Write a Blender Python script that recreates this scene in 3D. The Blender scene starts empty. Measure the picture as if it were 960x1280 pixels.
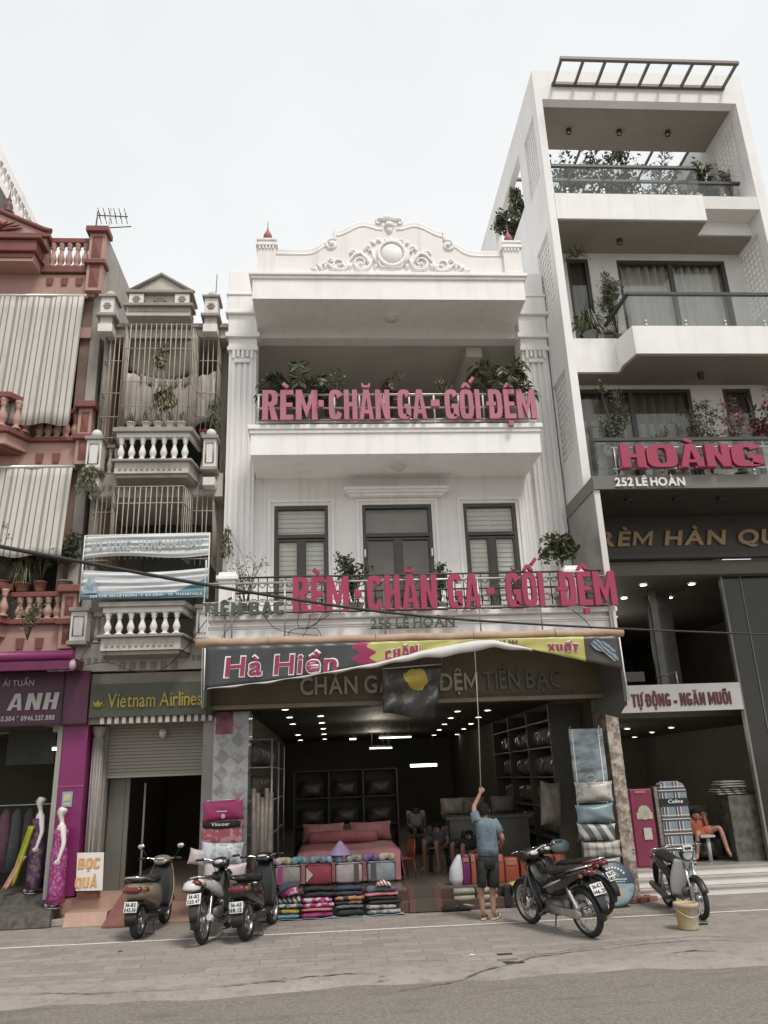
import bpy, math, random, unicodedata
from mathutils import Vector, Matrix
R = math.radians
K = 1.22        # the street is laid out at 0.82 of life size; everything is brought to life size at the end
random.seed(7)
S = bpy.context.scene
COL = S.collection
# ---------------------------------------------------------------- camera
F_PX, YAW, PITCH, ROLL, CAM_H = 980.0, R(4.31), R(18.6), R(-2.19), 1.72
fw = Vector((math.sin(YAW)*math.cos(PITCH), math.cos(YAW)*math.cos(PITCH), math.sin(PITCH)))
r0 = Vector((math.cos(YAW), -math.sin(YAW), 0))
u0 = r0.cross(fw)
ri = r0*math.cos(ROLL)+u0*math.sin(ROLL)
up = -r0*math.sin(ROLL)+u0*math.cos(ROLL)
EYE = Vector((0, 0, CAM_H))
cam = bpy.data.cameras.new('camera')
cam.sensor_fit = 'VERTICAL'; cam.sensor_height = 24; cam.lens = 24*F_PX/1280
cam.clip_start = .05; cam.clip_end = 5000
co = bpy.data.objects.new('camera', cam); COL.objects.link(co)
co.matrix_world = Matrix(((ri.x, up.x, -fw.x, 0), (ri.y, up.y, -fw.y, 0), (ri.z, up.z, -fw.z, CAM_H), (0, 0, 0, 1)))
co.location = (0, 0, CAM_H*K)
S.camera = co
# ---------------------------------------------------------------- sky, sun, exposure
SUN_EL, SUN_AZ = R(58), R(28)          # behind the camera, a little to the right
W = bpy.data.worlds.new('World'); S.world = W; W.use_nodes = True
nt = W.node_tree; nt.nodes.clear()
sk = nt.nodes.new('ShaderNodeTexSky'); sk.sky_type = 'NISHITA'; sk.sun_disc = False
sk.sun_elevation = SUN_EL; sk.sun_rotation = math.pi-SUN_AZ; sk.dust_density = 4; sk.air_density = 1.2
hs = nt.nodes.new('ShaderNodeHueSaturation'); hs.inputs['Saturation'].default_value = .22
mx = nt.nodes.new('ShaderNodeMix'); mx.data_type = 'RGBA'; mx.inputs[0].default_value = .86
mx.inputs[7].default_value = (8.25, 8.5, 8.62, 1)
tc = nt.nodes.new('ShaderNodeTexCoord'); cn = nt.nodes.new('ShaderNodeTexNoise'); cn.inputs['Scale'].default_value = 1.6; cn.inputs['Detail'].default_value = 4
cr = nt.nodes.new('ShaderNodeValToRGB'); cr.color_ramp.elements[0].color = (7.3, 7.55, 7.7, 1); cr.color_ramp.elements[1].color = (8.3, 8.4, 8.42, 1)
cr.color_ramp.elements[0].position = .35; cr.color_ramp.elements[1].position = .68
bg = nt.nodes.new('ShaderNodeBackground'); bg.inputs['Strength'].default_value = .1
wo = nt.nodes.new('ShaderNodeOutputWorld')
L = nt.links.new
L(tc.outputs['Generated'], cn.inputs['Vector']); L(cn.outputs['Fac'], cr.inputs['Fac'])
L(sk.outputs['Color'], hs.inputs['Color']); L(hs.outputs['Color'], mx.inputs[6]); L(cr.outputs['Color'], mx.inputs[7])
L(mx.outputs[2], bg.inputs['Color']); L(bg.outputs['Background'], wo.inputs['Surface'])
sd = bpy.data.lights.new('sun', 'SUN'); sd.energy = 1.8; sd.angle = R(14); sd.color = (1, .94, .865)
so = bpy.data.objects.new('sun', sd); COL.objects.link(so)
sv = Vector((math.sin(SUN_AZ)*math.cos(SUN_EL), -math.cos(SUN_AZ)*math.cos(SUN_EL), math.sin(SUN_EL)))
so.rotation_euler = sv.to_track_quat('Z', 'Y').to_euler(); so.location = (6, -10, 20)
S.view_settings.view_transform = 'Standard'; S.view_settings.look = 'None'
S.view_settings.exposure = 0.34; S.view_settings.gamma = 1; S.view_settings.use_curve_mapping = False
S.render.engine = 'CYCLES'; S.cycles.use_denoising = True; S.cycles.max_bounces = 7; S.cycles.diffuse_bounces = 4
S.cycles.sample_clamp_indirect = 4; S.cycles.transparent_max_bounces = 16
S.cycles.caustics_reflective = False; S.cycles.caustics_refractive = False

# ---------------------------------------------------------------- helpers
def P(px, py, Y=None, Z=None, X=None):
    """the point of a real plane (depth Y, height Z or side X) seen at a pixel of the 960x1280 photo"""
    d = fw+ri*((px-480)/F_PX)-up*((py-640)/F_PX)
    t = Y/d.y if Y is not None else ((Z-CAM_H)/d.z if Z is not None else X/d.x)
    return EYE+d*t
BASE = {}
def base_of(o):
    v = Vector((0, 0, 0))
    while o is not None:
        v = v+BASE.get(o.name, Vector((0, 0, 0))); o = o.parent
    return v
def tag(o, label=None, cat=None, group=None, kind=None):
    if label: o['label'] = label
    if cat: o['category'] = cat
    if group: o['group'] = group
    if kind: o['kind'] = kind
    return o
def thing(name, label, cat, loc=(0, 0, 0), group=None, rz=0):
    o = bpy.data.objects.new(name, None); COL.objects.link(o); o.empty_display_size = .1
    o.location = loc; o.rotation_euler = (0, 0, rz); BASE[o.name] = Vector(loc)
    return tag(o, label, cat, group)
def copy_tree(o, parent=None):
    c = o.copy(); COL.objects.link(c); c.parent = parent
    for ch in list(o.children): copy_tree(ch, c)
    return c
class MB:
    def __init__(s): s.v = []; s.f = []; s.mi = []; s.sm = []
    def add(s, vs, fs, mi=0, sm=False):
        b = len(s.v); s.v += [tuple(v) for v in vs]
        for f in fs: s.f.append([b+i for i in f]); s.mi.append(mi); s.sm.append(sm)
        return s
    def box(s, x0, x1, y0, y1, z0, z1, mi=0):
        if x0 > x1: x0, x1 = x1, x0
        if y0 > y1: y0, y1 = y1, y0
        if z0 > z1: z0, z1 = z1, z0
        return s.add([(x0, y0, z0), (x1, y0, z0), (x1, y1, z0), (x0, y1, z0), (x0, y0, z1), (x1, y0, z1), (x1, y1, z1), (x0, y1, z1)],
                     [(0, 3, 2, 1), (4, 5, 6, 7), (0, 1, 5, 4), (1, 2, 6, 5), (2, 3, 7, 6), (3, 0, 4, 7)], mi)
    def obox(s, c, size, rot=(0, 0, 0), mi=0):
        from mathutils import Euler
        m = Euler(rot).to_matrix(); c = Vector(c); a, b, d = [k/2 for k in size]
        vs = [c+m @ Vector(p) for p in ((-a, -b, -d), (a, -b, -d), (a, b, -d), (-a, b, -d), (-a, -b, d), (a, -b, d), (a, b, d), (-a, b, d))]
        return s.add(vs, [(0, 3, 2, 1), (4, 5, 6, 7), (0, 1, 5, 4), (1, 2, 6, 5), (2, 3, 7, 6), (3, 0, 4, 7)], mi)
    def tube(s, pts, r, n=8, mi=0, closed=False, sm=True, squash=1):
        pts = [Vector(p) for p in pts]; k = len(pts); b = len(s.v); prev = None
        for i, p in enumerate(pts):
            t = (pts[(i+1) % k]-pts[i-1]) if closed else (pts[min(i+1, k-1)]-pts[max(i-1, 0)])
            t = t.normalized() if t.length > 1e-9 else Vector((0, 0, 1))
            if prev is None:
                a = Vector((0, 0, 1)) if abs(t.z) < .9 else Vector((1, 0, 0)); a = a-t*a.dot(t)
            else:
                a = prev-t*prev.dot(t)
            a.normalize(); prev = a; c = t.cross(a)
            rr = r[i] if isinstance(r, (list, tuple)) else r
            for j in range(n):
                w = 2*math.pi*j/n; s.v.append(tuple(p+a*(rr*math.cos(w))+c*(rr*squash*math.sin(w))))
        m = k if closed else k-1
        for i in range(m):
            for j in range(n):
                q = (i+1) % k
                s.f.append([b+i*n+j, b+i*n+(j+1) % n, b+q*n+(j+1) % n, b+q*n+j]); s.mi.append(mi); s.sm.append(sm)
        if not closed:
            s.f.append([b+j for j in range(n)][::-1]); s.f.append([b+(k-1)*n+j for j in range(n)]); s.mi += [mi, mi]; s.sm += [False, False]
        return s
    def lathe(s, prof, c=(0, 0, 0), n=16, mi=0, sm=True, axis='Z', a0=0, a1=2*math.pi, cap=True):
        c = Vector(c); b = len(s.v); full = abs(a1-a0-2*math.pi) < 1e-6; k = n if full else n+1
        for r_, z in prof:
            for j in range(k):
                w = a0+(a1-a0)*j/n; p = (r_*math.cos(w), r_*math.sin(w), z)
                if axis == 'Y': p = (p[0], p[2], p[1])
                if axis == 'X': p = (p[2], p[0], p[1])
                s.v.append(tuple(c+Vector(p)))
        for i in range(len(prof)-1):
            for j in range(n):
                q = (j+1) % k if full else j+1
                s.f.append([b+i*k+j, b+i*k+q, b+(i+1)*k+q, b+(i+1)*k+j]); s.mi.append(mi); s.sm.append(sm)
        if full and cap:
            for i, fl in ((0, True), (len(prof)-1, False)):
                if prof[i][0] > 1e-4:
                    f = [b+i*k+j for j in range(n)]; s.f.append(f[::-1] if fl else f); s.mi.append(mi); s.sm.append(False)
        return s
    def prism(s, poly, a, b, axis='Y', mi=0):
        """polygon (x,z) along Y, or (y,z) along X, or (x,y) along Z"""
        n = len(poly)
        def pt(p, h): return (p[0], h, p[1]) if axis == 'Y' else ((h, p[0], p[1]) if axis == 'X' else (p[0], p[1], h))
        vs = [pt(p, a) for p in poly]+[pt(p, b) for p in poly]
        fs = [list(range(n))[::-1], [n+i for i in range(n)]]+[[i, (i+1) % n, n+(i+1) % n, n+i] for i in range(n)]
        return s.add(vs, fs, mi)
    def loft(s, rings, n=14, mi=0, sm=True, e=1.0, cap=True):
        """rings: (centre, half-axis u, half-axis v); e<1 gives a boxier superellipse"""
        b = len(s.v)
        for c, u, v in rings:
            c, u, v = Vector(c), Vector(u), Vector(v)
            for j in range(n):
                w = 2*math.pi*j/n; cw, sw = math.cos(w), math.sin(w)
                s.v.append(tuple(c+u*(math.copysign(abs(cw)**e, cw))+v*(math.copysign(abs(sw)**e, sw))))
        k = len(rings)
        for i in range(k-1):
            for j in range(n):
                s.f.append([b+i*n+j, b+i*n+(j+1) % n, b+(i+1)*n+(j+1) % n, b+(i+1)*n+j]); s.mi.append(mi); s.sm.append(sm)
        if cap:
            s.f.append([b+j for j in range(n)][::-1]); s.f.append([b+(k-1)*n+j for j in range(n)]); s.mi += [mi, mi]; s.sm += [sm, sm]
        return s
    def ball(s, c, r, n=12, mi=0, m=None):
        m = m or max(6, n//2); rx, ry, rz = r if isinstance(r, (list, tuple)) else (r, r, r)
        pr = [(math.sin(math.pi*i/m), -math.cos(math.pi*i/m)) for i in range(m+1)]
        pr[0] = (1e-5, -1); pr[-1] = (1e-5, 1); b = len(s.v); s.lathe(pr, (0, 0, 0), n, mi)
        for i in range(b, len(s.v)):
            x, y, z = s.v[i]; s.v[i] = (c[0]+x*rx, c[1]+y*ry, c[2]+z*rz)
        return s
    def grid(s, fn, nu, nv, mi=0, sm=True):
        vs = [fn(i/nu, j/nv) for j in range(nv+1) for i in range(nu+1)]
        fs = [(j*(nu+1)+i, j*(nu+1)+i+1, (j+1)*(nu+1)+i+1, (j+1)*(nu+1)+i) for j in range(nv) for i in range(nu)]
        return s.add(vs, fs, mi, sm)
    def xf(s, m):
        s.v = [tuple(m @ Vector(v)) for v in s.v]; return s
    def build(s, name, mats, parent=None, base=None, bev=0, sub=0, solid=0):
        if not isinstance(mats, (list, tuple)): mats = [mats]
        off = base_of(parent) if parent is not None else Vector((0, 0, 0))
        if base is not None: off = off+Vector(base) if parent is not None else Vector(base)
        me = bpy.data.meshes.new(name)
        me.from_pydata([(v[0]-off.x, v[1]-off.y, v[2]-off.z) for v in s.v], [], s.f)
        for m in mats: me.materials.append(m)
        me.polygons.foreach_set('material_index', s.mi); me.polygons.foreach_set('use_smooth', s.sm); me.update()
        o = bpy.data.objects.new(name, me); COL.objects.link(o)
        if parent is not None: o.parent = parent
        if base is not None: o.location = base; BASE[o.name] = Vector(base)
        if bev:
            b = o.modifiers.new('bevel', 'BEVEL'); b.width = bev; b.segments = 2; b.limit_method = 'ANGLE'; b.angle_limit = R(50)
        if solid:
            b = o.modifiers.new('solid', 'SOLIDIFY'); b.thickness = solid; b.offset = 0
        if sub:
            b = o.modifiers.new('sub', 'SUBSURF'); b.levels = sub; b.render_levels = sub
        return o
# ---------------------------------------------------------------- materials
MATS = {}
def mat(name, col, rough=.6, nz=.12, sc=3.0, bump=0.0, bsc=60, metal=0, streak=0.0, stain=None, emit=None, es=1, spec=.5, coat=0):
    if name in MATS: return MATS[name]
    m = bpy.data.materials.new(name); m.use_nodes = True; t = m.node_tree; b = t.nodes['Principled BSDF']; l = t.links.new
    b.inputs['Roughness'].default_value = rough; b.inputs['Metallic'].default_value = metal
    b.inputs['Specular IOR Level'].default_value = spec
    if coat: b.inputs['Coat Weight'].default_value = coat; b.inputs['Coat Roughness'].default_value = .12
    c = (col[0], col[1], col[2], 1)
    g = t.nodes.new('ShaderNodeNewGeometry')
    tcx = t.nodes.new('ShaderNodeTexCoord'); vec = tcx.outputs['Object']
    src = None
    def mixc(fac, a, bcol):
        x = t.nodes.new('ShaderNodeMix'); x.data_type = 'RGBA'
        l(fac, x.inputs[0])
        if hasattr(a, 'links'): l(a, x.inputs[6])
        else: x.inputs[6].default_value = a
        x.inputs[7].default_value = bcol
        return x.outputs[2]
    src = c
    if nz:
        n = t.nodes.new('ShaderNodeTexNoise'); n.inputs['Scale'].default_value = sc; n.inputs['Detail'].default_value = 6; n.inputs['Roughness'].default_value = .6
        l(vec, n.inputs['Vector'])
        rp = t.nodes.new('ShaderNodeMapRange'); rp.inputs[1].default_value = .3; rp.inputs[2].default_value = .7; l(n.outputs['Fac'], rp.inputs[0])
        src = mixc(rp.outputs[0], tuple(min(1, k*(1+nz)) for k in c[:3])+(1,), tuple(k*(1-nz) for k in c[:3])+(1,))
    if streak:
        mp = t.nodes.new('ShaderNodeMapping'); mp.inputs['Scale'].default_value = (5, 5, .35); l(vec, mp.inputs['Vector'])
        n = t.nodes.new('ShaderNodeTexNoise'); n.inputs['Scale'].default_value = 1.6; n.inputs['Detail'].default_value = 7; l(mp.outputs[0], n.inputs['Vector'])
        rp = t.nodes.new('ShaderNodeMapRange'); rp.inputs[1].default_value = .52; rp.inputs[2].default_value = .78; rp.inputs[4].default_value = streak; l(n.outputs['Fac'], rp.inputs[0])
        st = stain or tuple(k*.45 for k in col)
        src = mixc(rp.outputs[0], src, (st[0], st[1], st[2], 1))
    if hasattr(src, 'links'): l(src, b.inputs['Base Color'])
    else: b.inputs['Base Color'].default_value = src
    if bump:
        n = t.nodes.new('ShaderNodeTexNoise'); n.inputs['Scale'].default_value = bsc; n.inputs['Detail'].default_value = 5; l(vec, n.inputs['Vector'])
        bp = t.nodes.new('ShaderNodeBump'); bp.inputs['Strength'].default_value = bump; bp.inputs['Distance'].default_value = .02
        l(n.outputs['Fac'], bp.inputs['Height']); l(bp.outputs[0], b.inputs['Normal'])
    if emit:
        b.inputs['Emission Color'].default_value = (emit[0], emit[1], emit[2], 1); b.inputs['Emission Strength'].default_value = es
    MATS[name] = m
    return m
def glass(name, tint=(.8, .85, .85), gl=.12, rough=.03, refl=(.9, .9, .9)):
    if name in MATS: return MATS[name]
    m = bpy.data.materials.new(name); m.use_nodes = True; t = m.node_tree; t.nodes.clear(); l = t.links.new
    tr = t.nodes.new('ShaderNodeBsdfTransparent'); tr.inputs[0].default_value = (*tint, 1)
    gs = t.nodes.new('ShaderNodeBsdfGlossy'); gs.inputs[0].default_value = (*refl, 1); gs.inputs['Roughness'].default_value = rough
    fr = t.nodes.new('ShaderNodeLayerWeight'); fr.inputs[0].default_value = .5
    pw = t.nodes.new('ShaderNodeMath'); pw.operation = 'POWER'; pw.inputs[1].default_value = 5; l(fr.outputs['Facing'], pw.inputs[0])
    ma = t.nodes.new('ShaderNodeMath'); ma.operation = 'MULTIPLY_ADD'; ma.inputs[1].default_value = .85; ma.inputs[2].default_value = gl; ma.use_clamp = True; l(pw.outputs[0], ma.inputs[0])
    mxs = t.nodes.new('ShaderNodeMixShader'); l(ma.outputs[0], mxs.inputs[0]); l(tr.outputs[0], mxs.inputs[1]); l(gs.outputs[0], mxs.inputs[2])
    o = t.nodes.new('ShaderNodeOutputMaterial'); l(mxs.outputs[0], o.inputs[0])
    MATS[name] = m
    return m
def mat_tex(name, build, rough=.6, bump=None, coat=0, metal=0, spec=.5):
    """build(nodes, links, object-coordinate socket) returns (colour socket, height socket or None)"""
    if name in MATS: return MATS[name]
    m = bpy.data.materials.new(name); m.use_nodes = True; t = m.node_tree; b = t.nodes['Principled BSDF']
    b.inputs['Roughness'].default_value = rough; b.inputs['Metallic'].default_value = metal; b.inputs['Specular IOR Level'].default_value = spec
    if coat: b.inputs['Coat Weight'].default_value = coat
    tcx = t.nodes.new('ShaderNodeTexCoord')
    c, h = build(t.nodes, t.links.new, tcx.outputs['Object'])
    t.links.new(c, b.inputs['Base Color'])
    if h is not None and bump:
        bp = t.nodes.new('ShaderNodeBump'); bp.inputs['Strength'].default_value = bump; bp.inputs['Distance'].default_value = .02
        t.links.new(h, bp.inputs['Height']); t.links.new(bp.outputs[0], b.inputs['Normal'])
    MATS[name] = m
    return m
def nmix(N, l, fac, a, b, mode='MIX'):
    x = N.new('ShaderNodeMix'); x.data_type = 'RGBA'; x.blend_type = mode
    for i, s_ in ((0, fac), (6, a), (7, b)):
        if hasattr(s_, 'links'): l(s_, x.inputs[i])
        elif i == 0: x.inputs[0].default_value = s_
        else: x.inputs[i].default_value = (*s_[:3], 1)
    return x.outputs[2]
def nnoise(N, l, vec, scale, detail=5, scl=None, rough=.6):
    if scl:
        mp = N.new('ShaderNodeMapping'); mp.inputs['Scale'].default_value = scl; l(vec, mp.inputs['Vector']); vec = mp.outputs[0]
    n = N.new('ShaderNodeTexNoise'); n.inputs['Scale'].default_value = scale; n.inputs['Detail'].default_value = detail; n.inputs['Roughness'].default_value = rough
    l(vec, n.inputs['Vector']); return n.outputs['Fac']
def nramp(N, l, fac, lo, hi, a=0., b=1.):
    r_ = N.new('ShaderNodeMapRange'); l(fac, r_.inputs[0])
    for i, v in enumerate((lo, hi, a, b)): r_.inputs[i+1].default_value = v
    return r_.outputs[0]
def nmath(N, l, op, a, b=None):
    x = N.new('ShaderNodeMath'); x.operation = op
    for i, s_ in ((0, a), (1, b)):
        if s_ is None: continue
        if hasattr(s_, 'links'): l(s_, x.inputs[i])
        else: x.inputs[i].default_value = s_
    return x.outputs[0]
def nsep(N, l, vec):
    x = N.new('ShaderNodeSeparateXYZ'); l(vec, x.inputs[0]); return x.outputs
# ---------------------------------------------------------------- lettering (base glyphs from the built-in font, diacritics built by hand)
GL = {}
def glyph(ch, bold=.0):
    k = (ch, bold)
    if k in GL: return GL[k]
    cv = bpy.data.curves.new('glyph', 'FONT'); cv.body = ch; cv.size = 1; cv.offset = bold; cv.extrude = .5; cv.resolution_u = 5
    ob = bpy.data.objects.new('glyph', cv); COL.objects.link(ob)
    me = bpy.data.meshes.new_from_object(ob.evaluated_get(bpy.context.evaluated_depsgraph_get()))
    vs = [tuple(v.co) for v in me.vertices]; fs = [list(p.vertices) for p in me.polygons]
    bpy.data.objects.remove(ob); bpy.data.curves.remove(cv); bpy.data.meshes.remove(me)
    GL[k] = (vs, fs)
    return GL[k]
def letter(ch, bold):
    """(verts, faces) of one letter in font units, x from its left edge, y up, z in -.5..+.5"""
    nf = unicodedata.normalize('NFD', ch); bc = nf[0]
    bar = bc in 'Đđ'
    if bar: bc = 'D' if bc == 'Đ' else 'd'
    if bc == 'M':
        s = .075+bold*1.6; w_ = .72; vs, fs = [], []
        for p in ([(0, 0), (s, 0), (s, .69), (0, .69)], [(w_-s, 0), (w_, 0), (w_, .69), (w_-s, .69)], [(s, .69), (s, .69-s*1.9), (w_/2, .06), (w_/2, .06+s*1.9)], [(w_/2, .06+s*1.9), (w_/2, .06), (w_-s, .69-s*1.9), (w_-s, .69)]):
            b_ = len(vs); vs += [(x, y, .5) for x, y in p]+[(x, y, -.5) for x, y in p]
            fs += [[b_+i for i in range(4)], [b_+4+i for i in range(4)][::-1]]+[[b_+(i+1) % 4, b_+i, b_+4+i, b_+4+(i+1) % 4] for i in range(4)]
    else: vs, fs = glyph(bc, bold)
    vs = list(vs); fs = [list(f) for f in fs]
    if not vs: return [], [], 0
    x0 = min(v[0] for v in vs); vs = [(v[0]-x0, v[1], v[2]) for v in vs]
    w = max(v[0] for v in vs); top = max(v[1] for v in vs); cx = w/2; st = .05+bold*1.3
    def poly(pts):
        b = len(vs); n = len(pts)
        a = sum(pts[i][0]*pts[(i+1) % n][1]-pts[(i+1) % n][0]*pts[i][1] for i in range(n))
        if a < 0: pts = pts[::-1]
        vs.extend([(p[0], p[1], .53) for p in pts]+[(p[0], p[1], -.53) for p in pts])
        fs.extend([[b+i for i in range(n)], [b+n+i for i in range(n)][::-1]]+[[b+(i+1) % n, b+i, b+n+i, b+n+(i+1) % n] for i in range(n)])
    def bar_(xa, ya, xb, yb, t):
        d = Vector((xb-xa, yb-ya)).normalized(); q = Vector((-d.y, d.x))*t
        poly([(xa-q.x, ya-q.y), (xb-q.x, yb-q.y), (xb+q.x, yb+q.y), (xa+q.x, ya+q.y)])
    if bar:
        y = .36 if ch == 'Đ' else .6
        bar_(-.07 if ch == 'Đ' else .25, y, .22 if ch == 'Đ' else w+.06, y, .035+bold*.5)
    g = top+.05+bold*.4; hatted = '\u0302' in nf or '\u0306' in nf
    for m in nf[1:]:
        if m == '\u0302':
            bar_(cx-.14, g, cx, g+.12, st*.6); bar_(cx, g+.12, cx+.14, g, st*.6)
        elif m == '\u0306':
            for i in range(5):
                a, b2 = math.pi*(1+i/5), math.pi*(1+(i+1)/5)
                bar_(cx+.13*math.cos(a), g+.13+.12*math.sin(a), cx+.13*math.cos(b2), g+.13+.12*math.sin(b2), st*.55)
        elif m == '\u0300':
            o, h = (.13, .09) if hatted else (0, 0); bar_(cx-.10+o, g+.15+h, cx+.05+o, g+h, st*.6)
        elif m == '\u0301':
            o, h = (.15, .09) if hatted else (0, 0); bar_(cx+.11+o, g+.15+h, cx-.04+o, g+h, st*.6)
        elif m == '\u0323':
            poly([(cx-.06, -.19), (cx+.06, -.19), (cx+.06, -.07), (cx-.06, -.07)])
        elif m == '\u031b':
            bar_(w-.02, top-.02, w+.1, top+.1, st*.6)
        elif m == '\u0309':
            bar_(cx, g, cx+.07, g+.08, st*.5); bar_(cx+.07, g+.08, cx-.05, g+.15, st*.5)
        elif m == '\u0303':
            bar_(cx-.14, g, cx-.05, g+.08, st*.5); bar_(cx-.05, g+.08, cx+.05, g+.02, st*.5); bar_(cx+.05, g+.02, cx+.14, g+.1, st*.5)
    return vs, fs, w
def lettering(body, x0, x1, z0, cap, Y, depth, m, parent, bold=.03, gap=.09, space=.26, shear=0, per=False, name='lettering', slope=0, side=None, fn=None):
    """writing on the plane y=Y (front face at Y, going back by depth), baseline z0, capital height cap, from x0 to x1"""
    items = []; x = 0
    for ch in body:
        if ch == ' ': x += space; continue
        vs, fs, w = letter(ch, bold); items.append((vs, fs, x, w)); x += w+gap
    tot = x-gap; kx = (x1-x0)/tot; kz = cap/.70
    mb = MB(); out = []
    for vs, fs, ox, w in items:
        if per: mb = MB()
        pv = []
        for a, b, c in vs:
            X = x0+(ox+a+b*shear)*kx; Z = z0+b*kz+slope*(X-x0)
            q = (X, Y+(.5-c)*depth, Z)
            pv.append(fn(q) if fn else q)
        mb.add(pv, fs)
        if per: out.append(mb.build(name, m, parent))
    if not per: return mb.build(name, m, parent)
    return out

# heavy condensed capitals for shop signs, cut as butted pieces (no overlapping faces)
def sup(cx, cy, rx, ry, a, e=.55):
    c, s_ = math.cos(a), math.sin(a)
    return (cx+rx*math.copysign(abs(c)**e, c), cy+ry*math.copysign(abs(s_)**e, s_))
def ring(cx, cy, rx, ry, t, tb, a0, a1, n=22):
    o = [sup(cx, cy, rx, ry, a0+(a1-a0)*i/n) for i in range(n+1)]; q = [sup(cx, cy, rx-t, ry-tb, a0+(a1-a0)*i/n) for i in range(n+1)]
    return [[o[i], o[i+1], q[i+1], q[i]] for i in range(n)]
def bx(a, b, c, d): return [(a, c), (b, c), (b, d), (a, d)]
HP = math.pi
def heavy(ch):
    s, b = .185, .16; w = .5
    if ch == 'H': return [bx(0, s, 0, 1), bx(w-s, w, 0, 1), bx(s, w-s, .43, .58)], w
    if ch == 'I': return [bx(0, s, 0, 1)], s
    if ch == 'E': w = .42; return [bx(0, s, 0, 1), bx(s, w, 0, b), bx(s, w-.03, .43, .57), bx(s, w, 1-b, 1)], w
    if ch == 'L': w = .40; return [bx(0, s, 0, 1), bx(s, w, 0, b)], w
    if ch == 'T': w = .46; return [bx(0, w, 1-b, 1), bx(w/2-s/2, w/2+s/2, 0, 1-b)], w
    if ch == 'N': w = .54; return [bx(0, s, 0, 1), bx(w-s, w, 0, 1), [(s, 1), (s, .55), (w-s, 0), (w-s, .45)]], w
    if ch == 'M': w = .70; return [bx(0, s, 0, 1), bx(w-s, w, 0, 1), [(s, 1), (s, .55), (w/2, .06), (w/2, .46)], [(w-s, .55), (w-s, 1), (w/2, .46), (w/2, .06)]], w
    if ch == 'A': w = .54; h = [(0, 0), (.155, 0), (.185, .19), (w/2, .19), (w/2, .32), (.205, .32), (w/2, .74), (w/2, 1), (.165, 1)]; return [h, [(w-x, y) for x, y in h[::-1]]], w
    if ch == 'C': return ring(w/2, .5, w/2, .5, s, b, .42, 2*HP-.42), w
    if ch == 'G': return ring(w/2, .5, w/2, .5, s, b, .48, 2*HP-.80)+[bx(w*.5, w, .36, .51), bx(w-s+.01, w, .075, .36)], w
    if ch in 'OQ': w = .52; r_ = ring(w/2, .5, w/2, .5, s, b, 0, 2*HP, 36); return r_+([[(w*.55, -.02), (w*.72, -.10), (w+.03, -.06), (w*.8, .045)]] if ch == 'Q' else []), w
    if ch == 'D': return [bx(0, s, 0, 1)]+ring(s, .5, w-s, .5, s, b, -HP/2, HP/2, 18), w
    if ch == 'R': return [bx(0, s, 0, 1)]+ring(s, .73, w-s-.01, .27, s, .13, -HP/2, HP/2, 16)+[[(s+.03, .46), (w-s-.02, 0), (w+.01, 0), (w*.72, .47)]], w
    if ch == 'B': return [bx(0, s, 0, 1)]+ring(s, .76, w-s-.03, .24, s-.02, .12, -HP/2, HP/2, 14)+ring(s, .26, w-s, .258, s-.01, .12, -HP/2, HP/2, 14), w
    if ch == 'U': return [bx(0, s, .4, 1), bx(w-s, w, .4, 1)]+ring(w/2, .4, w/2, .4, s, b, HP, 2*HP, 18), w
    if ch == 'X': h = [(0, 0), (.17, 0), (.26, .33), (.35, 0), (.52, 0), (.36, .5), (.52, 1), (.35, 1), (.26, .67), (.17, 1), (0, 1), (.16, .5)]; return [h], .52
    return None
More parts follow.
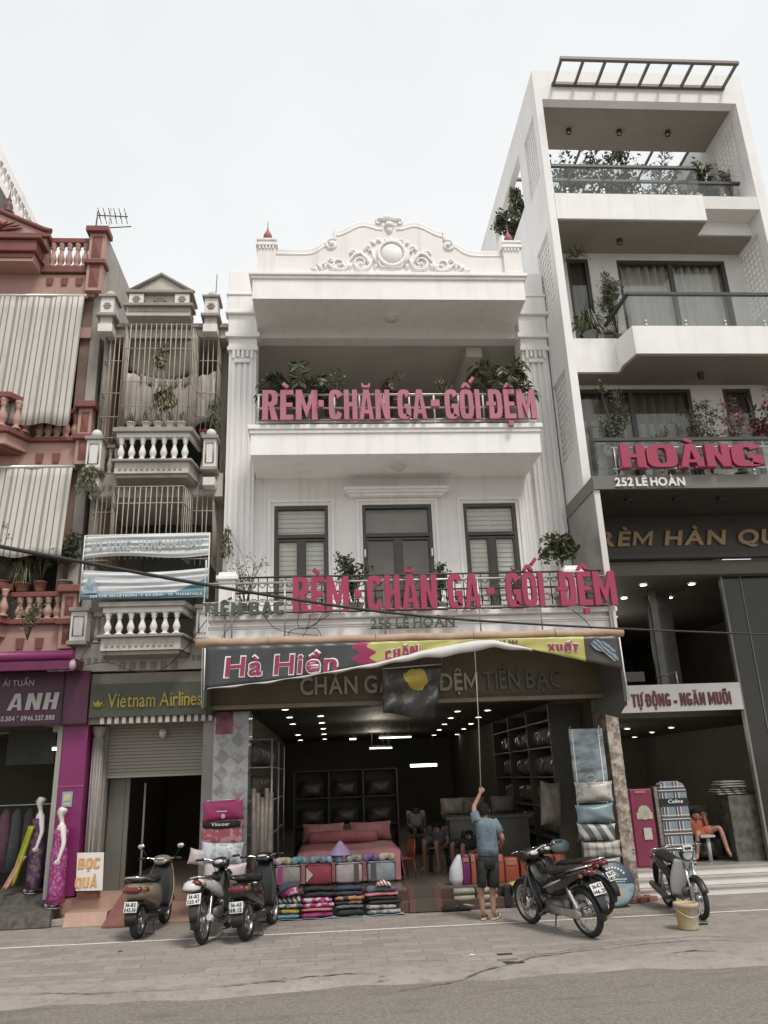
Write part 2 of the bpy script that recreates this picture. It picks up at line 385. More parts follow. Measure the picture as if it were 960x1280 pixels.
def heavy_letter(ch):
    nf = unicodedata.normalize('NFD', ch); bc = nf[0]
    hb = heavy('D' if bc == 'Đ' else bc)
    if hb is None: return None
    polys, w = hb; polys = [list(p) for p in polys]; cx = w/2; g = 1.06; hat = '\u0302' in nf or '\u0306' in nf; marks = []
    def bar(xa, ya, xb, yb, t=.045):
        d = Vector((xb-xa, yb-ya)).normalized(); q = Vector((-d.y, d.x))*t
        marks.append([(xa-q.x, ya-q.y), (xb-q.x, yb-q.y), (xb+q.x, yb+q.y), (xa+q.x, ya+q.y)])
    if bc == 'Đ': marks.append(bx(-.10, .26, .44, .57))
    for m_ in nf[1:]:
        if m_ == '\u0302': marks.append([(cx-.2, g), (cx-.07, g), (cx, g+.08), (cx+.07, g), (cx+.2, g), (cx+.07, g+.18), (cx-.07, g+.18)])
        elif m_ == '\u0306': marks.extend(ring(cx, g+.16, .17, .15, .07, .08, HP, 2*HP, 10))
        elif m_ == '\u0300': o = (.22, .16) if hat else (0, 0); bar(cx-.13+o[0], g+.17+o[1], cx+.04+o[0], g+.03+o[1], .055)
        elif m_ == '\u0301': o = (.18, .16) if hat else (0, 0); bar(cx+.15+o[0], g+.2+o[1], cx-.02+o[0], g+.03+o[1], .055)
        elif m_ == '\u0323': marks.append(bx(cx-.085, cx+.085, -.24, -.08))
        elif m_ == '\u031b': bar(w-.05, .98, w+.12, 1.16, .06)
        elif m_ == '\u0309': bar(cx-.02, g+.02, cx+.08, g+.12, .04); bar(cx+.08, g+.14, cx-.06, g+.2, .04)
        elif m_ == '\u0303': bar(cx-.2, g+.03, cx-.06, g+.12, .04); bar(cx-.04, g+.12, cx+.07, g+.05, .04); bar(cx+.09, g+.05, cx+.2, g+.15, .04)
    vs, fs = [], []
    for ps, h in ((polys, .5), (marks, .54)):
        for p in ps:
            n = len(p); a = sum(p[i][0]*p[(i+1) % n][1]-p[(i+1) % n][0]*p[i][1] for i in range(n))
            if a < 0: p = p[::-1]
            b_ = len(vs); vs += [(x, y*.7, h) for x, y in p]+[(x, y*.7, -h) for x, y in p]
            fs += [[b_+i for i in range(n)], [b_+n+i for i in range(n)][::-1]]+[[b_+(i+1) % n, b_+i, b_+n+i, b_+n+(i+1) % n] for i in range(n)]
    return vs, fs, w
_plain_letter = letter
def letter(ch, bold):
    if bold == 'heavy':
        h = heavy_letter(ch)
        if h: return h
        return _plain_letter(ch, .03)
    return _plain_letter(ch, bold)
# ================================================================ ground
def paver_col(N, l, v):
    s = nsep(N, l, v)
    w = nnoise(N, l, v, .8, 2); wv = N.new('ShaderNodeVectorMath'); wv.operation = 'ADD'
    cx = N.new('ShaderNodeCombineXYZ'); l(nramp(N, l, w, .3, .7, -.05, .05), cx.inputs[0]); l(nramp(N, l, w, .3, .7, .04, -.04), cx.inputs[1])
    l(v, wv.inputs[0]); l(cx.outputs[0], wv.inputs[1])
    b = N.new('ShaderNodeTexBrick'); b.inputs['Scale'].default_value = 1; b.inputs['Brick Width'].default_value = .36; b.inputs['Row Height'].default_value = .18
    b.inputs['Mortar Size'].default_value = .007; b.inputs['Mortar Smooth'].default_value = .3; b.inputs['Bias'].default_value = -.15
    b.inputs['Color1'].default_value = (.36, .318, .286, 1); b.inputs['Color2'].default_value = (.225, .198, .178, 1); b.inputs['Mortar'].default_value = (.17, .15, .132, 1)
    l(wv.outputs[0], b.inputs['Vector'])
    n1 = nnoise(N, l, v, .55, 6); n2 = nnoise(N, l, v, 5, 6); n3 = nnoise(N, l, v, 42, 4, rough=.75)
    c = nmix(N, l, nramp(N, l, n1, .38, .62, .1, .6), b.outputs['Color'], (.305, .272, .246))
    c = nmix(N, l, nramp(N, l, n2, .48, .72, 0, .55), c, (.19, .17, .155))
    c = nmix(N, l, nramp(N, l, n3, .42, .68, 0, .35), c, (.17, .152, .135))
    h = nmath(N, l, 'SUBTRACT', nmath(N, l, 'MULTIPLY', n2, .5), nmath(N, l, 'MULTIPLY', b.outputs['Fac'], .6))
    return c, h
M_PAVE = mat_tex('paving_flags', paver_col, .82, .35)
def asphalt_col(N, l, v):
    n1 = nnoise(N, l, v, 48, 4, rough=.8); n2 = nnoise(N, l, v, .9, 6, (.5, 1.6, 1)); n3 = nnoise(N, l, v, 22, 5); n4 = nnoise(N, l, v, 2.2, 5, (.6, 2, 1))
    c = nmix(N, l, nramp(N, l, n1, .36, .66), (.115, .102, .089), (.30, .268, .236))
    c = nmix(N, l, nramp(N, l, n2, .35, .65, 0, .4), c, (.235, .21, .186))
    c = nmix(N, l, nramp(N, l, n4, .54, .70, 0, .55), c, (.12, .106, .093))
    c = nmix(N, l, nramp(N, l, n3, .60, .74, 0, .6), c, (.33, .305, .28))
    return c, nmath(N, l, 'ADD', n1, nmath(N, l, 'MULTIPLY', n3, .6))
M_ROAD = mat_tex('worn_asphalt', asphalt_col, .9, .5)
def conc_col(N, l, v):
    n1 = nnoise(N, l, v, 1.1, 7); n2 = nnoise(N, l, v, 9, 6); n3 = nnoise(N, l, v, 45, 4, rough=.75)
    c = nmix(N, l, nramp(N, l, n1, .35, .65), (.36, .322, .29), (.26, .232, .208))
    c = nmix(N, l, nramp(N, l, n2, .5, .7, 0, .6), c, (.17, .155, .14))
    c = nmix(N, l, nramp(N, l, n3, .45, .7, 0, .4), c, (.15, .138, .125))
    return c, nmath(N, l, 'ADD', n2, nmath(N, l, 'MULTIPLY', n3, .4))
M_CONC = mat_tex('rough_concrete', conc_col, .88, .35)
M_DARK = mat('dark_gap', (.035, .032, .026), .9, 0)
M_CRK = mat('crack_dirt', (.13, .115, .10), .95, .4, 20)
mb = MB(); mb.add([(-400, -400, -.05), (400, -400, -.05), (400, 900, -.05), (-400, 900, -.05)], [(0, 1, 2, 3)])
tag(mb.build('road', M_ROAD), kind='structure')
mb = MB(); mb.box(-60, 60, 8.42, 60, -.045, 0)
tag(mb.build('pavement', M_PAVE), kind='structure')
# concrete kerb apron that slopes down to the asphalt with a ragged edge
rnd = random.Random(3)
xs = [-30+.16*i for i in range(376)]
def edge(x): return 7.93+.07*math.sin(x*.9)+.05*math.sin(x*2.7+1)+.03*math.sin(x*7.1)
mb = MB(); vs = []; fs = []
for i, x in enumerate(xs):
    e = edge(x)+rnd.uniform(-.025, .025)
    vs += [(x, 8.44+rnd.uniform(-.012, .012), .004), (x, 8.2, -.012+rnd.uniform(-.004, .004)), (x, e+.07, -.034), (x, e, -.052)]
for i in range(len(xs)-1):
    for k in range(3): fs.append((4*i+k, 4*i+k+1, 4*i+5+k, 4*i+4+k))
mb.add(vs, [f[::-1] for f in fs], 0, True)
tag(mb.build('kerb', M_CONC), kind='structure')
# ragged cracks along the apron
def crack(pts, w, z0, zf=None):
    m = MB(); vs = []; fs = []; r_ = random.Random(len(pts)+int(w*1000))
    path = []
    for a, b in zip(pts, pts[1:]):
        k = max(2, int(math.hypot(b[0]-a[0], b[1]-a[1])/.06))
        for i in range(k): path.append((a[0]+(b[0]-a[0])*i/k, a[1]+(b[1]-a[1])*i/k))
    y = 0
    for i, (x, yy) in enumerate(path):
        y = y*.8+r_.uniform(-.014, .014); ww = w*r_.uniform(.08, .75)*min(1, i/6+.1, (len(path)-i)/6+.1); z = zf(x, yy+y) if zf else z0
        vs += [(x, yy+y-ww, z), (x, yy+y+ww, z)]
    for i in range(len(path)-1): fs.append((2*i, 2*i+2, 2*i+3, 2*i+1))
    return m.add(vs, fs)
def kz(x, y):
    e = edge(x)
    if y > 8.2: return -.012+(y-8.2)/.24*.016+.008
    if y > e+.07: return -.034+(y-e-.07)/(8.13-e)*.022+.010
    return -.052+max(0, (y-e))/.07*.018+.012
def cpx(pts): return [tuple(P(a, b, Z=-.02)[:2]) for a, b in pts]
for pts, w in (([(480, 1237), (560, 1225), (625, 1210), (680, 1198), (780, 1186), (870, 1178), (959, 1180)], .022), ([(250, 1235), (330, 1229), (400, 1222), (480, 1218)], .02),
               ([(0, 1245), (100, 1243), (180, 1239), (250, 1236)], .014), ([(290, 1210), (340, 1207), (420, 1203), (480, 1203)], .01), ([(480, 1206), (540, 1204), (620, 1206)], .012),
               ([(830, 1196), (870, 1192), (910, 1193)], .03)):
    tag(crack(cpx(pts), w, 0, kz).build('road_crack', M_CRK), kind='structure')
# white parking line
def line_col(N, l, v):
    n = nnoise(N, l, v, 14, 6); n2 = nnoise(N, l, v, 2, 4)
    return nmix(N, l, nramp(N, l, nmath(N, l, 'ADD', n, nmath(N, l, 'MULTIPLY', n2, .5)), .80, 1.02), (.74, .70, .66), (.36, .325, .295)), None
mb = MB(); mb.add([(-20, 10.51, .004), (20, 10.17, .004), (20, 10.23, .004), (-20, 10.57, .004)], [(0, 1, 2, 3)])
tag(mb.build('painted_line', mat_tex('line_paint', line_col, .8)), kind='structure')
# broken drain slot in the kerb
dr = thing('drain_grate', 'small broken drain slot with two black gaps in the concrete kerb edge', 'drain', P(635, 1197, Z=-.01))
b = P(632, 1196, Z=-.012); mb = MB(); mb.box(b.x-.075, b.x+.075, b.y+.02, b.y+.055, -.006, .010); mb.build('slot', M_DARK, dr)
b = P(640, 1206, Z=-.02); mb = MB(); mb.prism([(b.x-.09, b.y+.05), (b.x-.02, b.y+.06), (b.x+.1, b.y+.01), (b.x+.12, b.y-.03), (b.x-.05, b.y-.04)], -.018, .002, 'Z'); mb.build('slot', M_DARK, dr)
mb = MB(); mb.obox((b.x-.02, b.y+.1, .004), (.2, .05, .016), (0, 0, .05)); mb.build('iron_bar', mat('drain_iron', (.2, .19, .175), .7), dr)
# ================================================================ white shop house
M_WHITE = mat('white_paint', (.83, .805, .785), .62, .05, 1.2, .08, 30, streak=.32, stain=(.47, .44, .39))
M_TRIM = mat('white_trim', (.88, .86, .845), .55, .04, 2, .05, 30, streak=.3, stain=(.52, .49, .43))
M_FRAME = mat('bronze_frame', (.065, .058, .048), .42, .08)
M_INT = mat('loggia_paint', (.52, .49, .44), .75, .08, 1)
M_GLASS = glass('window_glass', (.9, .9, .87), .05)
M_LOUVRE = mat('louvre', (.88, .87, .85), .6, .04)
wh = thing('white_shop_house', 'white three storey shop house with a curly ornate gable and two letter signs', 'building', (1.1, 12, 0))
XL, XR, XC = -1.64, 3.87, 1.11
T_ = 12.0
WIN = [(-.86, 0.0, 3.84, 5.9), (.55, 1.68, 3.84, 5.9), (2.2, 3.07, 3.84, 5.9)]
mb = MB()       # front wall round the three windows and the loggia
xs = [XL]+[k for w in WIN for k in w[:2]]+[XR]
for i in range(0, 8, 2): mb.box(xs[i], xs[i+1], T_, T_+.25, 3.6, 5.9)
mb.box(XL, XR, T_, T_+.25, 5.9, 6.62)
mb.box(XL, -1.17, T_, T_+.25, 6.62, 8.98); mb.box(3.39, XR, T_, T_+.25, 6.62, 8.98); mb.box(XL, XR, T_, T_+.25, 8.98, 10.2)
mb.box(XL, XL+.2, T_+.25, 21, 3.2, 10.2); mb.box(XR-.2, XR, T_+.25, 21, 3.2, 10.2); mb.box(XL+.2, XR-.2, 20.8, 21, 3.2, 10.2)
mb.box(XL+.2, XR-.2, T_+.25, 20.8, 10.0, 10.15)
mb.build('wall', M_WHITE, wh)
mb = MB()       # loggia room
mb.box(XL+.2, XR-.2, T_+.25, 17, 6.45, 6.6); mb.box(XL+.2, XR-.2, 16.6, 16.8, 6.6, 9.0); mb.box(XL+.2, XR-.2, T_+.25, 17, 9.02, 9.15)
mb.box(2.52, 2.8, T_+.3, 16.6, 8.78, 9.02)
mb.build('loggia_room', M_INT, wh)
mb = MB(); mb.box(2.95, 3.6, 16.5, 16.6, 6.7, 8.7); mb.build('loggia_door', mat('dark_door', (.03, .029, .025), .4), wh)
mb = MB(); mb.box(XL+.2, XR-.2, T_+.42, 12.6, 3.84, 6.3); mb.build('reflection_panel', mat('reflection_brown', (.26, .205, .185), .9, .2), wh)  # added panel; its brown stands for a red roof reflected in the middle window
# slabs
def slab(x0, x1, y0, z0, z1, name, lip=.07, lipz=.11):
    m = MB(); m.box(x0, x1, y0, T_-.002, z0, z1)
    o = m.build(name, M_TRIM, wh)
    c = MB(); c.box(x0-lip*.5, x1+lip*.5, y0-lip*.5, T_-.004, z1+.002, z1+lipz*.45); c.box(x0-lip, x1+lip, y0-lip, T_-.004, z1+lipz*.45, z1+lipz)
    c.build('cornice', M_TRIM, o, bev=.012)
    return o
s3 = slab(-1.15, 3.30, 10.98, 6.36, 6.70, 'balcony_slab', .05, .14)
rs = slab(-1.17, 3.31, 10.98, 9.09, 9.46, 'roof_slab', .06, .12)
m = MB(); m.box(-1.11, 3.26, 11.05, T_-.003, 9.58, 9.64); m.build('cornice', M_TRIM, rs)
s2 = slab(-1.62, 3.98, 10.62, 3.50, 3.66, 'balcony_slab', .03, .06)
m = MB(); m.box(-1.6, 3.96, 10.66, T_-.003, 3.72, 3.78); m.box(-1.65, 4.01, 10.57, T_-.003, 3.782, 3.85); m.build('cornice', M_TRIM, s2, bev=.01)
# pilasters with fluting, capitals, entablature blocks
for x0, x1 in ((XL, -1.18), (3.41, XR)):
    m = MB(); m.box(x0, x1, T_-.1, T_-.002, 3.85, 8.66)
    o = m.build('pilaster', M_WHITE, wh)
    f = MB()
    for k in range(4):
        a = x0+.06+k*(x1-x0-.12-.05)/3; f.box(a, a+.05, T_-.125, T_-.102, 4.1, 8.5)
    f.build('fluting', M_TRIM, o)
    c = MB(); c.box(x0-.03, x1+.03, T_-.15, T_-.002, 8.662, 8.74); c.box(x0-.01, x1+.01, T_-.13, T_-.002, 8.74, 8.90); c.box(x0-.06, x1+.06, T_-.19, T_-.002, 8.90, 8.99)
    for k in range(5): c.box(x0+.06+k*.075, x0+.11+k*.075, T_-.155, T_-.132, 8.50+.03*(k % 2), 8.655)
    c.box(x0+.1, x1-.1, T_-.16, T_-.13, 8.42, 8.49)
    c.build('capital', M_TRIM, o, bev=.008)
    e = MB(); e.box(x0-.02, x1+.02, T_-.16, T_-.002, 8.992, 9.34); e.box(x0-.07, x1+.07, T_-.22, T_-.002, 9.342, 9.40); e.box(x0-.04, x1+.04, T_-.18, T_-.002, 9.40, 9.72); e.box(x0-.06, x1+.06, T_-.2, T_-.002, 9.722, 9.77); e.box(x0-.03, x1+.03, T_-.17, T_-.002, 9.77, 10.22)
    e.build('entablature', M_TRIM, o, bev=.01)
# fine vertical panel lines on the wall beside the windows
for x in (-1.08, -1.02, 3.24, 3.31): m = MB(); m.box(x, x+.02, T_-.012, T_-.001, 3.9, 6.3); m.build('wall_moulding', M_TRIM, wh)
# windows
for i, (x0, x1, z0, z1) in enumerate(WIN):
    fr = MB(); t = .055
    fr.box(x0, x0+t, T_+.02, T_+.12, z0, z1); fr.box(x1-t, x1, T_+.02, T_+.12, z0, z1); fr.box(x0+t, x1-t, T_+.02, T_+.12, z1-t, z1)
    fr.box(x0+t, x1-t, T_+.02, T_+.12, z1-.54, z1-.48)
    xm = (x0+x1)/2; fr.box(xm-.05, xm+.05, T_+.025, T_+.115, z0, z1-.56)
    for a, b in ((x0+t, xm-.05), (xm+.05, x1-t)):
        fr.box(a, a+.022, T_+.035, T_+.1, z0, z1-.56); fr.box(b-.022, b, T_+.035, T_+.1, z0, z1-.56); fr.box(a+.022, b-.022, T_+.035, T_+.1, z1-.59, z1-.56)
    w = fr.build('window', M_FRAME, wh)
    g = MB(); g.box(x0+t, x1-t, T_+.075, T_+.081, z0, z1-t); g.build('pane', M_GLASS, w)
    if i != 1:
        lv = MB(); z = z0
        while z < z1-.1:
            lv.obox(((x0+x1)/2, T_+.115, z+.035), (x1-x0-.1, .012, .074), (-.25, 0, 0)); z += .078
        lv.box(xm-.03, xm+.03, T_+.14, T_+.15, z0, z1)
        lv.build('blind', M_LOUVRE, w)
    else:
        dr_ = MB(); dr_.box(x0+t, x1-t, T_+.2, T_+.22, z1-.5, z1-.08); dr_.build('blind', mat('fanlight_board', (.33, .28, .25), .7), w)
        for a in (x0+.03, x1-.03): h = MB(); h.box(a-.012, a+.012, T_-.03, T_+.02, 5.02, 5.14); h.build('hinge', M_TRIM, w)
    mo = MB(); q = .05
    mo.box(x0-q-.05, x0-q, T_-.03, T_-.001, z0, z1+q+.05); mo.box(x1+q, x1+q+.05, T_-.03, T_-.001, z0, z1+q+.05); mo.box(x0-q, x1+q, T_-.03, T_-.001, z1+q, z1+q+.05)
    if i == 1:
        mo.box(x0-.2, x1+.2, T_-.14, T_-.002, z1+.105, z1+.15); mo.box(x0-.25, x1+.25, T_-.19, T_-.002, z1+.15, z1+.19); mo.box(x0-.29, x1+.29, T_-.23, T_-.002, z1+.19, z1+.235)
    mo.build('moulding', M_TRIM, w, bev=.008)
# ceiling lamps under the slabs
M_LAMP = mat('lamp_glass', (.62, .6, .54), .35, .05)
for z, y in ((6.36, 11.45), (9.09, 11.5)):
    m = MB(); m.lathe([(.125, 0), (.125, -.02), (.115, -.05), (.08, -.075), (.001, -.085)], (1.12, y, z-.002), 24); o = m.build('ceiling_lamp', M_LAMP, wh)
    m = MB(); m.lathe([(.135, 0), (.135, -.022), (.124, -.024)], (1.12, y, z-.001), 24); m.build('lamp_ring', M_TRIM, o)
# gable parapet
hp = [(-1.91, 10.10), (-1.45, 10.10), (-1.33, 10.115), (-1.23, 10.165), (-1.13, 10.25), (-1.05, 10.31), (-.955, 10.325), (-.95, 10.50), (-.88, 10.48), (-.79, 10.515), (-.70, 10.565), (-.60, 10.63), (-.50, 10.675), (-.40, 10.685), (-.31, 10.655), (-.22, 10.62), (-.12, 10.61)]
full = hp+[(-a, b) for a, b in hp[::-1]]
Yp = 11.06
m = MB(); m.prism([(XC-1.95, 9.642)]+[(XC+a, b) for a, b in full]+[(XC+1.95, 9.642)], Yp, Yp+.2)
gp = m.build('gable_parapet', M_WHITE, wh)
m = MB()
for sg in (1, -1):
    seg1 = [(XC+sg*a, Yp+.05, b-.02) for a, b in hp[:6]]; seg2 = [(XC+sg*a, Yp+.05, b-.02) for a, b in hp[7:]]
    for sgm in (seg1, seg2):
        m.tube(sgm, .052, 8); m.tube([(x, y-.04, z-.075) for x, y, z in sgm], .025, 6); m.tube([(x, y+.09, z+.03) for x, y, z in sgm], .045, 6)
    c = (XC+sg*.985, 10.205)   # volute
    sp = [(c[0]-sg*math.cos(.9+w)*.115*(1-w/11), Yp+.0, c[1]+math.sin(.9+w)*.115*(1-w/11)) for w in [k*.35 for k in range(24)]]
    m.tube(sp, .032, 7); m.ball((c[0], Yp-.02, c[1]), .045, 10)
    m.box(XC+sg*.93-.02, XC+sg*.93+.02, Yp-.03, Yp+.15, 10.33, 10.5)
m.build('moulding', M_TRIM, gp)
m = MB()        # crest shell
for k in range(7):
    w = (k-3)*.42; l_ = .17-.012*abs(k-3); cx_, cz_ = XC+.02*(k-3), 10.66
    m.loft([((cx_, Yp, cz_), (.012, 0, 0), (0, .03, 0)), ((cx_+math.sin(w)*l_*.6, Yp-.02, cz_+math.cos(w)*l_*.6), (.034, 0, 0), (0, .04, 0)), ((cx_+math.sin(w)*l_, Yp, cz_+math.cos(w)*l_), (.014, 0, 0), (0, .02, 0))], 8)
m.ball((XC, Yp-.02, 10.60), (.085, .06, .06), 10); m.loft([((XC, Yp, 10.58), (.07, 0, 0), (0, .04, 0)), ((XC, Yp-.02, 10.48), (.045, 0, 0), (0, .03, 0)), ((XC, Yp, 10.43), (.012, 0, 0), (0, .02, 0))], 8)
for sg in (1, -1):
    sp = [(XC+sg*(.17+.075*(1-w/9)*math.cos(2.2-w)), Yp, 10.68+.075*(1-w/9)*math.sin(2.2-w)) for w in [k*.4 for k in range(19)]]; m.tube(sp, .024, 6)
m.build('crest', M_TRIM, gp)
m = MB()        # medallion and acanthus scrolls
mc = (XC+.02, 10.02)
m.ball((mc[0], Yp-.005, mc[1]), (.19, .075, .20), 20)
m.tube([(mc[0]+.225*math.cos(2*math.pi*k/32), Yp-.02, mc[1]+.24*math.sin(2*math.pi*k/32)) for k in range(32)], .036, 7, closed=True)
def curl(cx, cz, r_, a0, turns, sg, t0=.03, t1=.014):
    k = int(turns*14); pts = []; rr = []
    for i in range(k+1):
        f = i/k; w = a0+turns*2*math.pi*f; q = r_*(1-.82*f); pts.append((cx+sg*q*math.cos(w), Yp-.012, cz+q*math.sin(w))); rr.append(t0+(t1-t0)*f)
    m.tube(pts, rr, 6); m.ball(pts[-1], t0*.95, 8)
def leaf(x, z, w, l_, sg, t=.035):
    dx, dz = math.cos(w)*sg, math.sin(w)
    m.loft([((x, Yp, z), (-dz*t*.4, 0, dx*t*.4), (0, .018, 0)), ((x+dx*l_*.4, Yp-.02, z+dz*l_*.4), (-dz*t, 0, dx*t), (0, .028, 0)), ((x+dx*l_, Yp, z+dz*l_), (-dz*t*.15, 0, dx*t*.15), (0, .01, 0))], 7)
for sg in (1, -1):
    curl(XC+sg*.12, 9.83, .09, 2.2, 1.1, -sg); curl(XC+sg*.50, 9.85, .17, math.pi*.9, 1.35, sg, .034); curl(XC+sg*.86, 9.82, .15, math.pi*.95, 1.25, sg, .03)
    curl(XC+sg*.37, 10.12, .065, -.6, 1.1, sg, .024); curl(XC+sg*.62, 10.04, .06, -.6, 1.1, sg, .022); curl(XC+sg*1.0, 9.88, .05, -.5, 1, sg, .02)
    m.tube([(XC+sg*a, Yp-.015, z) for a, z in ((.23, 9.8), (.29, 9.95), (.31, 10.08), (.37, 10.06))], [.03, .034, .026, .02], 6)
    m.tube([(XC+sg*a, Yp-.015, z) for a, z in ((.36, 9.76), (.40, 9.92), (.5, 10.03), (.6, 10.0), (.68, 9.9), (.75, 9.78), (.86, 9.68))], [.02, .03, .032, .03, .026, .024, .02], 6)
    m.tube([(XC+sg*a, Yp-.015, z) for a, z in ((.84, 9.68), (.98, 9.74), (1.08, 9.84), (1.18, 9.78), (1.27, 9.70))], [.02, .026, .024, .02, .012], 6)
    for a, z, w, l_ in ((.28, 9.72, 1.9, .16), (.34, 9.78, 1.2, .2), (.42, 9.72, .7, .12), (.55, 9.70, 1.0, .13), (.7, 9.72, 1.9, .14), (.76, 9.72, 1.2, .13), (.95, 9.7, 1.1, .1), (1.1, 9.72, 1.7, .14), (1.14, 9.7, .9, .16), (1.2, 9.68, .4, .15), (.25, 10.2, .8, .12), (.2, 10.25, 1.6, .1)): leaf(XC+sg*a, z, w, l_, sg)
for k in range(-2, 3): leaf(XC+.02+.05*k, 10.24-.02*abs(k), math.pi/2-.45*k, .14, 1, .03)
m.build('relief_ornament', M_TRIM, gp)
M_PINKF = mat('finial_pink', (.32, .10, .13), .6, .2)
for x in (XC-2.06, XC+2.06):
    m = MB(); m.box(x-.15, x+.15, Yp-.06, Yp+.24, 9.642, 10.12); o = m.build('parapet_post', M_WHITE, wh)
    c = MB(); c.box(x-.18, x+.18, Yp-.09, Yp+.27, 10.122, 10.17); c.box(x-.15, x+.15, Yp-.06, Yp+.24, 10.17, 10.23); c.box(x-.17, x+.17, Yp-.08, Yp+.26, 10.23, 10.27)
    for k in range(5): c.box(x-.13+k*.055, x-.10+k*.055, Yp-.085, Yp-.062, 10.06, 10.12)
    c.build('post_cap', M_TRIM, o, bev=.006)
    f = MB(); f.lathe([(.07, 0), (.075, .03), (.04, .05), (.05, .07), (.075, .12), (.07, .17), (.045, .22), (.02, .27), (.008, .33), (.004, .46), (.001, .47)], (x, Yp+.09, 10.272), 12); f.build('finial', M_PINKF, o)
# loggia railing (white) and first floor railing (wrought iron)
M_RAIL = mat('white_rail', (.72, .71, .69), .5, .05)
rl = thing('balcony_railing', 'white tubular railing behind the pale pink letters on the upper balcony', 'railing', (XC, 11.05, 6.84))
m = MB()
for z in (6.93, 7.17, 7.40): m.tube([(-1.08, 11.06, z), (3.28, 11.06, z)], .018, 6)
m.build('rail_bar', M_RAIL, rl)
for k in range(12): x = -1.05+4.3*k/11; m = MB(); m.tube([(x, 11.06, 6.84), (x, 11.06, 7.40)], .014, 6); m.build('rail_post', M_RAIL, rl)
M_IRON = mat('wrought_iron', (.035, .033, .03), .5, .1)
rl = thing('balcony_railing', 'dark wrought iron railing with scrolls behind the big magenta letters', 'railing', (XC, 10.7, 3.85))
m = MB()
for z in (3.90, 4.18, 4.40): m.tube([(-1.5, 10.72, z), (3.9, 10.72, z)], .014, 6)
m.build('rail_bar', M_IRON, rl)
x = -1.48
while x < 3.9:
    m = MB(); m.tube([(x, 10.72, 3.85), (x, 10.72, 4.40)], .009, 5)
    for zc, rr in ((4.29, .05), (4.04, .06)):
        m.tube([(x+.06+rr*(1-.03*i)*math.cos(i*.5), 10.72, zc+rr*(1-.03*i)*math.sin(i*.5)) for i in range(18)], .006, 4)
    m.build('baluster', M_IRON, rl); x += .125
for x, lb in ((-1.40, 'white balcony post at the end by the green lettering'), (3.47, 'white balcony post behind the last big magenta word')):
    t = thing('balcony_post', lb, 'post', (x, 10.74, 3.852)); m = MB(); m.box(x-.11, x+.11, 10.66, 10.86, 3.855, 4.36); m.build('post', M_WHITE, t)
    m = MB(); m.box(x-.15, x+.15, 10.62, 10.9, 4.362, 4.42); m.box(x-.12, x+.12, 10.65, 10.87, 4.42, 4.47); m.build('post_cap', M_TRIM, t, bev=.01)
# ---- shop interior (parts of the house)
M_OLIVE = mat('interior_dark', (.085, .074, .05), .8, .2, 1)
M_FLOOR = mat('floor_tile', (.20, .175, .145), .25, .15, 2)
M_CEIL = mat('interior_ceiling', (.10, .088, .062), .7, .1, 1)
FZ = .27
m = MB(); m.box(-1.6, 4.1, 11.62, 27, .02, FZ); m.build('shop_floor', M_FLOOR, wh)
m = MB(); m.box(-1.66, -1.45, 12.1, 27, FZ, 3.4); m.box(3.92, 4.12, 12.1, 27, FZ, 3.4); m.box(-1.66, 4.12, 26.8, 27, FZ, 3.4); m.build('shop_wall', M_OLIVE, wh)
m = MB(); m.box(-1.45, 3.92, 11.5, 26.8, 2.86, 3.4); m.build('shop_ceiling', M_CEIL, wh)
# wooden steps at the threshold, tiled end piers
M_STEP = mat('brown_step', (.085, .045, .035), .45, .25, 4)
m = MB(); m.box(-.95, 3.3, 11.56, 11.618, .02, .262); m.box(-.95, 3.3, 11.42, 11.558, .005, .14); m.build('threshold_step', M_STEP, wh, bev=.008)
def tile_col(N, l, v):
    c = N.new('ShaderNodeTexChecker'); c.inputs['Scale'].default_value = 1; mp = N.new('ShaderNodeMapping'); mp.inputs['Rotation'].default_value = (0, R(45), 0); mp.inputs['Scale'].default_value = (6.2, 1, 6.2)
    l(v, mp.inputs['Vector']); l(mp.outputs[0], c.inputs['Vector']); c.inputs['Color1'].default_value = (.33, .33, .33, 1); c.inputs['Color2'].default_value = (.21, .20, .19, 1)
    n = nnoise(N, l, v, 2.3, 5); n2 = nnoise(N, l, v, 5, 3)
    x = nmix(N, l, nramp(N, l, n, .48, .6), c.outputs['Color'], (.40, .41, .42))
    return nmix(N, l, nramp(N, l, n2, .6, .7, 0, .7), x, (.42, .27, .22)), None
M_TILE = mat_tex('mosaic_tile', tile_col, .2, coat=.3)
m = MB(); m.box(-1.64, -1.16, 11.55, 12.1, .02, 2.66); o = m.build('tiled_pier', M_TILE, wh)
m = MB(); m.box(-1.62, -1.38, 11.54, 11.548, 2.36, 2.66); m.build('motif_tile', mat('motif_red', (.2, .06, .09), .4, .7, 9), o)
def marble_col(N, l, v):
    n = nnoise(N, l, v, 11, 8, rough=.7); n2 = nnoise(N, l, v, 13, 4)
    c = nmix(N, l, nramp(N, l, n, .42, .56), (.52, .44, .38), (.20, .15, .12))
    return nmix(N, l, nramp(N, l, n2, .62, .7), c, (.06, .05, .045)), None
M_MARBLE = mat_tex('brown_marble', marble_col, .3, coat=.2)
m = MB(); m.box(3.97, 4.16, 11.5, 12.1, .02, 3.2); m.build('marble_pier', M_MARBLE, wh, bev=.01)
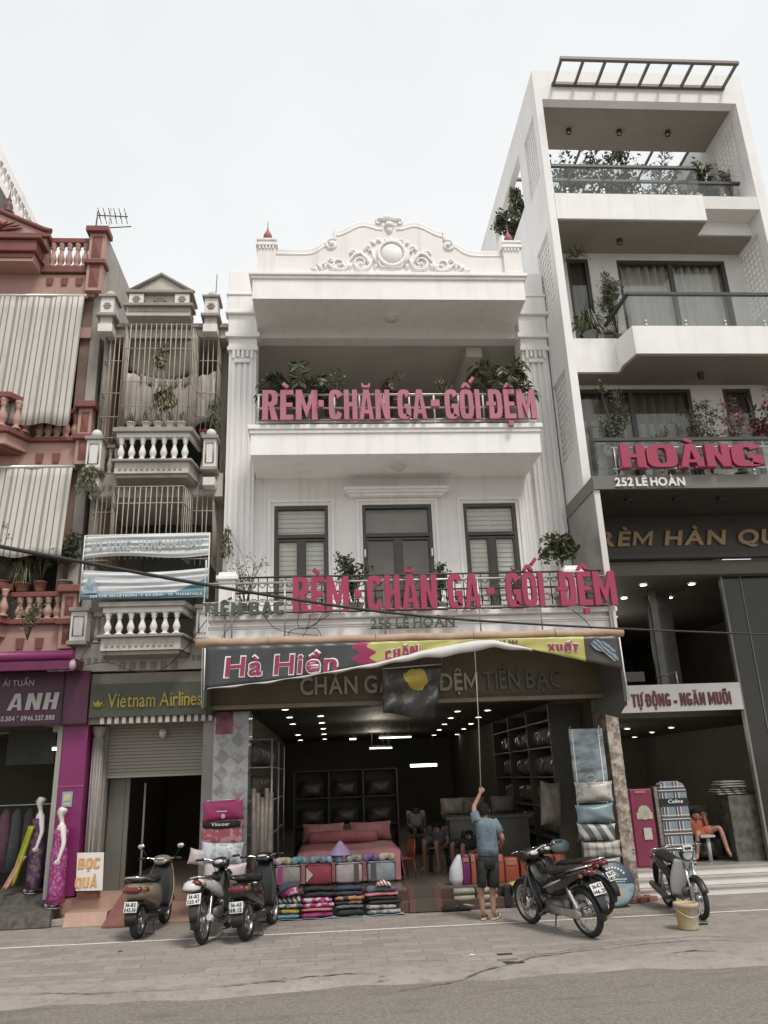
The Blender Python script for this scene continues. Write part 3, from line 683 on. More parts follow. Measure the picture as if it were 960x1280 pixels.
# awning box: brown sign board with dim lettering, soffit, side wings
M_BOARD = mat('brown_board', (.085, .062, .034), .6, .2, 2)
m = MB(); m.box(-1.66, 3.92, 11.2, 11.32, 2.72, 3.5); bd = m.build('sign_board', M_BOARD, wh)
m = MB(); m.box(-1.66, 3.92, 11.15, 11.2, 2.66, 2.715); m.build('board_trim', mat('board_trim', (.15, .115, .07), .5), bd)
m = MB(); m.box(-1.66, 3.92, 11.322, 11.7, 2.68, 2.74); m.build('sign_soffit', mat('soffit_dark', (.06, .054, .042), .7), wh)
M_DIMT = mat('dim_letter', (.26, .235, .19), .5, .1); M_DIMT2 = mat('dim_letter_dark', (.07, .062, .05), .4, .1)
lettering('CHĂN GA GỐI ĐỆM', -.42, 2.08, 2.83, .235, 11.16, .035, M_DIMT, bd, .02)
lettering('TIẾN BẠC', 2.16, 3.28, 2.83, .25, 11.16, .035, M_DIMT2, bd, .015)
lettering('256 LÊ HOÀN - TP. THANH HOÁ - ĐT: 0916 203 357', 1.95, 3.5, 2.745, .045, 11.185, .012, M_DIMT2, bd, .02)
m = MB(); m.prism([(10.33, 3.42), (10.36, 2.53), (10.75, 2.36), (11.6, 2.5), (11.6, 3.42)], 3.86, 3.90, 'X'); m.build('awning_wing', mat('wing_grey', (.075, .072, .066), .6, .15), wh)
m = MB(); m.prism([(10.7, 3.42), (10.7, 2.66), (11.0, 2.6), (11.6, 2.6), (11.6, 3.42)], -1.66, -1.63, 'X'); m.build('awning_wing', mat('wing_green', (.05, .056, .045), .6, .2), wh)
# rolled awning tube along the front
M_TUBE = mat('awning_roll', (.42, .29, .20), .75, .12, 5, .1, 40)
aw = thing('rolled_awning', 'rolled up tan awning tube along the front under the white balcony', 'awning', (1.1, 10.3, 3.43))
m = MB(); m.tube([(-1.72+5.65*k/24, 10.3+.006*math.sin(k), 3.435+.008*math.sin(k*1.7)) for k in range(25)], .058, 14); m.build('canvas_roll', M_TUBE, aw)
m = MB()
for x in (-1.72, 3.93): m.lathe([(.045, -.012), (.062, 0), (.045, .012)], (x, 10.3, 3.435), 14, axis='X')
m.build('end_cap', mat('roll_cap', (.5, .2, .2), .6), aw)
m = MB()
for x in (-.8, .6, 1.9, 3.0): m.tube([(x+.0*k, 10.3+.062*math.cos(k*.6), 3.435+.062*math.sin(k*.6)) for k in range(12)], .005, 4)
m.build('tie_strap', mat('strap_brown', (.22, .16, .11), .8), aw)
# bracket poles under the awning
m = MB()
m.tube([(-1.62, 10.36, 2.62), (-1.60, 10.36, 3.85)], .012, 6); m.tube([(-1.40, 10.55, 3.5), (-1.40, 10.55, 3.95)], .012, 6); m.build('support_rod', mat('grey_metal', (.4, .39, .37), .45, .1, metal=.4), aw)
# ---------------------------------------------------------------- signs on the white house
M_PINK = mat('faded_pink_letter', (.42, .145, .205), .6, .14, 3, streak=.3, stain=(.33, .10, .14)); M_MAG = mat('magenta_letter', (.34, .035, .085), .5, .10, 3, streak=.2, stain=(.22, .025, .06))
M_STEEL = mat('sign_steel', (.55, .54, .52), .4, .1, metal=.6); M_GREENL = mat('grey_green_letter', (.075, .09, .062), .6, .15)
sg = thing('shop_sign', 'faded pink raised letters across the upper balcony of the white house', 'sign', (1.1, 10.9, 6.85))
ws = [('RÈM', 328, 397), ('-', 399, 403), ('CHĂN', 411, 487), ('GA', 497, 533), ('-', 539, 547), ('GỐI', 556, 600), ('ĐỆM', 611, 669)]
for w, a, b in ws:
    xa, xb = P(a, 510, Y=10.9).x, P(b, 510, Y=10.9).x
    if w == '-': m = MB(); m.box(xa-.01, xb+.02, 10.80, 10.9, 7.07, 7.18); m.build('hyphen', M_PINK, sg)
    else: lettering(w, xa, xb, 6.885, .50, 10.86, .07, M_PINK, sg, 'heavy', .075, per=True, name='letter')
m = MB()
for z in (6.92, 7.35): m.tube([(-1.0, 10.95, z), (3.3, 10.95, z)], .012, 6)
m.build('sign_rail', M_STEEL, sg)
sg = thing('shop_sign', 'large magenta raised letters along the lower balcony rail of the white house', 'sign', (1.7, 10.45, 3.83))
ws = [('RÈM', 366, 436), ('-', 443, 452), ('CHĂN', 459, 546), ('GA', 560, 600), ('-', 609, 618), ('GỐI', 633, 680), ('ĐỆM', 700, 770)]
for w, a, b in ws:
    xa, xb = P(a, 745, Y=10.45).x, P(b, 745, Y=10.45).x
    if w == '-': m = MB(); m.box(xa, xb, 10.41, 10.48, 4.03, 4.12); m.build('hyphen', M_MAG, sg)
    else: lettering(w, xa, xb, 3.845, .475, 10.41, .07, M_MAG, sg, 'heavy', .075, per=True, name='letter')
m = MB()
for z in (3.87, 4.27): m.tube([(-1.7, 10.5, z), (4.0, 10.5, z)], .013, 6)
for x in (-1.3, -.6, .75, 2.05, 2.9, 3.9): m.tube([(x, 10.5, 3.5), (x, 10.5, 4.3)], .011, 6)
m.build('sign_rail', M_STEEL, sg)
sg = thing('shop_sign', 'grey green letters in a row left of the big magenta sign', 'sign', (-1.15, 10.5, 3.82)); lettering('TIẾN BẠC', -1.69, -.60, 3.835, .165, 10.46, .05, M_GREENL, sg, 'heavy', .12, .25, per=True, name='letter')
m = MB(); m.box(-1.7, -.55, 10.515, 10.53, 3.83, 3.85); m.box(-1.7, -.55, 10.515, 10.53, 4.0, 4.02); m.build('sign_rail', M_STEEL, sg)
sg = thing('address_sign', 'small grey green street number letters under the big magenta sign', 'sign', (1.12, 10.5, 3.6)); lettering('256 LÊ HOÀN', .55, 1.69, 3.615, .12, 10.46, .03, M_GREENL, sg, .02, .09, .25, per=True, name='letter')
m = MB(); m.box(.5, 1.74, 10.495, 10.51, 3.60, 3.612); m.build('sign_rail', mat('rail_green', (.16, .18, .13), .6), sg)
# torn banner hanging from the awning tube
def ban_low(x):
    pts = [(-1.59, 2.835), (-.8, 2.90), (-.1, 2.99), (.6, 3.10), (1.2, 3.24), (1.9, 3.355), (2.15, 3.355), (2.6, 3.24), (3.2, 3.10), (3.84, 2.935)]
    for (a, b), (c, d) in zip(pts, pts[1:]):
        if x <= c: return b+(d-b)*(x-a)/(c-a)
    return pts[-1][1]
def ban_pt(x, f):
    lo, hi = ban_low(x), 3.385; z = hi+(lo-hi)*f
    return (x, 10.235+.012*math.sin(x*9+f*4)*f+.01*math.sin(x*23), z)
def ban_col(N, l, v):
    s = nsep(N, l, v); n = nnoise(N, l, v, 3, 3)
    xj = nmath(N, l, 'ADD', s[0], nmath(N, l, 'MULTIPLY', nmath(N, l, 'SINE', nmath(N, l, 'MULTIPLY', s[2], 42)), .05))
    c = nmix(N, l, nmath(N, l, 'GREATER_THAN', xj, .33), (.052, .056, .058), (.30, .03, .1))
    c = nmix(N, l, nmath(N, l, 'GREATER_THAN', nmath(N, l, 'ADD', xj, nmath(N, l, 'MULTIPLY', s[2], .25)), 1.36), c, (.46, .43, .13))
    c = nmix(N, l, nmath(N, l, 'GREATER_THAN', s[0], 3.37), c, (.062, .052, .045))
    return nmix(N, l, nramp(N, l, n, .45, .7, 0, .22), c, (.5, .5, .5), 'MULTIPLY'), None
M_BAN = mat_tex('banner_vinyl', ban_col, .38)
bn = thing('torn_banner', 'torn black and yellow banner with curled lower edge under the awning tube', 'banner', (0, 0, 0))
m = MB(); m.grid(lambda a, b: ban_pt(-1.59+a*5.43, b), 90, 8); m.build('banner_sheet', M_BAN, bn, solid=.004)
m = MB()        # curled white underside along the torn edge
def curlp(a, b):
    x = -1.55+a*4.2; lo = ban_low(x); wd = .018+.12*math.exp(-((x-1.7)/.75)**2)+.02*math.exp(-((x-.6)/.5)**2)
    return (x, 10.22-.03*math.sin(b*math.pi)-.004, lo+.012-wd*b-.01*b*math.sin(x*14))
m.grid(curlp, 70, 5); m.build('curled_edge', mat('banner_back', (.60, .58, .56), .6, .08), bn, solid=.004)
M_WL = mat('print_white', (.78, .77, .75), .45, .03); M_ML = mat('print_magenta', (.30, .03, .09), .4, .08)
def onb(off):
    def f(q): return (q[0], ban_pt(q[0], .5)[1]-off+(q[1]-10.2), q[2])
    return f
lettering('Hà Hiền', -1.36, .10, 2.985, .255, 10.2, .004, M_WL, bn, .042, .075, .24, .06, fn=onb(.012), slope=.018, name='lettering_outline')
lettering('Hà Hiền', -1.34, .08, 2.995, .235, 10.2, .004, M_ML, bn, .020, .125, .26, .06, fn=onb(.019), slope=.018)
lettering('CHĂN', .70, 1.16, 3.135, .13, 10.2, .004, M_WL, bn, .045, .05, fn=onb(.012), name='lettering_outline', slope=.16); lettering('CHĂN', .71, 1.15, 3.14, .12, 10.2, .004, M_ML, bn, 'heavy', .09, fn=onb(.018), slope=.16)
lettering('0916 203 357', 1.98, 2.48, 3.325, .05, 10.2, .004, mat('print_black', (.03, .03, .03), .5), bn, .02, fn=onb(.012), slope=-.05)
lettering('XUỐT', 2.86, 3.30, 3.20, .10, 10.2, .004, M_WL, bn, .045, .05, fn=onb(.012), name='lettering_outline', slope=-.02); lettering('XUỐT', 2.87, 3.29, 3.205, .09, 10.2, .004, M_ML, bn, 'heavy', .09, fn=onb(.018), slope=-.02)
def bedpic(N, l, v):
    w = N.new('ShaderNodeTexWave'); w.inputs['Scale'].default_value = 9; w.inputs['Distortion'].default_value = 5; w.bands_direction = 'DIAGONAL'; l(v, w.inputs['Vector'])
    return nmix(N, l, w.outputs['Fac'], (.04, .045, .05), (.26, .32, .36)), None
m = MB(); pl = [(3.44, 3.29), (3.50, 3.20), (3.62, 3.16), (3.74, 3.04), (3.80, 3.06), (3.76, 3.20), (3.66, 3.30), (3.52, 3.34)]
m.prism([(a, b) for a, b in pl], 10.205, 10.209); m.build('printed_bed', mat_tex('print_bed', bedpic, .5), bn)
m = MB(); m.tube([(-1.6, 10.22, 3.36), (-1.595, 10.22, 2.83)], .008, 5); m.tube([(3.85, 10.22, 3.36), (3.855, 10.22, 2.93), (3.90, 10.3, 2.55)], .010, 5); m.build('banner_edge', M_WL, bn)
# crumpled dark banner hanging in the doorway
def dk(N, l, v):
    n = nnoise(N, l, v, 5, 3); n2 = nnoise(N, l, v, 7, 3); s = nsep(N, l, v)
    d = N.new('ShaderNodeVectorMath'); d.operation = 'DISTANCE'; l(v, d.inputs[0]); d.inputs[1].default_value = (.06, 0, .0)
    f = nmath(N, l, 'LESS_THAN', nmath(N, l, 'ADD', d.outputs['Value'], nmath(N, l, 'MULTIPLY', n, .22)), .27)
    c = nmix(N, l, nramp(N, l, n2, .56, .6), (.035, .033, .029), (.085, .085, .078)); return nmix(N, l, f, c, (.42, .33, .05)), None
bn2 = thing('crumpled_banner', 'crumpled dark banner with yellow patches dangling over the doorway', 'banner', P(515, 850, Y=10.9))
a, b, c, d = P(478, 838, Y=10.9), P(552, 832, Y=10.9), P(478, 892, Y=10.9), P(545, 898, Y=10.9)
m = MB(); m.grid(lambda u, w: tuple((a*(1-u)+b*u)*(1-w)+(c*(1-u)+d*u)*w+Vector((0, .05*math.sin(u*9+w*5)*w+.03*math.sin(w*12+u*3), .02*math.sin(u*7)*w))), 20, 16); m.build('banner_sheet', mat_tex('dark_print', dk, .45), bn2, solid=.004)
m = MB(); m.tube([tuple(a+Vector((0, 0, .02))), tuple(b+Vector((0, 0, .02)))], .008, 5); m.tube([tuple(a), tuple(P(478, 812, Y=10.4))], .004, 4); m.tube([tuple(b), tuple(P(552, 806, Y=10.4))], .004, 4); m.build('hanging_cord', M_STEEL, bn2)
# ---------------------------------------------------------------- ceiling lights in the shop
M_GLOW = mat('lamp_glow', (1, 1, 1), .5, 0, emit=(1, .95, .85), es=9)
M_LIP = mat('lamp_lip', (.35, .33, .28), .5, 0)
def z32(ox, pts): return [(ox+a/3.2, 860+b/3.2) for a, b in pts]
rows = [('small round ceiling spotlight in the shop row nearest the left wall', z32(240, [(373, 83), (390, 115), (403, 142), (424, 186), (434, 207), (441, 224), (449, 239), (455, 252)])),
        ('small round ceiling spotlight in the second shop row from the left', z32(240, [(509, 77), (515, 110), (519, 137), (525, 161), (528, 183), (531, 203), (535, 220), (538, 236), (540, 249)])),
        ('small round ceiling spotlight in the second shop row from the right', z32(500, [(260, 58), (230, 91), (203, 118), (178, 143), (157, 166), (136, 187), (119, 204), (103, 219)])),
        ('small round ceiling spotlight in the shop row nearest the right wall', z32(500, [(391, 53), (350, 87), (314, 115), (284, 141), (255, 162), (228, 184), (207, 200), (187, 216), (168, 231)]))]
def spot(p, label, group, r_):
    t = thing('ceiling_spotlight', label, 'ceiling light', p, group)
    m = MB(); m.lathe([(r_*1.3, 0), (r_*1.3, -.012), (r_*1.02, -.014)], p, 14, cap=False); m.build('ring', M_LIP, t)
    m = MB(); m.lathe([(r_, -.013), (.001, -.014)], p, 14); m.build('lens', M_GLOW, t)
for i, (lb, pts) in enumerate(rows):
    for q in pts:
        p = P(*q, Z=2.86)
        if p.y < 26.5: spot((p.x, p.y, 2.858), lb, 'spotlights in the shop ceiling', .04+.0012*p.y)
for (x, y), lw, lb in (((513, 957), 33, 'brightest and lowest fluorescent tube over the shop aisle'), ((474, 922.5), 40, 'long fluorescent tube in the middle of the shop ceiling'), ((462, 935.5), 20, 'short fluorescent tube low in the middle of the shop ceiling'), ((469, 887), 16, 'short fluorescent tube nearest the street'), ((482, 935), 8, 'smallest fluorescent tube beside another short one'), ((437, 924), 8, 'short fluorescent tube left of the long middle one')):
    p = P(x, y, Y=15.5 if y > 950 else 17); q = P(x+lw, y, Y=p.y); t = thing('tube_light', lb, 'ceiling light', p, 'tube lights in the shop')
    m = MB(); m.box(p.x, q.x, p.y-.04, p.y+.04, p.z+.022, p.z+.05); m.tube([(p.x+.05, p.y, p.z+.05), (p.x+.05, p.y, 2.86)], .003, 4); m.tube([(q.x-.05, p.y, p.z+.05), (q.x-.05, p.y, 2.86)], .003, 4); m.build('fitting', M_CEIL, t)
    m = MB(); m.tube([(p.x, p.y, p.z), (q.x, p.y, p.z)], .013 if y != 957 else .03, 8); m.build('tube', mat('tube_glow', (1, 1, 1), .5, 0, emit=(.92, .96, 1), es=3.5), t)
# ================================================================ modern tower on the right
M_TOW = mat('tower_render', (.84, .83, .815), .7, .05, 1.5, .1, 40, streak=.22, stain=(.5, .47, .43))
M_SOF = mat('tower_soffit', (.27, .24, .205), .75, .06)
M_TWALL = mat('tower_inner_wall', (.72, .70, .67), .75, .06)
M_TRAIL = mat('dark_rail', (.06, .055, .05), .4, .1)
M_BG = glass('balustrade_glass', (.86, .88, .87), .05)
M_WG = glass('tower_window_glass', (.88, .88, .86), .05)
M_FIX = mat('steel_fix', (.6, .58, .55), .35, .1, metal=.7)
tw = thing('modern_tower', 'tall white modern building with open framed balconies and lattice side walls', 'building', (5.9, 11, 0))
def holed(m, a0, a1, z0, z1, holes, x0, x1):
    """wall in the YZ plane between x0 and x1 with rectangular holes"""
    A = sorted({a0, a1, *[h[0] for h in holes], *[h[1] for h in holes]}); Z = sorted({z0, z1, *[h[2] for h in holes], *[h[3] for h in holes]})
    for i in range(len(A)-1):
        for j in range(len(Z)-1):
            ca, cz = (A[i]+A[i+1])/2, (Z[j]+Z[j+1])/2
            if any(h[0] < ca < h[1] and h[2] < cz < h[3] for h in holes): continue
            m.box(x0, x1, A[i], A[i+1], Z[j], Z[j+1])
def lattice(m, a0, a1, z0, z1, x0, x1, na, nz_):
    """breeze-block screen: cells with a diamond hole"""
    da, dz = (a1-a0)/na, (z1-z0)/nz_
    for i in range(na):
        for j in range(nz_):
            A, Z = a0+i*da, z0+j*dz; q = .47
            ca, cz = A+da/2, Z+dz/2
            sq = [(A, Z), (A+da, Z), (A+da, Z+dz), (A, Z+dz)]; di = [(ca, cz-dz*q), (ca+da*q, cz), (ca, cz+dz*q), (ca-da*q, cz)]
            ou = [(A+da/2, Z), (A+da, Z+dz/2), (A+da/2, Z+dz), (A, Z+dz/2)]
            vs = []
            for x in (x0, x1): vs += [(x, *p) for p in sq]+[(x, *p) for p in ou]+[(x, *p) for p in di]
            fs = []
            for k in range(4):
                f1 = [k, 4+k, 8+k, 8+(k-1) % 4, 4+(k-1) % 4]
                fs.append(f1); fs.append([12+t for t in f1[::-1]]); fs.append([8+k, 8+(k+1) % 4, 20+(k+1) % 4, 20+k])
            m.add(vs, fs)
LATT = [(11.22, 11.92, 11.85, 13.25), (11.22, 11.92, 9.25, 10.66), (11.22, 11.92, 6.5, 7.95)]
m = MB(); holed(m, 11.0, 22, 5.60, 14.08, LATT+[(12.35, 14.7, 12.1, 13.4)], 3.90, 4.03); lw = m.build('side_wall', M_TOW, tw)
for h in LATT: m = MB(); lattice(m, *h, 3.935, 3.985, 6, 12); m.build('lattice', M_TOW, lw)
m = MB(); holed(m, 11.0, 22, 5.60, 14.08, LATT+[(12.35, 14.7, 12.1, 13.4)], 7.72, 7.90); rw = m.build('side_wall', M_TOW, tw)
for h in LATT: m = MB(); lattice(m, *h, 7.77, 7.82, 6, 12); m.build('lattice', M_TOW, rw)
m = MB(); m.box(4.03, 7.72, 11.0, 11.18, 13.40, 14.08); m.build('roof_beam', M_TOW, tw)
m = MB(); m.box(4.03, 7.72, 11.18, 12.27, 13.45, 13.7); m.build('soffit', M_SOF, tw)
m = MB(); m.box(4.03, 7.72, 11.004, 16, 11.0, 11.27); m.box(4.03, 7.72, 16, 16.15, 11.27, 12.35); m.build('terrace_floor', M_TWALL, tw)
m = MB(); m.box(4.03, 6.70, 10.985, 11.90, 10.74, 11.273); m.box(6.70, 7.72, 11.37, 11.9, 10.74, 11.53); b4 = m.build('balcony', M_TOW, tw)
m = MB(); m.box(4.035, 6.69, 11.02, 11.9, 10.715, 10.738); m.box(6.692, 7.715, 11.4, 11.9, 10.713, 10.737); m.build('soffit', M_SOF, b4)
# upper storey wall (Y 11.9) with window and door, lower storey wall (Y 11.6)
def storey(z0, z1, Y, op):
    m = MB(); xs = [4.03]+[k for o in op for k in o[:2]]+[7.72]
    for i in range(0, len(xs), 2): m.box(xs[i], xs[i+1], Y, Y+.15, z0, z1)
    for o in op:
        if o[3] < z1: m.box(o[0], o[1], Y, Y+.15, o[3], z1)
    m.build('storey_wall', M_TWALL, tw)
    for (x0, x1, za, zb, curt, split) in op:
        f = MB(); t = .06
        f.box(x0, x0+t, Y+.02, Y+.1, za, zb); f.box(x1-t, x1, Y+.02, Y+.1, za, zb); f.box(x0+t, x1-t, Y+.02, Y+.1, zb-t, zb)
        if split: f.box(split-.04, split+.04, Y+.03, Y+.09, za, zb-t)
        w = f.build('window', M_TRAIL, tw)
        g = MB(); g.box(x0+t, x1-t, Y+.055, Y+.06, za, zb-t); g.build('pane', M_WG, w)
        c = MB(); c.grid(lambda a, b: (x0+(x1-x0)*a, Y+.17+.035*math.sin(a*(x1-x0)*38)+.012*math.sin(a*97), za+(zb-za)*b), 90, 2); c.build('curtain', curt, w, solid=.004)
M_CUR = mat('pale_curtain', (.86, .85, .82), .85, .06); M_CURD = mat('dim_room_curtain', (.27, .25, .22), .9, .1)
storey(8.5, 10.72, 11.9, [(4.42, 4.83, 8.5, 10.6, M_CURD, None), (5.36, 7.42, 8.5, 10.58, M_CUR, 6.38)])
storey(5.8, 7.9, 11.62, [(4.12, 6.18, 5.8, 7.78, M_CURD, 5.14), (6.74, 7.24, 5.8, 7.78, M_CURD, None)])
m = MB(); m.box(4.3, 5.05, 11.78, 11.8, 6.2, 7.25); m.box(5.22, 6.1, 11.78, 11.8, 6.2, 7.2); m.build('roller_blind', mat('half_blind', (.42, .41, .38), .8, .1), tw)
m = MB(); m.box(4.031, 7.719, 12.3, 22, 5.8, 5.9); m.box(4.031, 7.719, 12.3, 22, 8.3, 8.45); m.box(4.031, 7.719, 15, 15.1, 5.9, 11.0); m.build('inner_floor', M_OLIVE, tw)
# third balcony with a part that juts out past the frame
m = MB(); m.box(4.03, 4.86, 11.2, 11.62, 7.87, 8.5); m.prism([(4.86, 11.62), (4.78, 11.0), (4.87, 10.6), (8.3, 10.6), (8.3, 11.62)], 7.87, 8.37, 'Z'); b3 = m.build('balcony', M_TOW, tw)
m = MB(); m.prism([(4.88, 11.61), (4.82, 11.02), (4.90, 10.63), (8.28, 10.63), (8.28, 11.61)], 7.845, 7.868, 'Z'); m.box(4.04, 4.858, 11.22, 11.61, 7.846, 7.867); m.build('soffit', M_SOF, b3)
def rail(pts, z0, z1, label):
    t = thing('glass_balustrade', label, 'balustrade', (pts[0][0], pts[0][1], z0), 'glass balustrades of the tower')
    for (xa, ya), (xb, yb) in zip(pts, pts[1:]):
        d = Vector((xb-xa, yb-ya)); n = Vector((-d.y, d.x)).normalized()*.006
        m = MB(); m.prism([(xa-n.x, ya-n.y), (xb-n.x, yb-n.y), (xb+n.x, yb+n.y), (xa+n.x, ya+n.y)], z0+.012, z1-.03, 'Z'); m.build('glass_panel', M_BG, t)
        k = max(2, int(d.length/.62))
        for i in range(k):
            f = (i+.35)/k; q = Vector((xa, ya))+d*f; m = MB()
            for zz in (z0+.05, z0+.12): m.lathe([(.018, -.018), (.018, .018)], (q.x, q.y, zz), 10, axis='Y')
            m.build('fixing', M_FIX, t)
    m = MB()
    for (xa, ya), (xb, yb) in zip(pts, pts[1:]):
        d = Vector((xb-xa, yb-ya)); c = ((xa+xb)/2, (ya+yb)/2, z1)
        m.obox(c, (d.length+.05, .055, .05), (0, 0, math.atan2(d.y, d.x)))
    m.build('handrail', M_TRAIL, t)
    m = MB()
    for (xa, ya), (xb, yb) in zip(pts, pts[1:]):
        d = Vector((xb-xa, yb-ya)); m.obox(((xa+xb)/2, (ya+yb)/2, z0+.006), (d.length, .07, .012), (0, 0, math.atan2(d.y, d.x)))
    m.build('channel', M_TRAIL, t)
rail([(4.05, 11.03), (6.68, 11.03), (6.68, 11.38)], 11.275, 11.90, 'long glass balustrade with dark handrail on the top terrace')
rail([(6.75, 11.42), (7.7, 11.42)], 11.532, 11.92, 'short glass balustrade set back at the right of the top terrace')
rail([(4.86, 11.6), (4.90, 10.66), (8.2, 10.66)], 8.375, 9.0, 'glass balustrade on the jutting curtained balcony of the tower')
rail([(4.05, 10.66), (6.9, 10.66)], 5.79, 6.42, 'glass balustrade behind the pink sign over the dark shop canopy')
# soffit lights
M_BLK = mat('black_fitting', (.03, .028, .025), .5, .1)
for x, y, z, lb in ((4.75, 11.75, 13.45, 'left black ceiling lamp on the top terrace soffit'), (5.75, 11.75, 13.45, 'middle black ceiling lamp on the top terrace soffit'), (6.72, 11.75, 13.45, 'right black ceiling lamp on the top terrace soffit'), (5.3, 11.5, 10.71, 'black ceiling lamp above the curtained balcony'), (6.18, 11.2, 7.84, 'black ceiling lamp above the plants of the sign balcony')):
    t = thing('soffit_lamp', lb, 'ceiling light', (x, y, z), 'soffit lamps of the tower')
    m = MB(); m.lathe([(.05, 0), (.05, -.09), (.042, -.09), (.04, -.07)], (x, y, z), 14, cap=False); m.build('housing', M_BLK, t); m = MB(); m.lathe([(.04, -.072), (.001, -.073)], (x, y, z), 12); m.build('lens', M_LAMP, t)
# roof ladder pergola and the terrace pergola behind
M_PERG = mat('brown_steel', (.14, .11, .095), .5, .1)
pg = thing('roof_pergola', 'brown steel ladder frame jutting out over the roof edge of the tower', 'pergola', (5.9, 10.7, 13.73))
m = MB(); m.box(4.24, 7.54, 10.40, 10.46, 13.70, 13.76); m.box(4.24, 7.54, 10.94, 11.0-.002, 13.70, 13.76); m.build('frame', M_PERG, pg)
for k in range(9): x = 4.27+k*3.24/8; m = MB(); m.box(x-.022, x+.022, 10.46, 10.94, 13.705, 13.755); m.build('cross_bar', M_PERG, pg)
pg = thing('terrace_pergola', 'dark steel grid seen against the sky behind the top terrace ceiling', 'pergola', (5.5, 14, 13.5))
m = MB()
for y in (13.2, 14.3): m.box(4.03, 7.72, y-.025, y+.025, 13.5, 13.56)
m.build('cross_bar', M_PERG, pg, bev=0)
for k in range(5): x = 4.45+k*.75; m = MB(); m.box(x-.02, x+.02, 12.3, 15.3, 13.565, 13.61); m.build('rafter', M_PERG, pg)
# ---------------------------------------------------------------- shop front of the tower
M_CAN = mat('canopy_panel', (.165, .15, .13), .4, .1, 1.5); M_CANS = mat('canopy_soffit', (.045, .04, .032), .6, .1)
m = MB(); m.box(3.87, 8.5, 10.5, 10.56, 5.57, 5.775); m.box(3.87, 3.93, 10.56, 12, 5.57, 5.775); m.box(3.93, 8.5, 10.56, 11.62, 5.62, 5.77); cn_ = m.build('canopy', M_CAN, tw)
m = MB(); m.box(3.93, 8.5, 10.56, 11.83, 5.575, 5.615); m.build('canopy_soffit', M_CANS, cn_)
m = MB(); m.prism([(10.56, 5.57), (10.56, 3.42), (11.5, 3.3), (12.2, 3.3), (12.2, 5.57)], 3.885, 3.96, 'X'); m.build('stone_wing', mat('grey_stone_panel', (.27, .255, .235), .25, .25, 1.4), tw)
m = MB(); m.box(3.88, 3.965, 10.535, 10.558, 3.4, 5.569); m.build('edge_trim', mat('pale_trim', (.66, .63, .59), .4, .05), tw)
for x in (4.55, 5.3, 6.0): 
    t = thing('soffit_lamp', {4.55: 'left round lamp under the dark shop canopy', 5.3: 'middle round lamp under the dark shop canopy', 6.0: 'right round lamp under the dark shop canopy'}[x], 'ceiling light', (x, 10.95, 5.574), 'canopy lamps')
    m = MB(); m.lathe([(.06, 0), (.06, -.05), (.05, -.055), (.046, -.03)], (x, 10.95, 5.574), 14, cap=False); m.build('housing', M_BLK, t); m = MB(); m.lathe([(.046, -.032), (.001, -.033)], (x, 10.95, 5.574), 12); m.build('lens', M_LAMP, t)
M_SB = mat('dark_sign_panel', (.055, .048, .038), .45, .15)
m = MB(); m.box(3.97, 8.5, 11.835, 11.95, 4.94, 5.573); m.box(3.97, 8.5, 11.80, 11.95, 4.86, 4.935); fb = m.build('sign_fascia', M_SB, tw)
M_GOLD = mat('tan_letter', (.40, .28, .15), .45, .1)
sg = thing('shop_sign', 'tan slanted letters on the dark board under the tower canopy', 'sign', (5.6, 11.8, 5.1)); lettering('RÈM HÀN QUỐC', 4.30, 8.02, 5.075, .235, 11.79, .035, M_GOLD, sg, .028, .11, .38, .18, per=True, name='letter')
sg = thing('address_sign', 'white street number letters on the edge of the dark canopy', 'sign', (4.7, 10.47, 5.6)); lettering('252 LÊ HOÀN', 4.19, 5.24, 5.605, .125, 10.465, .03, M_WL, sg, .03, .08, .2, per=True, name='letter')
sg = thing('shop_sign', 'chunky magenta raised letters above the canopy of the modern tower', 'sign', (5.4, 10.45, 5.8))
for ch, a, b in (('H', 776, 806), ('O', 808, 846), ('À', 849, 879), ('N', 882, 912), ('G', 914, 953)):
    xa, xb = P(a, 575, Y=10.42).x, P(b, 575, Y=10.42).x; o = lettering(ch, xa, xb, 5.86, .36, 10.38, .08, M_MAG, sg, 'heavy', per=True, name='letter')
    if ch in 'HNÀ':
        m = MB()
        for x0 in ((xa, xb-.1) if ch != 'À' else (xa, xb-.11)): m.box(x0-.035, x0+.13, 10.395, 10.455, 5.845, 5.858+.02)
        m.build('serif', M_MAG, sg)
m = MB()
for z in (5.88, 6.22): m.tube([(4.2, 10.5, z), (7.2, 10.5, z)], .013, 6)
for x in (4.25, 5.0, 5.8): m.tube([(x, 10.5, 6.22), (x, 10.5, 5.78), (x, 10.62, 5.78)], .011, 6)
m.build('sign_rail', M_STEEL, sg)
# interior
TZ = .33
m = MB(); m.box(4.165, 8.5, 12.02, 22, .02, TZ); m.build('shop_floor', mat('pale_floor', (.34, .31, .275), .25, .1), tw)
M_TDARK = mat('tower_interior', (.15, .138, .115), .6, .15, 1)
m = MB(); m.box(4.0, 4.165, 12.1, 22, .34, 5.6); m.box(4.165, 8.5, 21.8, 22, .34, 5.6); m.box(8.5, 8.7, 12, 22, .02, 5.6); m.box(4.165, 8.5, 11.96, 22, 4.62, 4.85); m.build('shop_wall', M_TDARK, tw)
m = MB(); m.box(4.165, 8.5, 12.9, 21.8, 2.46, 2.75); m.box(4.3, 5.0, 12.4, 12.5, 3.0, 3.15); m.build('mezzanine', mat('mezzanine_dark', (.12, .11, .09), .6, .1), tw)
m = MB(); m.box(5.5, 5.62, 12.95, 13.0, 2.76, 4.6); m.box(5.62, 6.06, 13.4, 13.45, 2.76, 4.6); m.build('glass_partition', mat('partition_grey', (.12, .112, .098), .2, .2), tw)
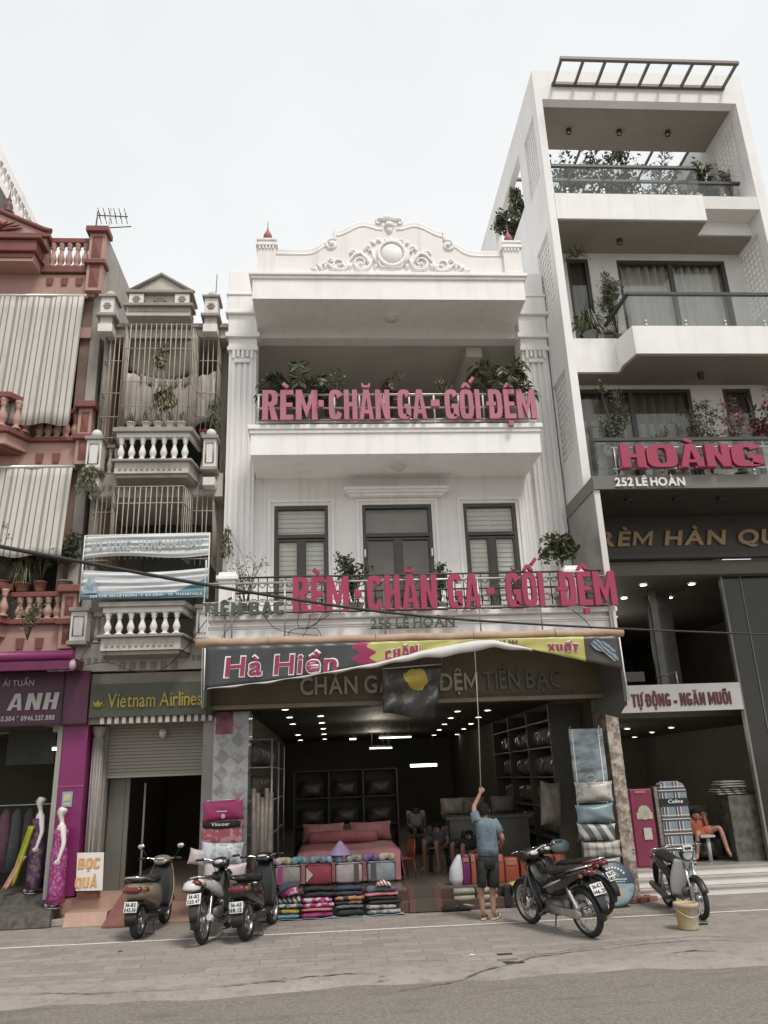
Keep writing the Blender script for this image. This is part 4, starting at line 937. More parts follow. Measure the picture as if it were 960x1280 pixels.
m = MB(); m.box(6.42, 8.5, 12.15, 12.2, .34, 4.86); dp = m.build('dark_door', mat('dark_gloss', (.03, .028, .022), .12, .15), tw)
m = MB(); m.box(6.38, 6.415, 12.12, 12.2, .34, 4.86); m.box(6.72, 6.735, 12.135, 12.149, .34, 4.86); m.build('door_edge', mat('edge_grey', (.2, .19, .165), .35), dp)
for i, r_ in enumerate((0, 1, 2)):
    m = MB(); y0 = 11.60+.15*i; m.box(4.18, 8.5, y0, 12.017, .004+.11*i, .11*(i+1)-.018); s_ = m.build('step_riser', mat('white_step', (.70, .68, .65), .4, .06), tw)
    t_ = MB(); t_.box(4.172, 8.52, y0-.02, 12.018, .11*(i+1)-.017, .11*(i+1)-.001); t_.build('step_tread', mat('step_tread', (.42, .39, .36), .4, .1), s_)
sg = thing('hanging_sign', 'white board with dark red lettering over the tower shop entrance', 'sign', (5.1, 12.2, 2.5))
m = MB(); m.box(4.17, 6.38, 12.1, 12.14, 2.50, 2.91); m.build('board', mat('board_white', (.56, .54, .51), .5, .05), sg)
lettering('TỰ ĐỘNG - NGĂN MUỖI', 4.62, 6.2, 2.585, .19, 12.085, .012, mat('dark_red_print', (.12, .025, .035), .5), sg, 'heavy', .09, .22); lettering('NG -', 4.24, 4.54, 2.575, .19, 12.085, .012, mat('dark_red_print', (.12, .025, .035)), sg, 'heavy', .09, .15)
m = MB(); m.tube([(5.4, 12.12, 2.91), (5.4, 12.12, 3.1), (5.4, 12.95, 3.1)], .012, 5); m.build('hanger', M_STEEL, sg)
for q, z, lb in ((((804, 730.6), (864.7, 729.4), (780, 747), (836.6, 746.6)), 4.615, 'small lit spotlight in the upper ceiling of the tower shop'), (((784, 910.5), (815, 915), (839, 909), (793, 921), (773, 926)), 2.457, 'small lit spotlight in the low ceiling of the tower shop')):
    for a, b in q:
        p = P(a, b, Z=z)
        if 12.3 < p.y < 21.7: spot((p.x, p.y, z-.001), lb, 'spotlights in the tower shop', .04+.001*p.y)
m = MB(); m.box(5.98, 6.9, 12.28, 12.7, TZ, 1.25); ct = m.build('granite_counter', mat('granite', (.10, .095, .082), .25, .6, 9), None, base=(6.4, 12.5, TZ)); tag(ct, 'dark speckled granite counter beside the dark door in the tower shop', 'counter')

for (x, y, z, e) in ((5.0, 15.5, 2.40, 22), (5.2, 19, 2.3, 25), (5.4, 15.2, 3.9, 14), (1.0, 17.0, 2.5, 18), (1.3, 13.2, 2.75, 10), (1.2, 22, 2.6, 18)):
    ld = bpy.data.lights.new('ceiling_lamp_light', 'POINT'); ld.energy = e; ld.shadow_soft_size = .25; ld.color = (1, .93, .8); lo = bpy.data.objects.new('ceiling_lamp_light', ld); lo.location = (x, y, z); COL.objects.link(lo)
# ================================================================ pink house at the left edge
M_PK = mat('pink_wall', (.44, .27, .23), .75, .12, 1.5, .1, 40, streak=.45, stain=(.30, .20, .165)); M_PKR = mat('red_moulding', (.20, .068, .058), .65, .18, 3, streak=.3, stain=(.13, .06, .05))
M_GREYC = mat('side_render', (.36, .33, .295), .85, .2, 1.2, .2, 30, streak=.5, stain=(.12, .11, .095))
def bal_prof(h, r_): return [(r_, 0), (r_, .06*h), (r_*.62, .09*h), (r_*.55, .14*h), (r_*.85, .26*h), (r_*.95, .36*h), (r_*.7, .50*h), (r_*.45, .62*h), (r_*.42, .74*h), (r_*.7, .80*h), (r_*.5, .84*h), (r_*.8, .92*h), (r_*.8, h)]
def balusters(parent, x0, x1, y, z0, h, n, r_, m_, along='x', y1=None):
    for k in range(n):
        f = (k+.5)/n; mb = MB(); mb.lathe(bal_prof(h, r_), (x0+(x1-x0)*f, y+((y1-y)*f if y1 is not None else 0), z0), 10); mb.build('baluster', m_, parent)
pk = thing('pink_house', 'pink house with dark red mouldings, balustrades and striped roller blinds at the left edge', 'building', (-5.6, 12, 0))
PX = -3.86
m = MB(); m.box(-4.02, PX, 12.06, 20, 2.5, 11.05); m.box(-9, -4.02, 13.6, 13.8, 2.6, 9.8); m.build('wall', M_GREYC, pk)
m = MB(); m.box(-4.2, -4.02, 12.1, 13.6, 2.6, 9.8); m.build('inner_wall', mat('pink_inner', (.25, .17, .14), .8, .2), pk)
for z, nm in ((7.45, 'a'), (4.3, 'b')):
    m = MB(); m.box(-5.2, -4.45, 13.52, 13.6, z-2.2 if nm == 'b' else z-.3, z+1.75); m.build('window', mat('old_shutter', (.045, .05, .042), .5, .3, 6), pk)
m = MB(); m.box(-4.19, -4.0, 12.03, 12.1, 9.0, 9.2); m.build('lintel', M_PK, pk)
# roof parapet
m = MB(); m.box(-9, -4.0, 12.0, 13.8, 9.80, 10.24); m.box(-9, -4.95, 11.62, 11.998, 10.24, 10.40); tp = m.build('roof_fascia', M_PK, pk)
m = MB(); m.box(-9, -3.98, 11.95, 12.2, 10.26, 10.40); m.box(-9, -4.9, 11.55, 11.948, 10.402, 10.62); m.box(-9, -4.96, 11.60, 11.948, 10.30, 10.39); m.box(-9, -4.82, 11.5, 11.947, 10.622, 10.68); m.build('moulding', M_PKR, tp, bev=.015)
for x in (-4.78, -4.53, -4.28): m = MB(); m.prism([(x-.06, 10.16), (x+.06, 10.16), (x+.045, 10.02), (x-.045, 10.02)], 11.975, 11.998); m.build('motif', M_PKR, tp)
def panel_post(x0, x1, y, z0, z1, nm='corner_post'):
    m = MB(); m.box(x0, x1, y, y+.2, z0, z1); o = m.build(nm, M_PK, pk)
    zm = (z0+z1)/2
    for a, b in ((z0+.06, zm-.10), (zm+.05, z1-.1)):
        q = MB(); xa, xb = x0+.05, x1-.05; cx_, cz_ = (xa+xb)/2, (a+b)/2
        q.add([(xa, y-.003, a), (xb, y-.003, a), (xb, y-.003, b), (xa, y-.003, b), (cx_, y-.03, cz_)], [(0, 1, 4), (1, 2, 4), (2, 3, 4), (3, 0, 4)]); q.build('diamond_panel', M_PKR, o)
    q = MB(); q.box(x0-.05, x1+.05, y-.06, y+.22, zm-.09, zm); q.box(x0-.06, x1+.06, y-.08, y+.24, z1-.04, z1+.07); q.build('moulding', M_PKR, o, bev=.012)
panel_post(-4.14, -3.87, 11.9, 9.86, 11.08)
bt = MB(); bt.box(-4.88, -4.14, 11.98, 12.12, 10.90, 11.0); bl = bt.build('balustrade', M_PKR, pk, bev=.012); balusters(bl, -4.86, -4.16, 12.04, 10.41, .49, 5, .07, M_PK)
m = MB(); m.box(-5.06, -4.88, 11.9, 12.15, 10.42, 10.98); m.box(-9, -5.06, 11.95, 12.15, 10.69, 10.95); m.build('parapet', M_PK, pk)
m = MB(); m.prism([(-4.86, 10.95), (-4.86, 11.08), (-4.92, 11.1), (-5.75, 11.50), (-5.95, 11.52), (-7.0, 11.08), (-7.0, 10.95)], 11.9, 12.12); pd = m.build('pediment', M_PK, pk)
m = MB(); m.tube([(-4.82, 11.9, 11.07), (-4.95, 11.9, 11.11), (-5.75, 11.9, 11.49), (-5.9, 11.9, 11.53), (-6.1, 11.9, 11.49), (-7, 11.9, 11.1)], .055, 6); m.box(-9, -4.82, 11.84, 12.14, 10.92, 10.99); m.build('moulding', M_PKR, pd)
m = MB()
for k in range(9): w = .25+k*.33; m.loft([((-5.72, 11.88, 11.06), (.02, 0, 0), (0, .02, 0)), ((-5.72+.22*math.cos(w), 11.87, 11.06+.13*math.sin(w)), (.035*math.sin(w), 0, .03), (0, .03, 0)), ((-5.72+.42*math.cos(w), 11.88, 11.06+.22*math.sin(w)), (.012, 0, .006), (0, .012, 0))], 6)
m.ball((-5.66, 11.86, 11.18), .05, 8); m.build('leaf_relief', M_PKR, pd)
m = MB(); m.lathe([(.09, 0), (.1, .04), (.05, .07), (.085, .14), (.06, .22), (.03, .26), (.05, .29), (.02, .34), (.006, .5), (.001, .62)], (-5.66, 12.0, 11.52), 12); m.build('finial', mat('finial_dark', (.13, .07, .065), .6), pd)
# middle and lower balconies
def pk_balcony(zf, zt, mot):
    m = MB(); m.box(-9, -4.0, 12.0, 13.6, zf, zf+.46); m.prism([(-9, 12.0), (-9, 11.6), (-5.02, 11.6), (-4.82, 11.998)], zf+.28, zf+.46, 'Z'); o = m.build('balcony', M_PK, pk)
    q = MB(); q.box(-4.84, -4.0, 11.93, 12.12, zf+.462, zf+.53); q.prism([(-9, 12.1), (-9, 11.54), (-4.98, 11.54), (-4.76, 11.93), (-4.76, 12.1)], zf+.463, zf+.56, 'Z'); q.prism([(-9, 12), (-9, 11.66), (-5.08, 11.66), (-4.9, 11.97)], zf+.22, zf+.278, 'Z'); q.build('moulding', M_PKR, o, bev=.012)
    q = MB(); q.box(-4.80, -4.02, 11.95, 12.1, zt-.08, zt); q.prism([(-9, 12.1), (-9, 11.55), (-5.02, 11.55), (-4.78, 11.95), (-4.78, 12.1)], zt+.02, zt+.12, 'Z'); q.build('top_rail', M_PKR, o, bev=.012)
    balusters(o, -4.74, -4.04, 12.02, zf+.535, zt-.08-zf-.535, 5, .075, M_PK); balusters(o, -6.2, -5.02, 11.62, zf+.565, zt+.02-zf-.565, 6, .08, M_PK); balusters(o, -4.98, -4.8, 11.66, zf+.565, zt+.02-zf-.565, 2, .075, M_PK, y1=11.92)
    for x in mot: q = MB(); q.prism([(x-.06, zf+.26), (x+.06, zf+.26), (x+.045, zf+.10), (x-.045, zf+.10)], 11.975, 11.998); q.build('motif', M_PKR, o)
    return o
pk_balcony(6.58, 7.62, (-4.62, -4.36)); panel_post(-4.04, -3.82, 11.9, 6.62, 7.64)
pk_balcony(3.60, 4.56, (-4.6, -4.32)); panel_post(-4.02, -3.80, 11.9, 3.68, 4.56)
# striped roller blinds
def blind_col(N, l, v):
    s = nsep(N, l, v); w = nmath(N, l, 'FRACT', nmath(N, l, 'MULTIPLY', s[0], 10.6)); w2 = nmath(N, l, 'FRACT', nmath(N, l, 'MULTIPLY', s[0], 3.53)); n = nnoise(N, l, v, 2, 6, (3, 1, .5))
    c = nmix(N, l, nmath(N, l, 'LESS_THAN', w, .22), (.56, .53, .48), (.20, .185, .165)); c = nmix(N, l, nmath(N, l, 'LESS_THAN', w2, .16), c, (.28, .26, .235))
    return nmix(N, l, nramp(N, l, n, .5, .75, 0, .55), c, (.30, .27, .235)), None
M_BLIND = mat_tex('striped_blind', blind_col, .8)
for z0, z1, x1, lb in ((7.25, 9.74, -4.13, 'upper grey striped roller blind on the pink house'), (5.06, 6.56, -4.05, 'lower grey striped roller blind behind the balcony plants')):
    t = thing('roller_blind', lb, 'blind', (-5, 11.95, z1), 'roller blinds of the pink house')
    m = MB(); m.grid(lambda a, b: (-8.5+(x1+8.5)*a, 11.92-.16*b+.007*math.sin(a*60)+.012*math.sin(a*17+b*3), z1+(z0-z1)*b+.02*math.sin(a*50)*b), 130, 10); m.build('blind_sheet', M_BLIND, t, solid=.006)
    m = MB(); m.tube([(-8.5, 11.95, z1+.03), (x1+.03, 11.95, z1+.03)], .04, 8); m.build('roller_tube', M_STEEL, t)
# television aerial
an = thing('tv_antenna', 'thin metal television aerial on the roof of the pink house', 'antenna', (-4.1, 12.9, 11))
m = MB(); b = P(409, 0, Y=12.9); q = P(136, 288, Y=12.9); x0, z0 = q.x, q.z; m.tube([(x0, 12.9, 10.8), (x0, 12.9, 12.42)], .014, 6); m.build('mast', M_STEEL, an)
m = MB(); M_AER = mat('aerial_dark', (.12, .11, .10), .5)
m.tube([(x0-.24, 12.9, 12.24), (x0+.34, 12.9, 12.22)], .012, 5); m.tube([(x0-.32, 12.9, 11.93), (x0+.42, 12.9, 11.99)], .012, 5); m.tube([(x0-.24, 12.9, 12.33), (x0-.25, 12.9, 11.93)], .014, 5)
for k in range(6): x = x0-.2+k*.1; m.tube([(x, 12.75, 12.30-.003*k), (x, 12.9, 12.235), (x, 13.05, 12.16)], .007, 4); m.tube([(x, 12.9, 12.30), (x, 12.9, 12.17)], .007, 4)
m.build('element', M_AER, an)
# far house behind with a roof balustrade
fb = thing('far_house', 'pale house behind the pink roof with a white roof balustrade', 'building', (-9, 16, 0))
m = MB(); m.box(-14, -7.75, 15.9, 24, 0, 14.6); m.box(-14, -7.9, 14.6, 15.9, 12, 15.4); m.build('wall', M_GREYC, fb)
m = MB(); m.prism([(-7.98, 16.9), (-6.86, 14.62), (-6.86, 14.38), (-7.98, 16.6)], 16.0, 16.25); m.prism([(-7.98, 16.15), (-6.9, 14.1), (-6.9, 13.9), (-7.98, 15.9)], 16.0, 16.25); rl_ = m.build('roof_rail', M_WHITE, fb)
for k in range(10):
    f = (k+.5)/10; m = MB(); m.lathe(bal_prof(.52, .07), (-7.98+1.1*f, 16.12, 16.0-2.03*f), 8); m.build('baluster', M_WHITE, rl_)
m = MB(); m.prism([(-8.6, 17.0), (-7.98, 16.0), (-6.9, 14.0), (-6.9, 12), (-8.6, 12)], 16.3, 16.6); m.build('gable_wall', M_GREYC, fb)
# purple dress shop front
M_PUR = mat('purple_panel', (.20, .022, .11), .35, .1, 2); M_PURD = mat('purple_sign', (.075, .018, .045), .4, .12, 2)
m = MB(); m.box(-8.5, -3.50, 11.86, 11.98, 2.60, 3.34); sp = m.build('sign_board', M_PURD, pk)
m = MB(); m.box(-3.865, -3.852, 11.84, 11.858, 2.6, 3.34); m.box(-8.5, -3.50, 11.845, 11.857, 2.58, 2.6); m.build('board_joint', mat('joint_dark', (.03, .015, .02), .5), sp)
m = MB(); m.box(-3.845, -3.50, 11.98, 12.4, .33, 2.595); o = m.build('purple_pier', M_PUR, pk)
m = MB(); m.box(-3.85, -3.495, 11.972, 11.98, 1.735, 1.75); m.build('panel_joint', mat('joint_pink', (.35, .08, .2), .4), o)
m = MB(); m.box(-3.93, -3.86, 12.0, 12.1, .3, 2.58); m.build('door_jamb', mat('jamb_grey', (.33, .31, .28), .5), pk)
lettering('ANH', -4.62, -3.935, 2.80, .235, 11.835, .022, mat('silver_letter', (.46, .44, .42), .4, .1), pk, 'heavy', .12, .2, .12)
lettering('ÁI TUẤN', -4.72, -4.28, 3.145, .085, 11.845, .012, mat('silver_letter', ()) if False else MATS['silver_letter'], pk, .012)
lettering('65.504 * 0946.237.888', -4.73, -3.945, 2.655, .065, 11.845, .012, MATS['silver_letter'], pk, .03)
pa = thing('purple_awning', 'rolled purple canvas awning above the dress shop sign', 'awning', (-4.5, 11.5, 3.4))
m = MB(); m.tube([(-8.5, 11.42, 3.50), (-3.62, 11.42, 3.50)], .075, 12); m.build('canvas_roll', M_PUR, pa); m = MB(); m.prism([(11.5, 3.46), (11.36, 3.42), (11.36, 3.30), (11.8, 3.345), (11.85, 3.46)], -8.5, -3.60, 'X'); m.build('valance', mat('valance_purple', (.13, .02, .07), .7, .15), pa)
m = MB(); m.ball((-3.62, 11.4, 3.36), (.05, .06, .08), 10); m.build('end_cap', mat('cap_pale', (.5, .4, .42), .5), pa)
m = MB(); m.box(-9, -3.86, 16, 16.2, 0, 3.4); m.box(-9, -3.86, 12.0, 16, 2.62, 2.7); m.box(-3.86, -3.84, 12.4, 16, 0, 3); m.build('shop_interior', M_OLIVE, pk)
M_GRAN = mat('granite_step', (.115, .105, .09), .5, .5, 12, .1, 60)
m = MB(); m.box(-9, -3.86, 12.35, 16, .01, .34); m.build('granite_step', M_GRAN, pk); m = MB(); m.box(-9, -3.70, 11.66, 12.348, .01, .21); m.build('granite_step', M_GRAN, pk)
p = P(70, 936, Y=13.2); t = thing('wall_lamp', 'small lit lamp inside the dress shop', 'lamp', p); m = MB(); m.box(p.x-.05, p.x+.05, p.y-.02, p.y+.02, p.z-.02, p.z+.02); m.build('lens', M_GLOW, t); m = MB(); m.box(p.x-.06, p.x+.06, p.y-.03, p.y+.03, p.z+.021, p.z+.05); m.build('housing', M_LIP, t)
sn = thing('paper_notice', 'small pale blue and yellow paper notice stuck on the purple pier', 'notice', P(84, 998, Y=11.97)); p = P(84, 999, Y=11.97)
m = MB(); m.box(p.x-.07, p.x+.07, 11.966, 11.971, p.z-.10, p.z+.10); m.build('paper', mat('notice_blue', (.24, .36, .40), .6), sn)
m = MB(); m.box(p.x-.045, p.x+.045, 11.962, 11.965, p.z-.02, p.z+.07); m.box(p.x-.05, p.x+.05, 11.962, 11.965, p.z-.08, p.z-.05); m.build('print', mat('notice_yellow', (.5, .46, .22), .6), sn)

# ================================================================ narrow grey house
M_GW = mat('aged_white', (.52, .49, .445), .75, .12, 2, .12, 40, streak=.55, stain=(.27, .245, .21)); M_GT = mat('aged_trim', (.32, .29, .26), .75, .15, 3, .1, 40, streak=.5, stain=(.16, .14, .115)); M_GBW = mat('bright_white', (.74, .72, .69), .7, .08, 3, streak=.3, stain=(.4, .37, .33))
gh = thing('narrow_house', 'narrow aged grey house with barred balconies and a small pediment', 'building', (-2.7, 12, 0))
NL, NR = -3.77, -1.68
m = MB(); m.box(NL, NL+.14, 12.05, 20, 2.6, 9.1); m.box(NR-.12, NR, 12.3, 20, 2.6, 9.35); m.build('wall', M_GREYC, gh); m = MB(); m.box(NL+.14, NR-.12, 13.4, 13.6, 2.6, 9.0); m.build('inner_wall', mat('grimy_shaded_wall', (.13, .12, .098), .85, .3, 2), gh)  # grimy inner wall, darkened further in colour for the deep shadow behind the cages
m = MB(); m.box(NL+.14, NL+.18, 12.1, 13.4, 5, 9); m.build('pink_tiles', mat('pink_tile', (.36, .22, .18), .5, .25, 8), gh)
for z0 in (7.2, 5.0): m = MB(); m.box(-3.2, -2.3, 13.34, 13.4, z0-.6, z0+1.2); m.build('door', mat('dark_green_door', (.03, .034, .028), .5, .2), gh)
# roof: cornice, pediment, corner posts with ball caps
m = MB(); m.box(NL, NR, 11.95, 13.6, 8.95, 9.12); m.box(-3.33, -2.27, 11.62, 11.948, 9.18, 9.34); m.box(-3.28, -2.32, 11.7, 12.1, 9.34, 9.62); rf = m.build('roof_slab', M_GW, gh)
m = MB(); m.box(NL-.01, NR+.01, 11.88, 12.3, 9.122, 9.2); m.box(-3.38, -2.22, 11.56, 11.878, 9.342, 9.40); m.box(-3.36, -2.24, 11.60, 12.12, 9.622, 9.68)
for k in range(17): x = -3.29+k*.06; m.box(x, x+.035, 11.60, 11.62, 9.25, 9.32)
m.build('cornice', M_GT, rf, bev=.008)
m = MB(); m.prism([(-3.32, 9.682), (-2.28, 9.682), (-2.80, 10.05)], 11.72, 12.1); pd = m.build('pediment', M_GW, rf)
m = MB(); m.tube([(-3.36, 11.70, 9.685), (-2.80, 11.70, 10.05), (-2.24, 11.70, 9.685)], .04, 6); m.lathe([(.2, -.02), (.2, 0), (.13, .03), (.001, .05)], (-2.8, 11.74, 9.70), 14, axis='Y', a0=0, a1=math.pi); m.build('moulding', M_GT, pd)
def flower(cx, y, cz, r_, par):
    m = MB(); m.ball((cx, y, cz), (r_*.35, .015, r_*.35), 8)
    for k in range(6): w = k*math.pi/3; m.ball((cx+r_*.62*math.cos(w), y, cz+r_*.62*math.sin(w)), (r_*.36, .014, r_*.36), 8)
    m.build('flower_relief', M_GT, par)
for x in (-3.18, -2.42): m = MB(); m.box(x-.12, x+.12, 11.63, 11.698, 9.41, 9.61); o = m.build('frieze_block', M_GBW, rf); flower(x, 11.625, 9.51, .07, o)
m = MB()
for sg in (1, -1): m.tube([(-2.8+sg*(.04+.26*f), 11.69, 9.47+.05*math.sin(f*9)) for f in [k/16 for k in range(17)]], .018, 5)
m.ball((-2.8, 11.69, 9.52), (.06, .02, .05), 8); m.build('scroll_relief', M_GT, rf)
for x0, x1 in ((-3.78, -3.56), (-2.05, -1.83)):
    cx_ = (x0+x1)/2
    m = MB(); m.box(x0, x1, 11.7, 12.0, 9.26, 9.58); o = m.build('corner_post', M_GBW, rf); flower(cx_, 11.695, 9.42, .07, o)
    m = MB(); m.box(x0-.04, x1+.04, 11.66, 12.04, 9.582, 9.63); m.box(x0-.05, x1+.05, 11.64, 12.06, 9.20, 9.258); m.build('moulding', M_GT, o, bev=.008)
    m = MB(); m.box(x0-.01, x1+.01, 11.66, 11.94, 8.90, 9.05); m.build('hanging_block', M_GBW, o, bev=.01); m = MB(); m.box(x0+.01, x1-.01, 11.7, 12.0, 9.05, 9.2); m.build('neck', M_GW, o)
    m = MB(); m.ball((cx_, 11.84, 9.70), .09, 14); m.build('ball_cap', M_GW, o)
m = MB(); m.tube([(-1.9, 11.9, 9.7), (-1.89, 11.9, 10.2)], .008, 5); m.build('lightning_rod', M_AER, gh)
# balconies: centre bay juts out between two side posts
def ng_balcony(zf, zt, n, ball):
    h = zt-zf
    m = MB(); m.box(NL+.02, NR, 11.9, 13.4, zf-.42, zf-.02); m.prism([(-3.34, 11.9), (-3.26, 11.42), (-2.14, 11.42), (-2.06, 11.9)], zf-.20, zf-.02, 'Z'); o = m.build('balcony', M_GW, gh)
    q = MB(); q.prism([(-3.40, 11.96), (-3.31, 11.36), (-2.09, 11.36), (-2.0, 11.96)], zf-.018, zf+.02, 'Z'); q.prism([(-3.32, 11.9), (-3.24, 11.46), (-2.16, 11.46), (-2.08, 11.9)], zf-.26, zf-.202, 'Z')
    for k in range(12): x = -3.2+k*.083; q.box(x, x+.045, 11.405, 11.42, zf-.15, zf-.09)
    for k in range(4): q.box(NL+.1+k*.1, NL+.15+k*.1, 11.885, 11.9, zf-.3, zf-.22); q.box(-2.05+k*.08, -2.0+k*.08, 11.885, 11.9, zf-.3, zf-.22)
    for k in range(6): q.box(-3.1+k*.15, -3.02+k*.15, 11.88, 11.9, zf-.41, zf-.31)
    q.build('moulding', M_GT, o, bev=.006)
    q = MB(); q.prism([(-3.40, 12.02), (-3.31, 11.34), (-2.09, 11.34), (-2.0, 12.02), (-2.12, 12.02), (-2.17, 11.5), (-3.22, 11.5), (-3.27, 12.02)], zt-.07, zt, 'Z'); q.box(NL+.2, -3.41, 11.9, 12.05, zt-.1, zt-.04); q.box(-1.99, -1.9, 11.9, 12.05, zt-.1, zt-.04); q.build('top_rail', M_GT, o, bev=.006)
    q = MB(); q.prism([(-3.34, 12.0), (-3.26, 11.40), (-2.14, 11.40), (-2.06, 12.0), (-2.1, 12.0), (-2.17, 11.5), (-3.22, 11.5), (-3.3, 12.0)], zt-.145, zt-.072, 'Z'); q.build('arcade_band', M_GBW, o)
    balusters(o, -3.27, -2.13, 11.45, zf+.022, h-.17, n, .058, M_GBW); balusters(o, -3.54, -3.36, 11.97, zf, h-.1, 2, .05, M_GW); balusters(o, -2.06, -1.86, 11.97, zf, h-.1, 2, .05, M_GW)
    for x0, x1 in ((NL-.02, -3.56), (-2.05+.08, -1.77)):
        q = MB(); q.box(x0, x1, 11.68, 11.9, zf-.0, zt-.06); p_ = q.build('post', M_GBW, o)
        e = MB(); a, b_, c, d = x0+.04, x1-.04, zf+.07, zt-.13
        e.tube([(a, 11.675, c), (b_, 11.675, c), (b_, 11.675, d), (a, 11.675, d)], .012, 4, closed=True); e.build('oval_panel', M_GT, p_)
        e = MB(); e.box(x0-.03, x1+.03, 11.64, 11.94, zt-.058, zt); e.box(x0-.03, x1+.03, 11.64, 11.94, zf-.06, zf-.002); e.build('moulding', M_GT, p_, bev=.006)
        if ball: e = MB(); e.ball(((x0+x1)/2, 11.78, zt+.07), .085, 14); e.build('ball_cap', M_GBW, p_); e = MB(); e.box(x0+.01, x1, 11.66, 11.9, zf-.32, zf-.18); e.build('hanging_block', M_GBW, p_, bev=.01)
    return o
ng_balcony(6.46, 7.0, 7, True); ng_balcony(3.75, 4.24, 7, False)
# barred cages
M_BAR = mat('cage_bar', (.40, .355, .30), .6, .2, 5, streak=.8, stain=(.20, .13, .085))
def cage(z0, z1, label, rows, bulge=11.45):
    t = thing('window_cage', label, 'security cage', (-2.7, 11.7, z0), 'barred cages of the narrow house')
    path = [(-3.70, 12.1), (-3.68, 11.85), (-3.31, 11.85), (-3.26, bulge), (-2.20, bulge), (-2.14, 11.85), (-1.82, 11.85), (-1.80, 12.3)]
    for (xa, ya), (xb, yb) in zip(path, path[1:]):
        L_ = math.hypot(xb-xa, yb-ya); k = max(2, round(L_/.082)); m = MB()
        for i in range(k+1):
            f = i/k; x, y = xa+(xb-xa)*f, ya+(yb-ya)*f; j = .012*math.sin(x*40+z0); m.tube([(x, y, z0), (x+j, y, (z0+z1)/2), (x, y, z1)], .009, 4)
        for z in rows: m.tube([(xa, ya, z), (xb, yb, z)], .010, 4)
        m.build('cage_panel', M_BAR, t)
cage(6.98, 8.92, 'tall barred cage enclosing the upper balcony of the narrow house', (7.05, 7.42, 7.85, 8.45, 8.9)); cage(4.9, 6.06, 'low barred cage above the torn white banners', (5.0, 5.78, 6.05))
# sagging sun curtain inside the upper cage
M_TARP = mat('tarp_pale', (.50, .455, .42), .85, .12, 4, streak=.55, stain=(.30, .24, .21))
cu = thing('sun_curtain', 'sagging pale mauve curtain tied inside the upper cage', 'curtain', (-2.7, 12.2, 8.2))
m = MB(); m.grid(lambda a, b: (-3.35+1.5*a, 11.95+.03*math.sin(a*50)-.05*math.sin(b*3), 8.30-.16*math.sin(a*math.pi)-.92*b+.07*b*(1-math.cos(a*9))*.5), 60, 8); m.build('curtain_sheet', M_TARP, cu, solid=.005)
m = MB(); m.grid(lambda a, b: (-3.1+.95*a, 11.92-.03*math.sin(a*60), 8.24-.10*math.sin(a*math.pi)-.16*b), 50, 3); m.build('rolled_hem', mat('tarp_hem', (.27, .235, .21), .85, .2, 8), cu, solid=.01)
m = MB(); m.grid(lambda a, b: (-3.3+1.1*a, 11.97, 8.9-(.55+.25*math.sin(a*math.pi))*b), 20, 6); m.build('upper_awning', mat('awning_olive', (.17, .155, .125), .85, .2), cu, solid=.01)
# torn white banners on a frame
def wb(z0, z1, label, low):
    t = thing('tarp_banner', label, 'banner', (-2.68, 11.32, z0), 'torn banners on the narrow house')
    def f(a, b):
        x = -3.56+1.79*a; sag = .05*math.sin(a*math.pi)*(1 if low else -.2)
        zt = z1-(sag if low else 0); zb = z0+(0 if low else .03*math.sin(a*6)+.03*a)
        return (x, 11.30+.012*math.sin(b*26+a*3)+.008*math.sin(b*41), zt+(zb-zt)*b)
    def col(N, l, v):
        s = nsep(N, l, v); n = nnoise(N, l, v, 2, 5, (1, 1, 9)); c = nmix(N, l, nramp(N, l, n, .35, .65), (.66, .68, .68), (.50, .53, .54))
        if low:
            q = nmath(N, l, 'ADD', s[2], nmath(N, l, 'MULTIPLY', nmath(N, l, 'MAXIMUM', nmath(N, l, 'SUBTRACT', s[0], .45), 0), -.45))
            c = nmix(N, l, nmath(N, l, 'LESS_THAN', q, .085), c, (.12, .235, .28))
        return c, None
    m = MB(); m.grid(f, 40, 22); m.build('banner_sheet', mat_tex('tarp_print_low' if low else 'tarp_print', col, .5), t, solid=.004)
    m = MB(); m.tube([(-3.575, 11.32, 4.24), (-3.575, 11.32, 5.24)] if low else [(-3.57, 11.32, z1), (-1.76, 11.32, z1+.01)], .012, 5)
    if low: m.tube([(-1.765, 11.32, 4.25), (-1.765, 11.32, 5.25)], .012, 5)
    m.build('frame_pole', M_GBW, t)
    if low:
        lettering('ĐỊA CHỈ: 260 LÊ HOÀN - P. BA ĐÌNH - TP. THANH HOÁ', -3.42, -1.83, 4.295, .035, 11.276, .004, M_WL, t, .01, slope=.004)
        m = MB(); m.prism([(-3.52, 4.355), (-3.33, 4.36), (-3.32, 4.46), (-3.36, 4.53), (-3.40, 4.55), (-3.42, 4.60), (-3.46, 4.60), (-3.47, 4.55), (-3.52, 4.50)], 11.272, 11.276); m.build('printed_figure', mat('print_teal', (.30, .40, .43), .5, .5, 14), t)
    else: lettering('MÃ VÀNG - HÀNG MÁY BAY', -3.46, -1.85, 4.99, .14, 11.272, .004, mat('print_faint', (.42, .44, .45), .5), t, .03, slope=.012)
wb(4.88, 5.235, 'upper creased white banner tied on the cage', False); wb(4.27, 4.71, 'lower creased white banner with a blue printed edge', True)
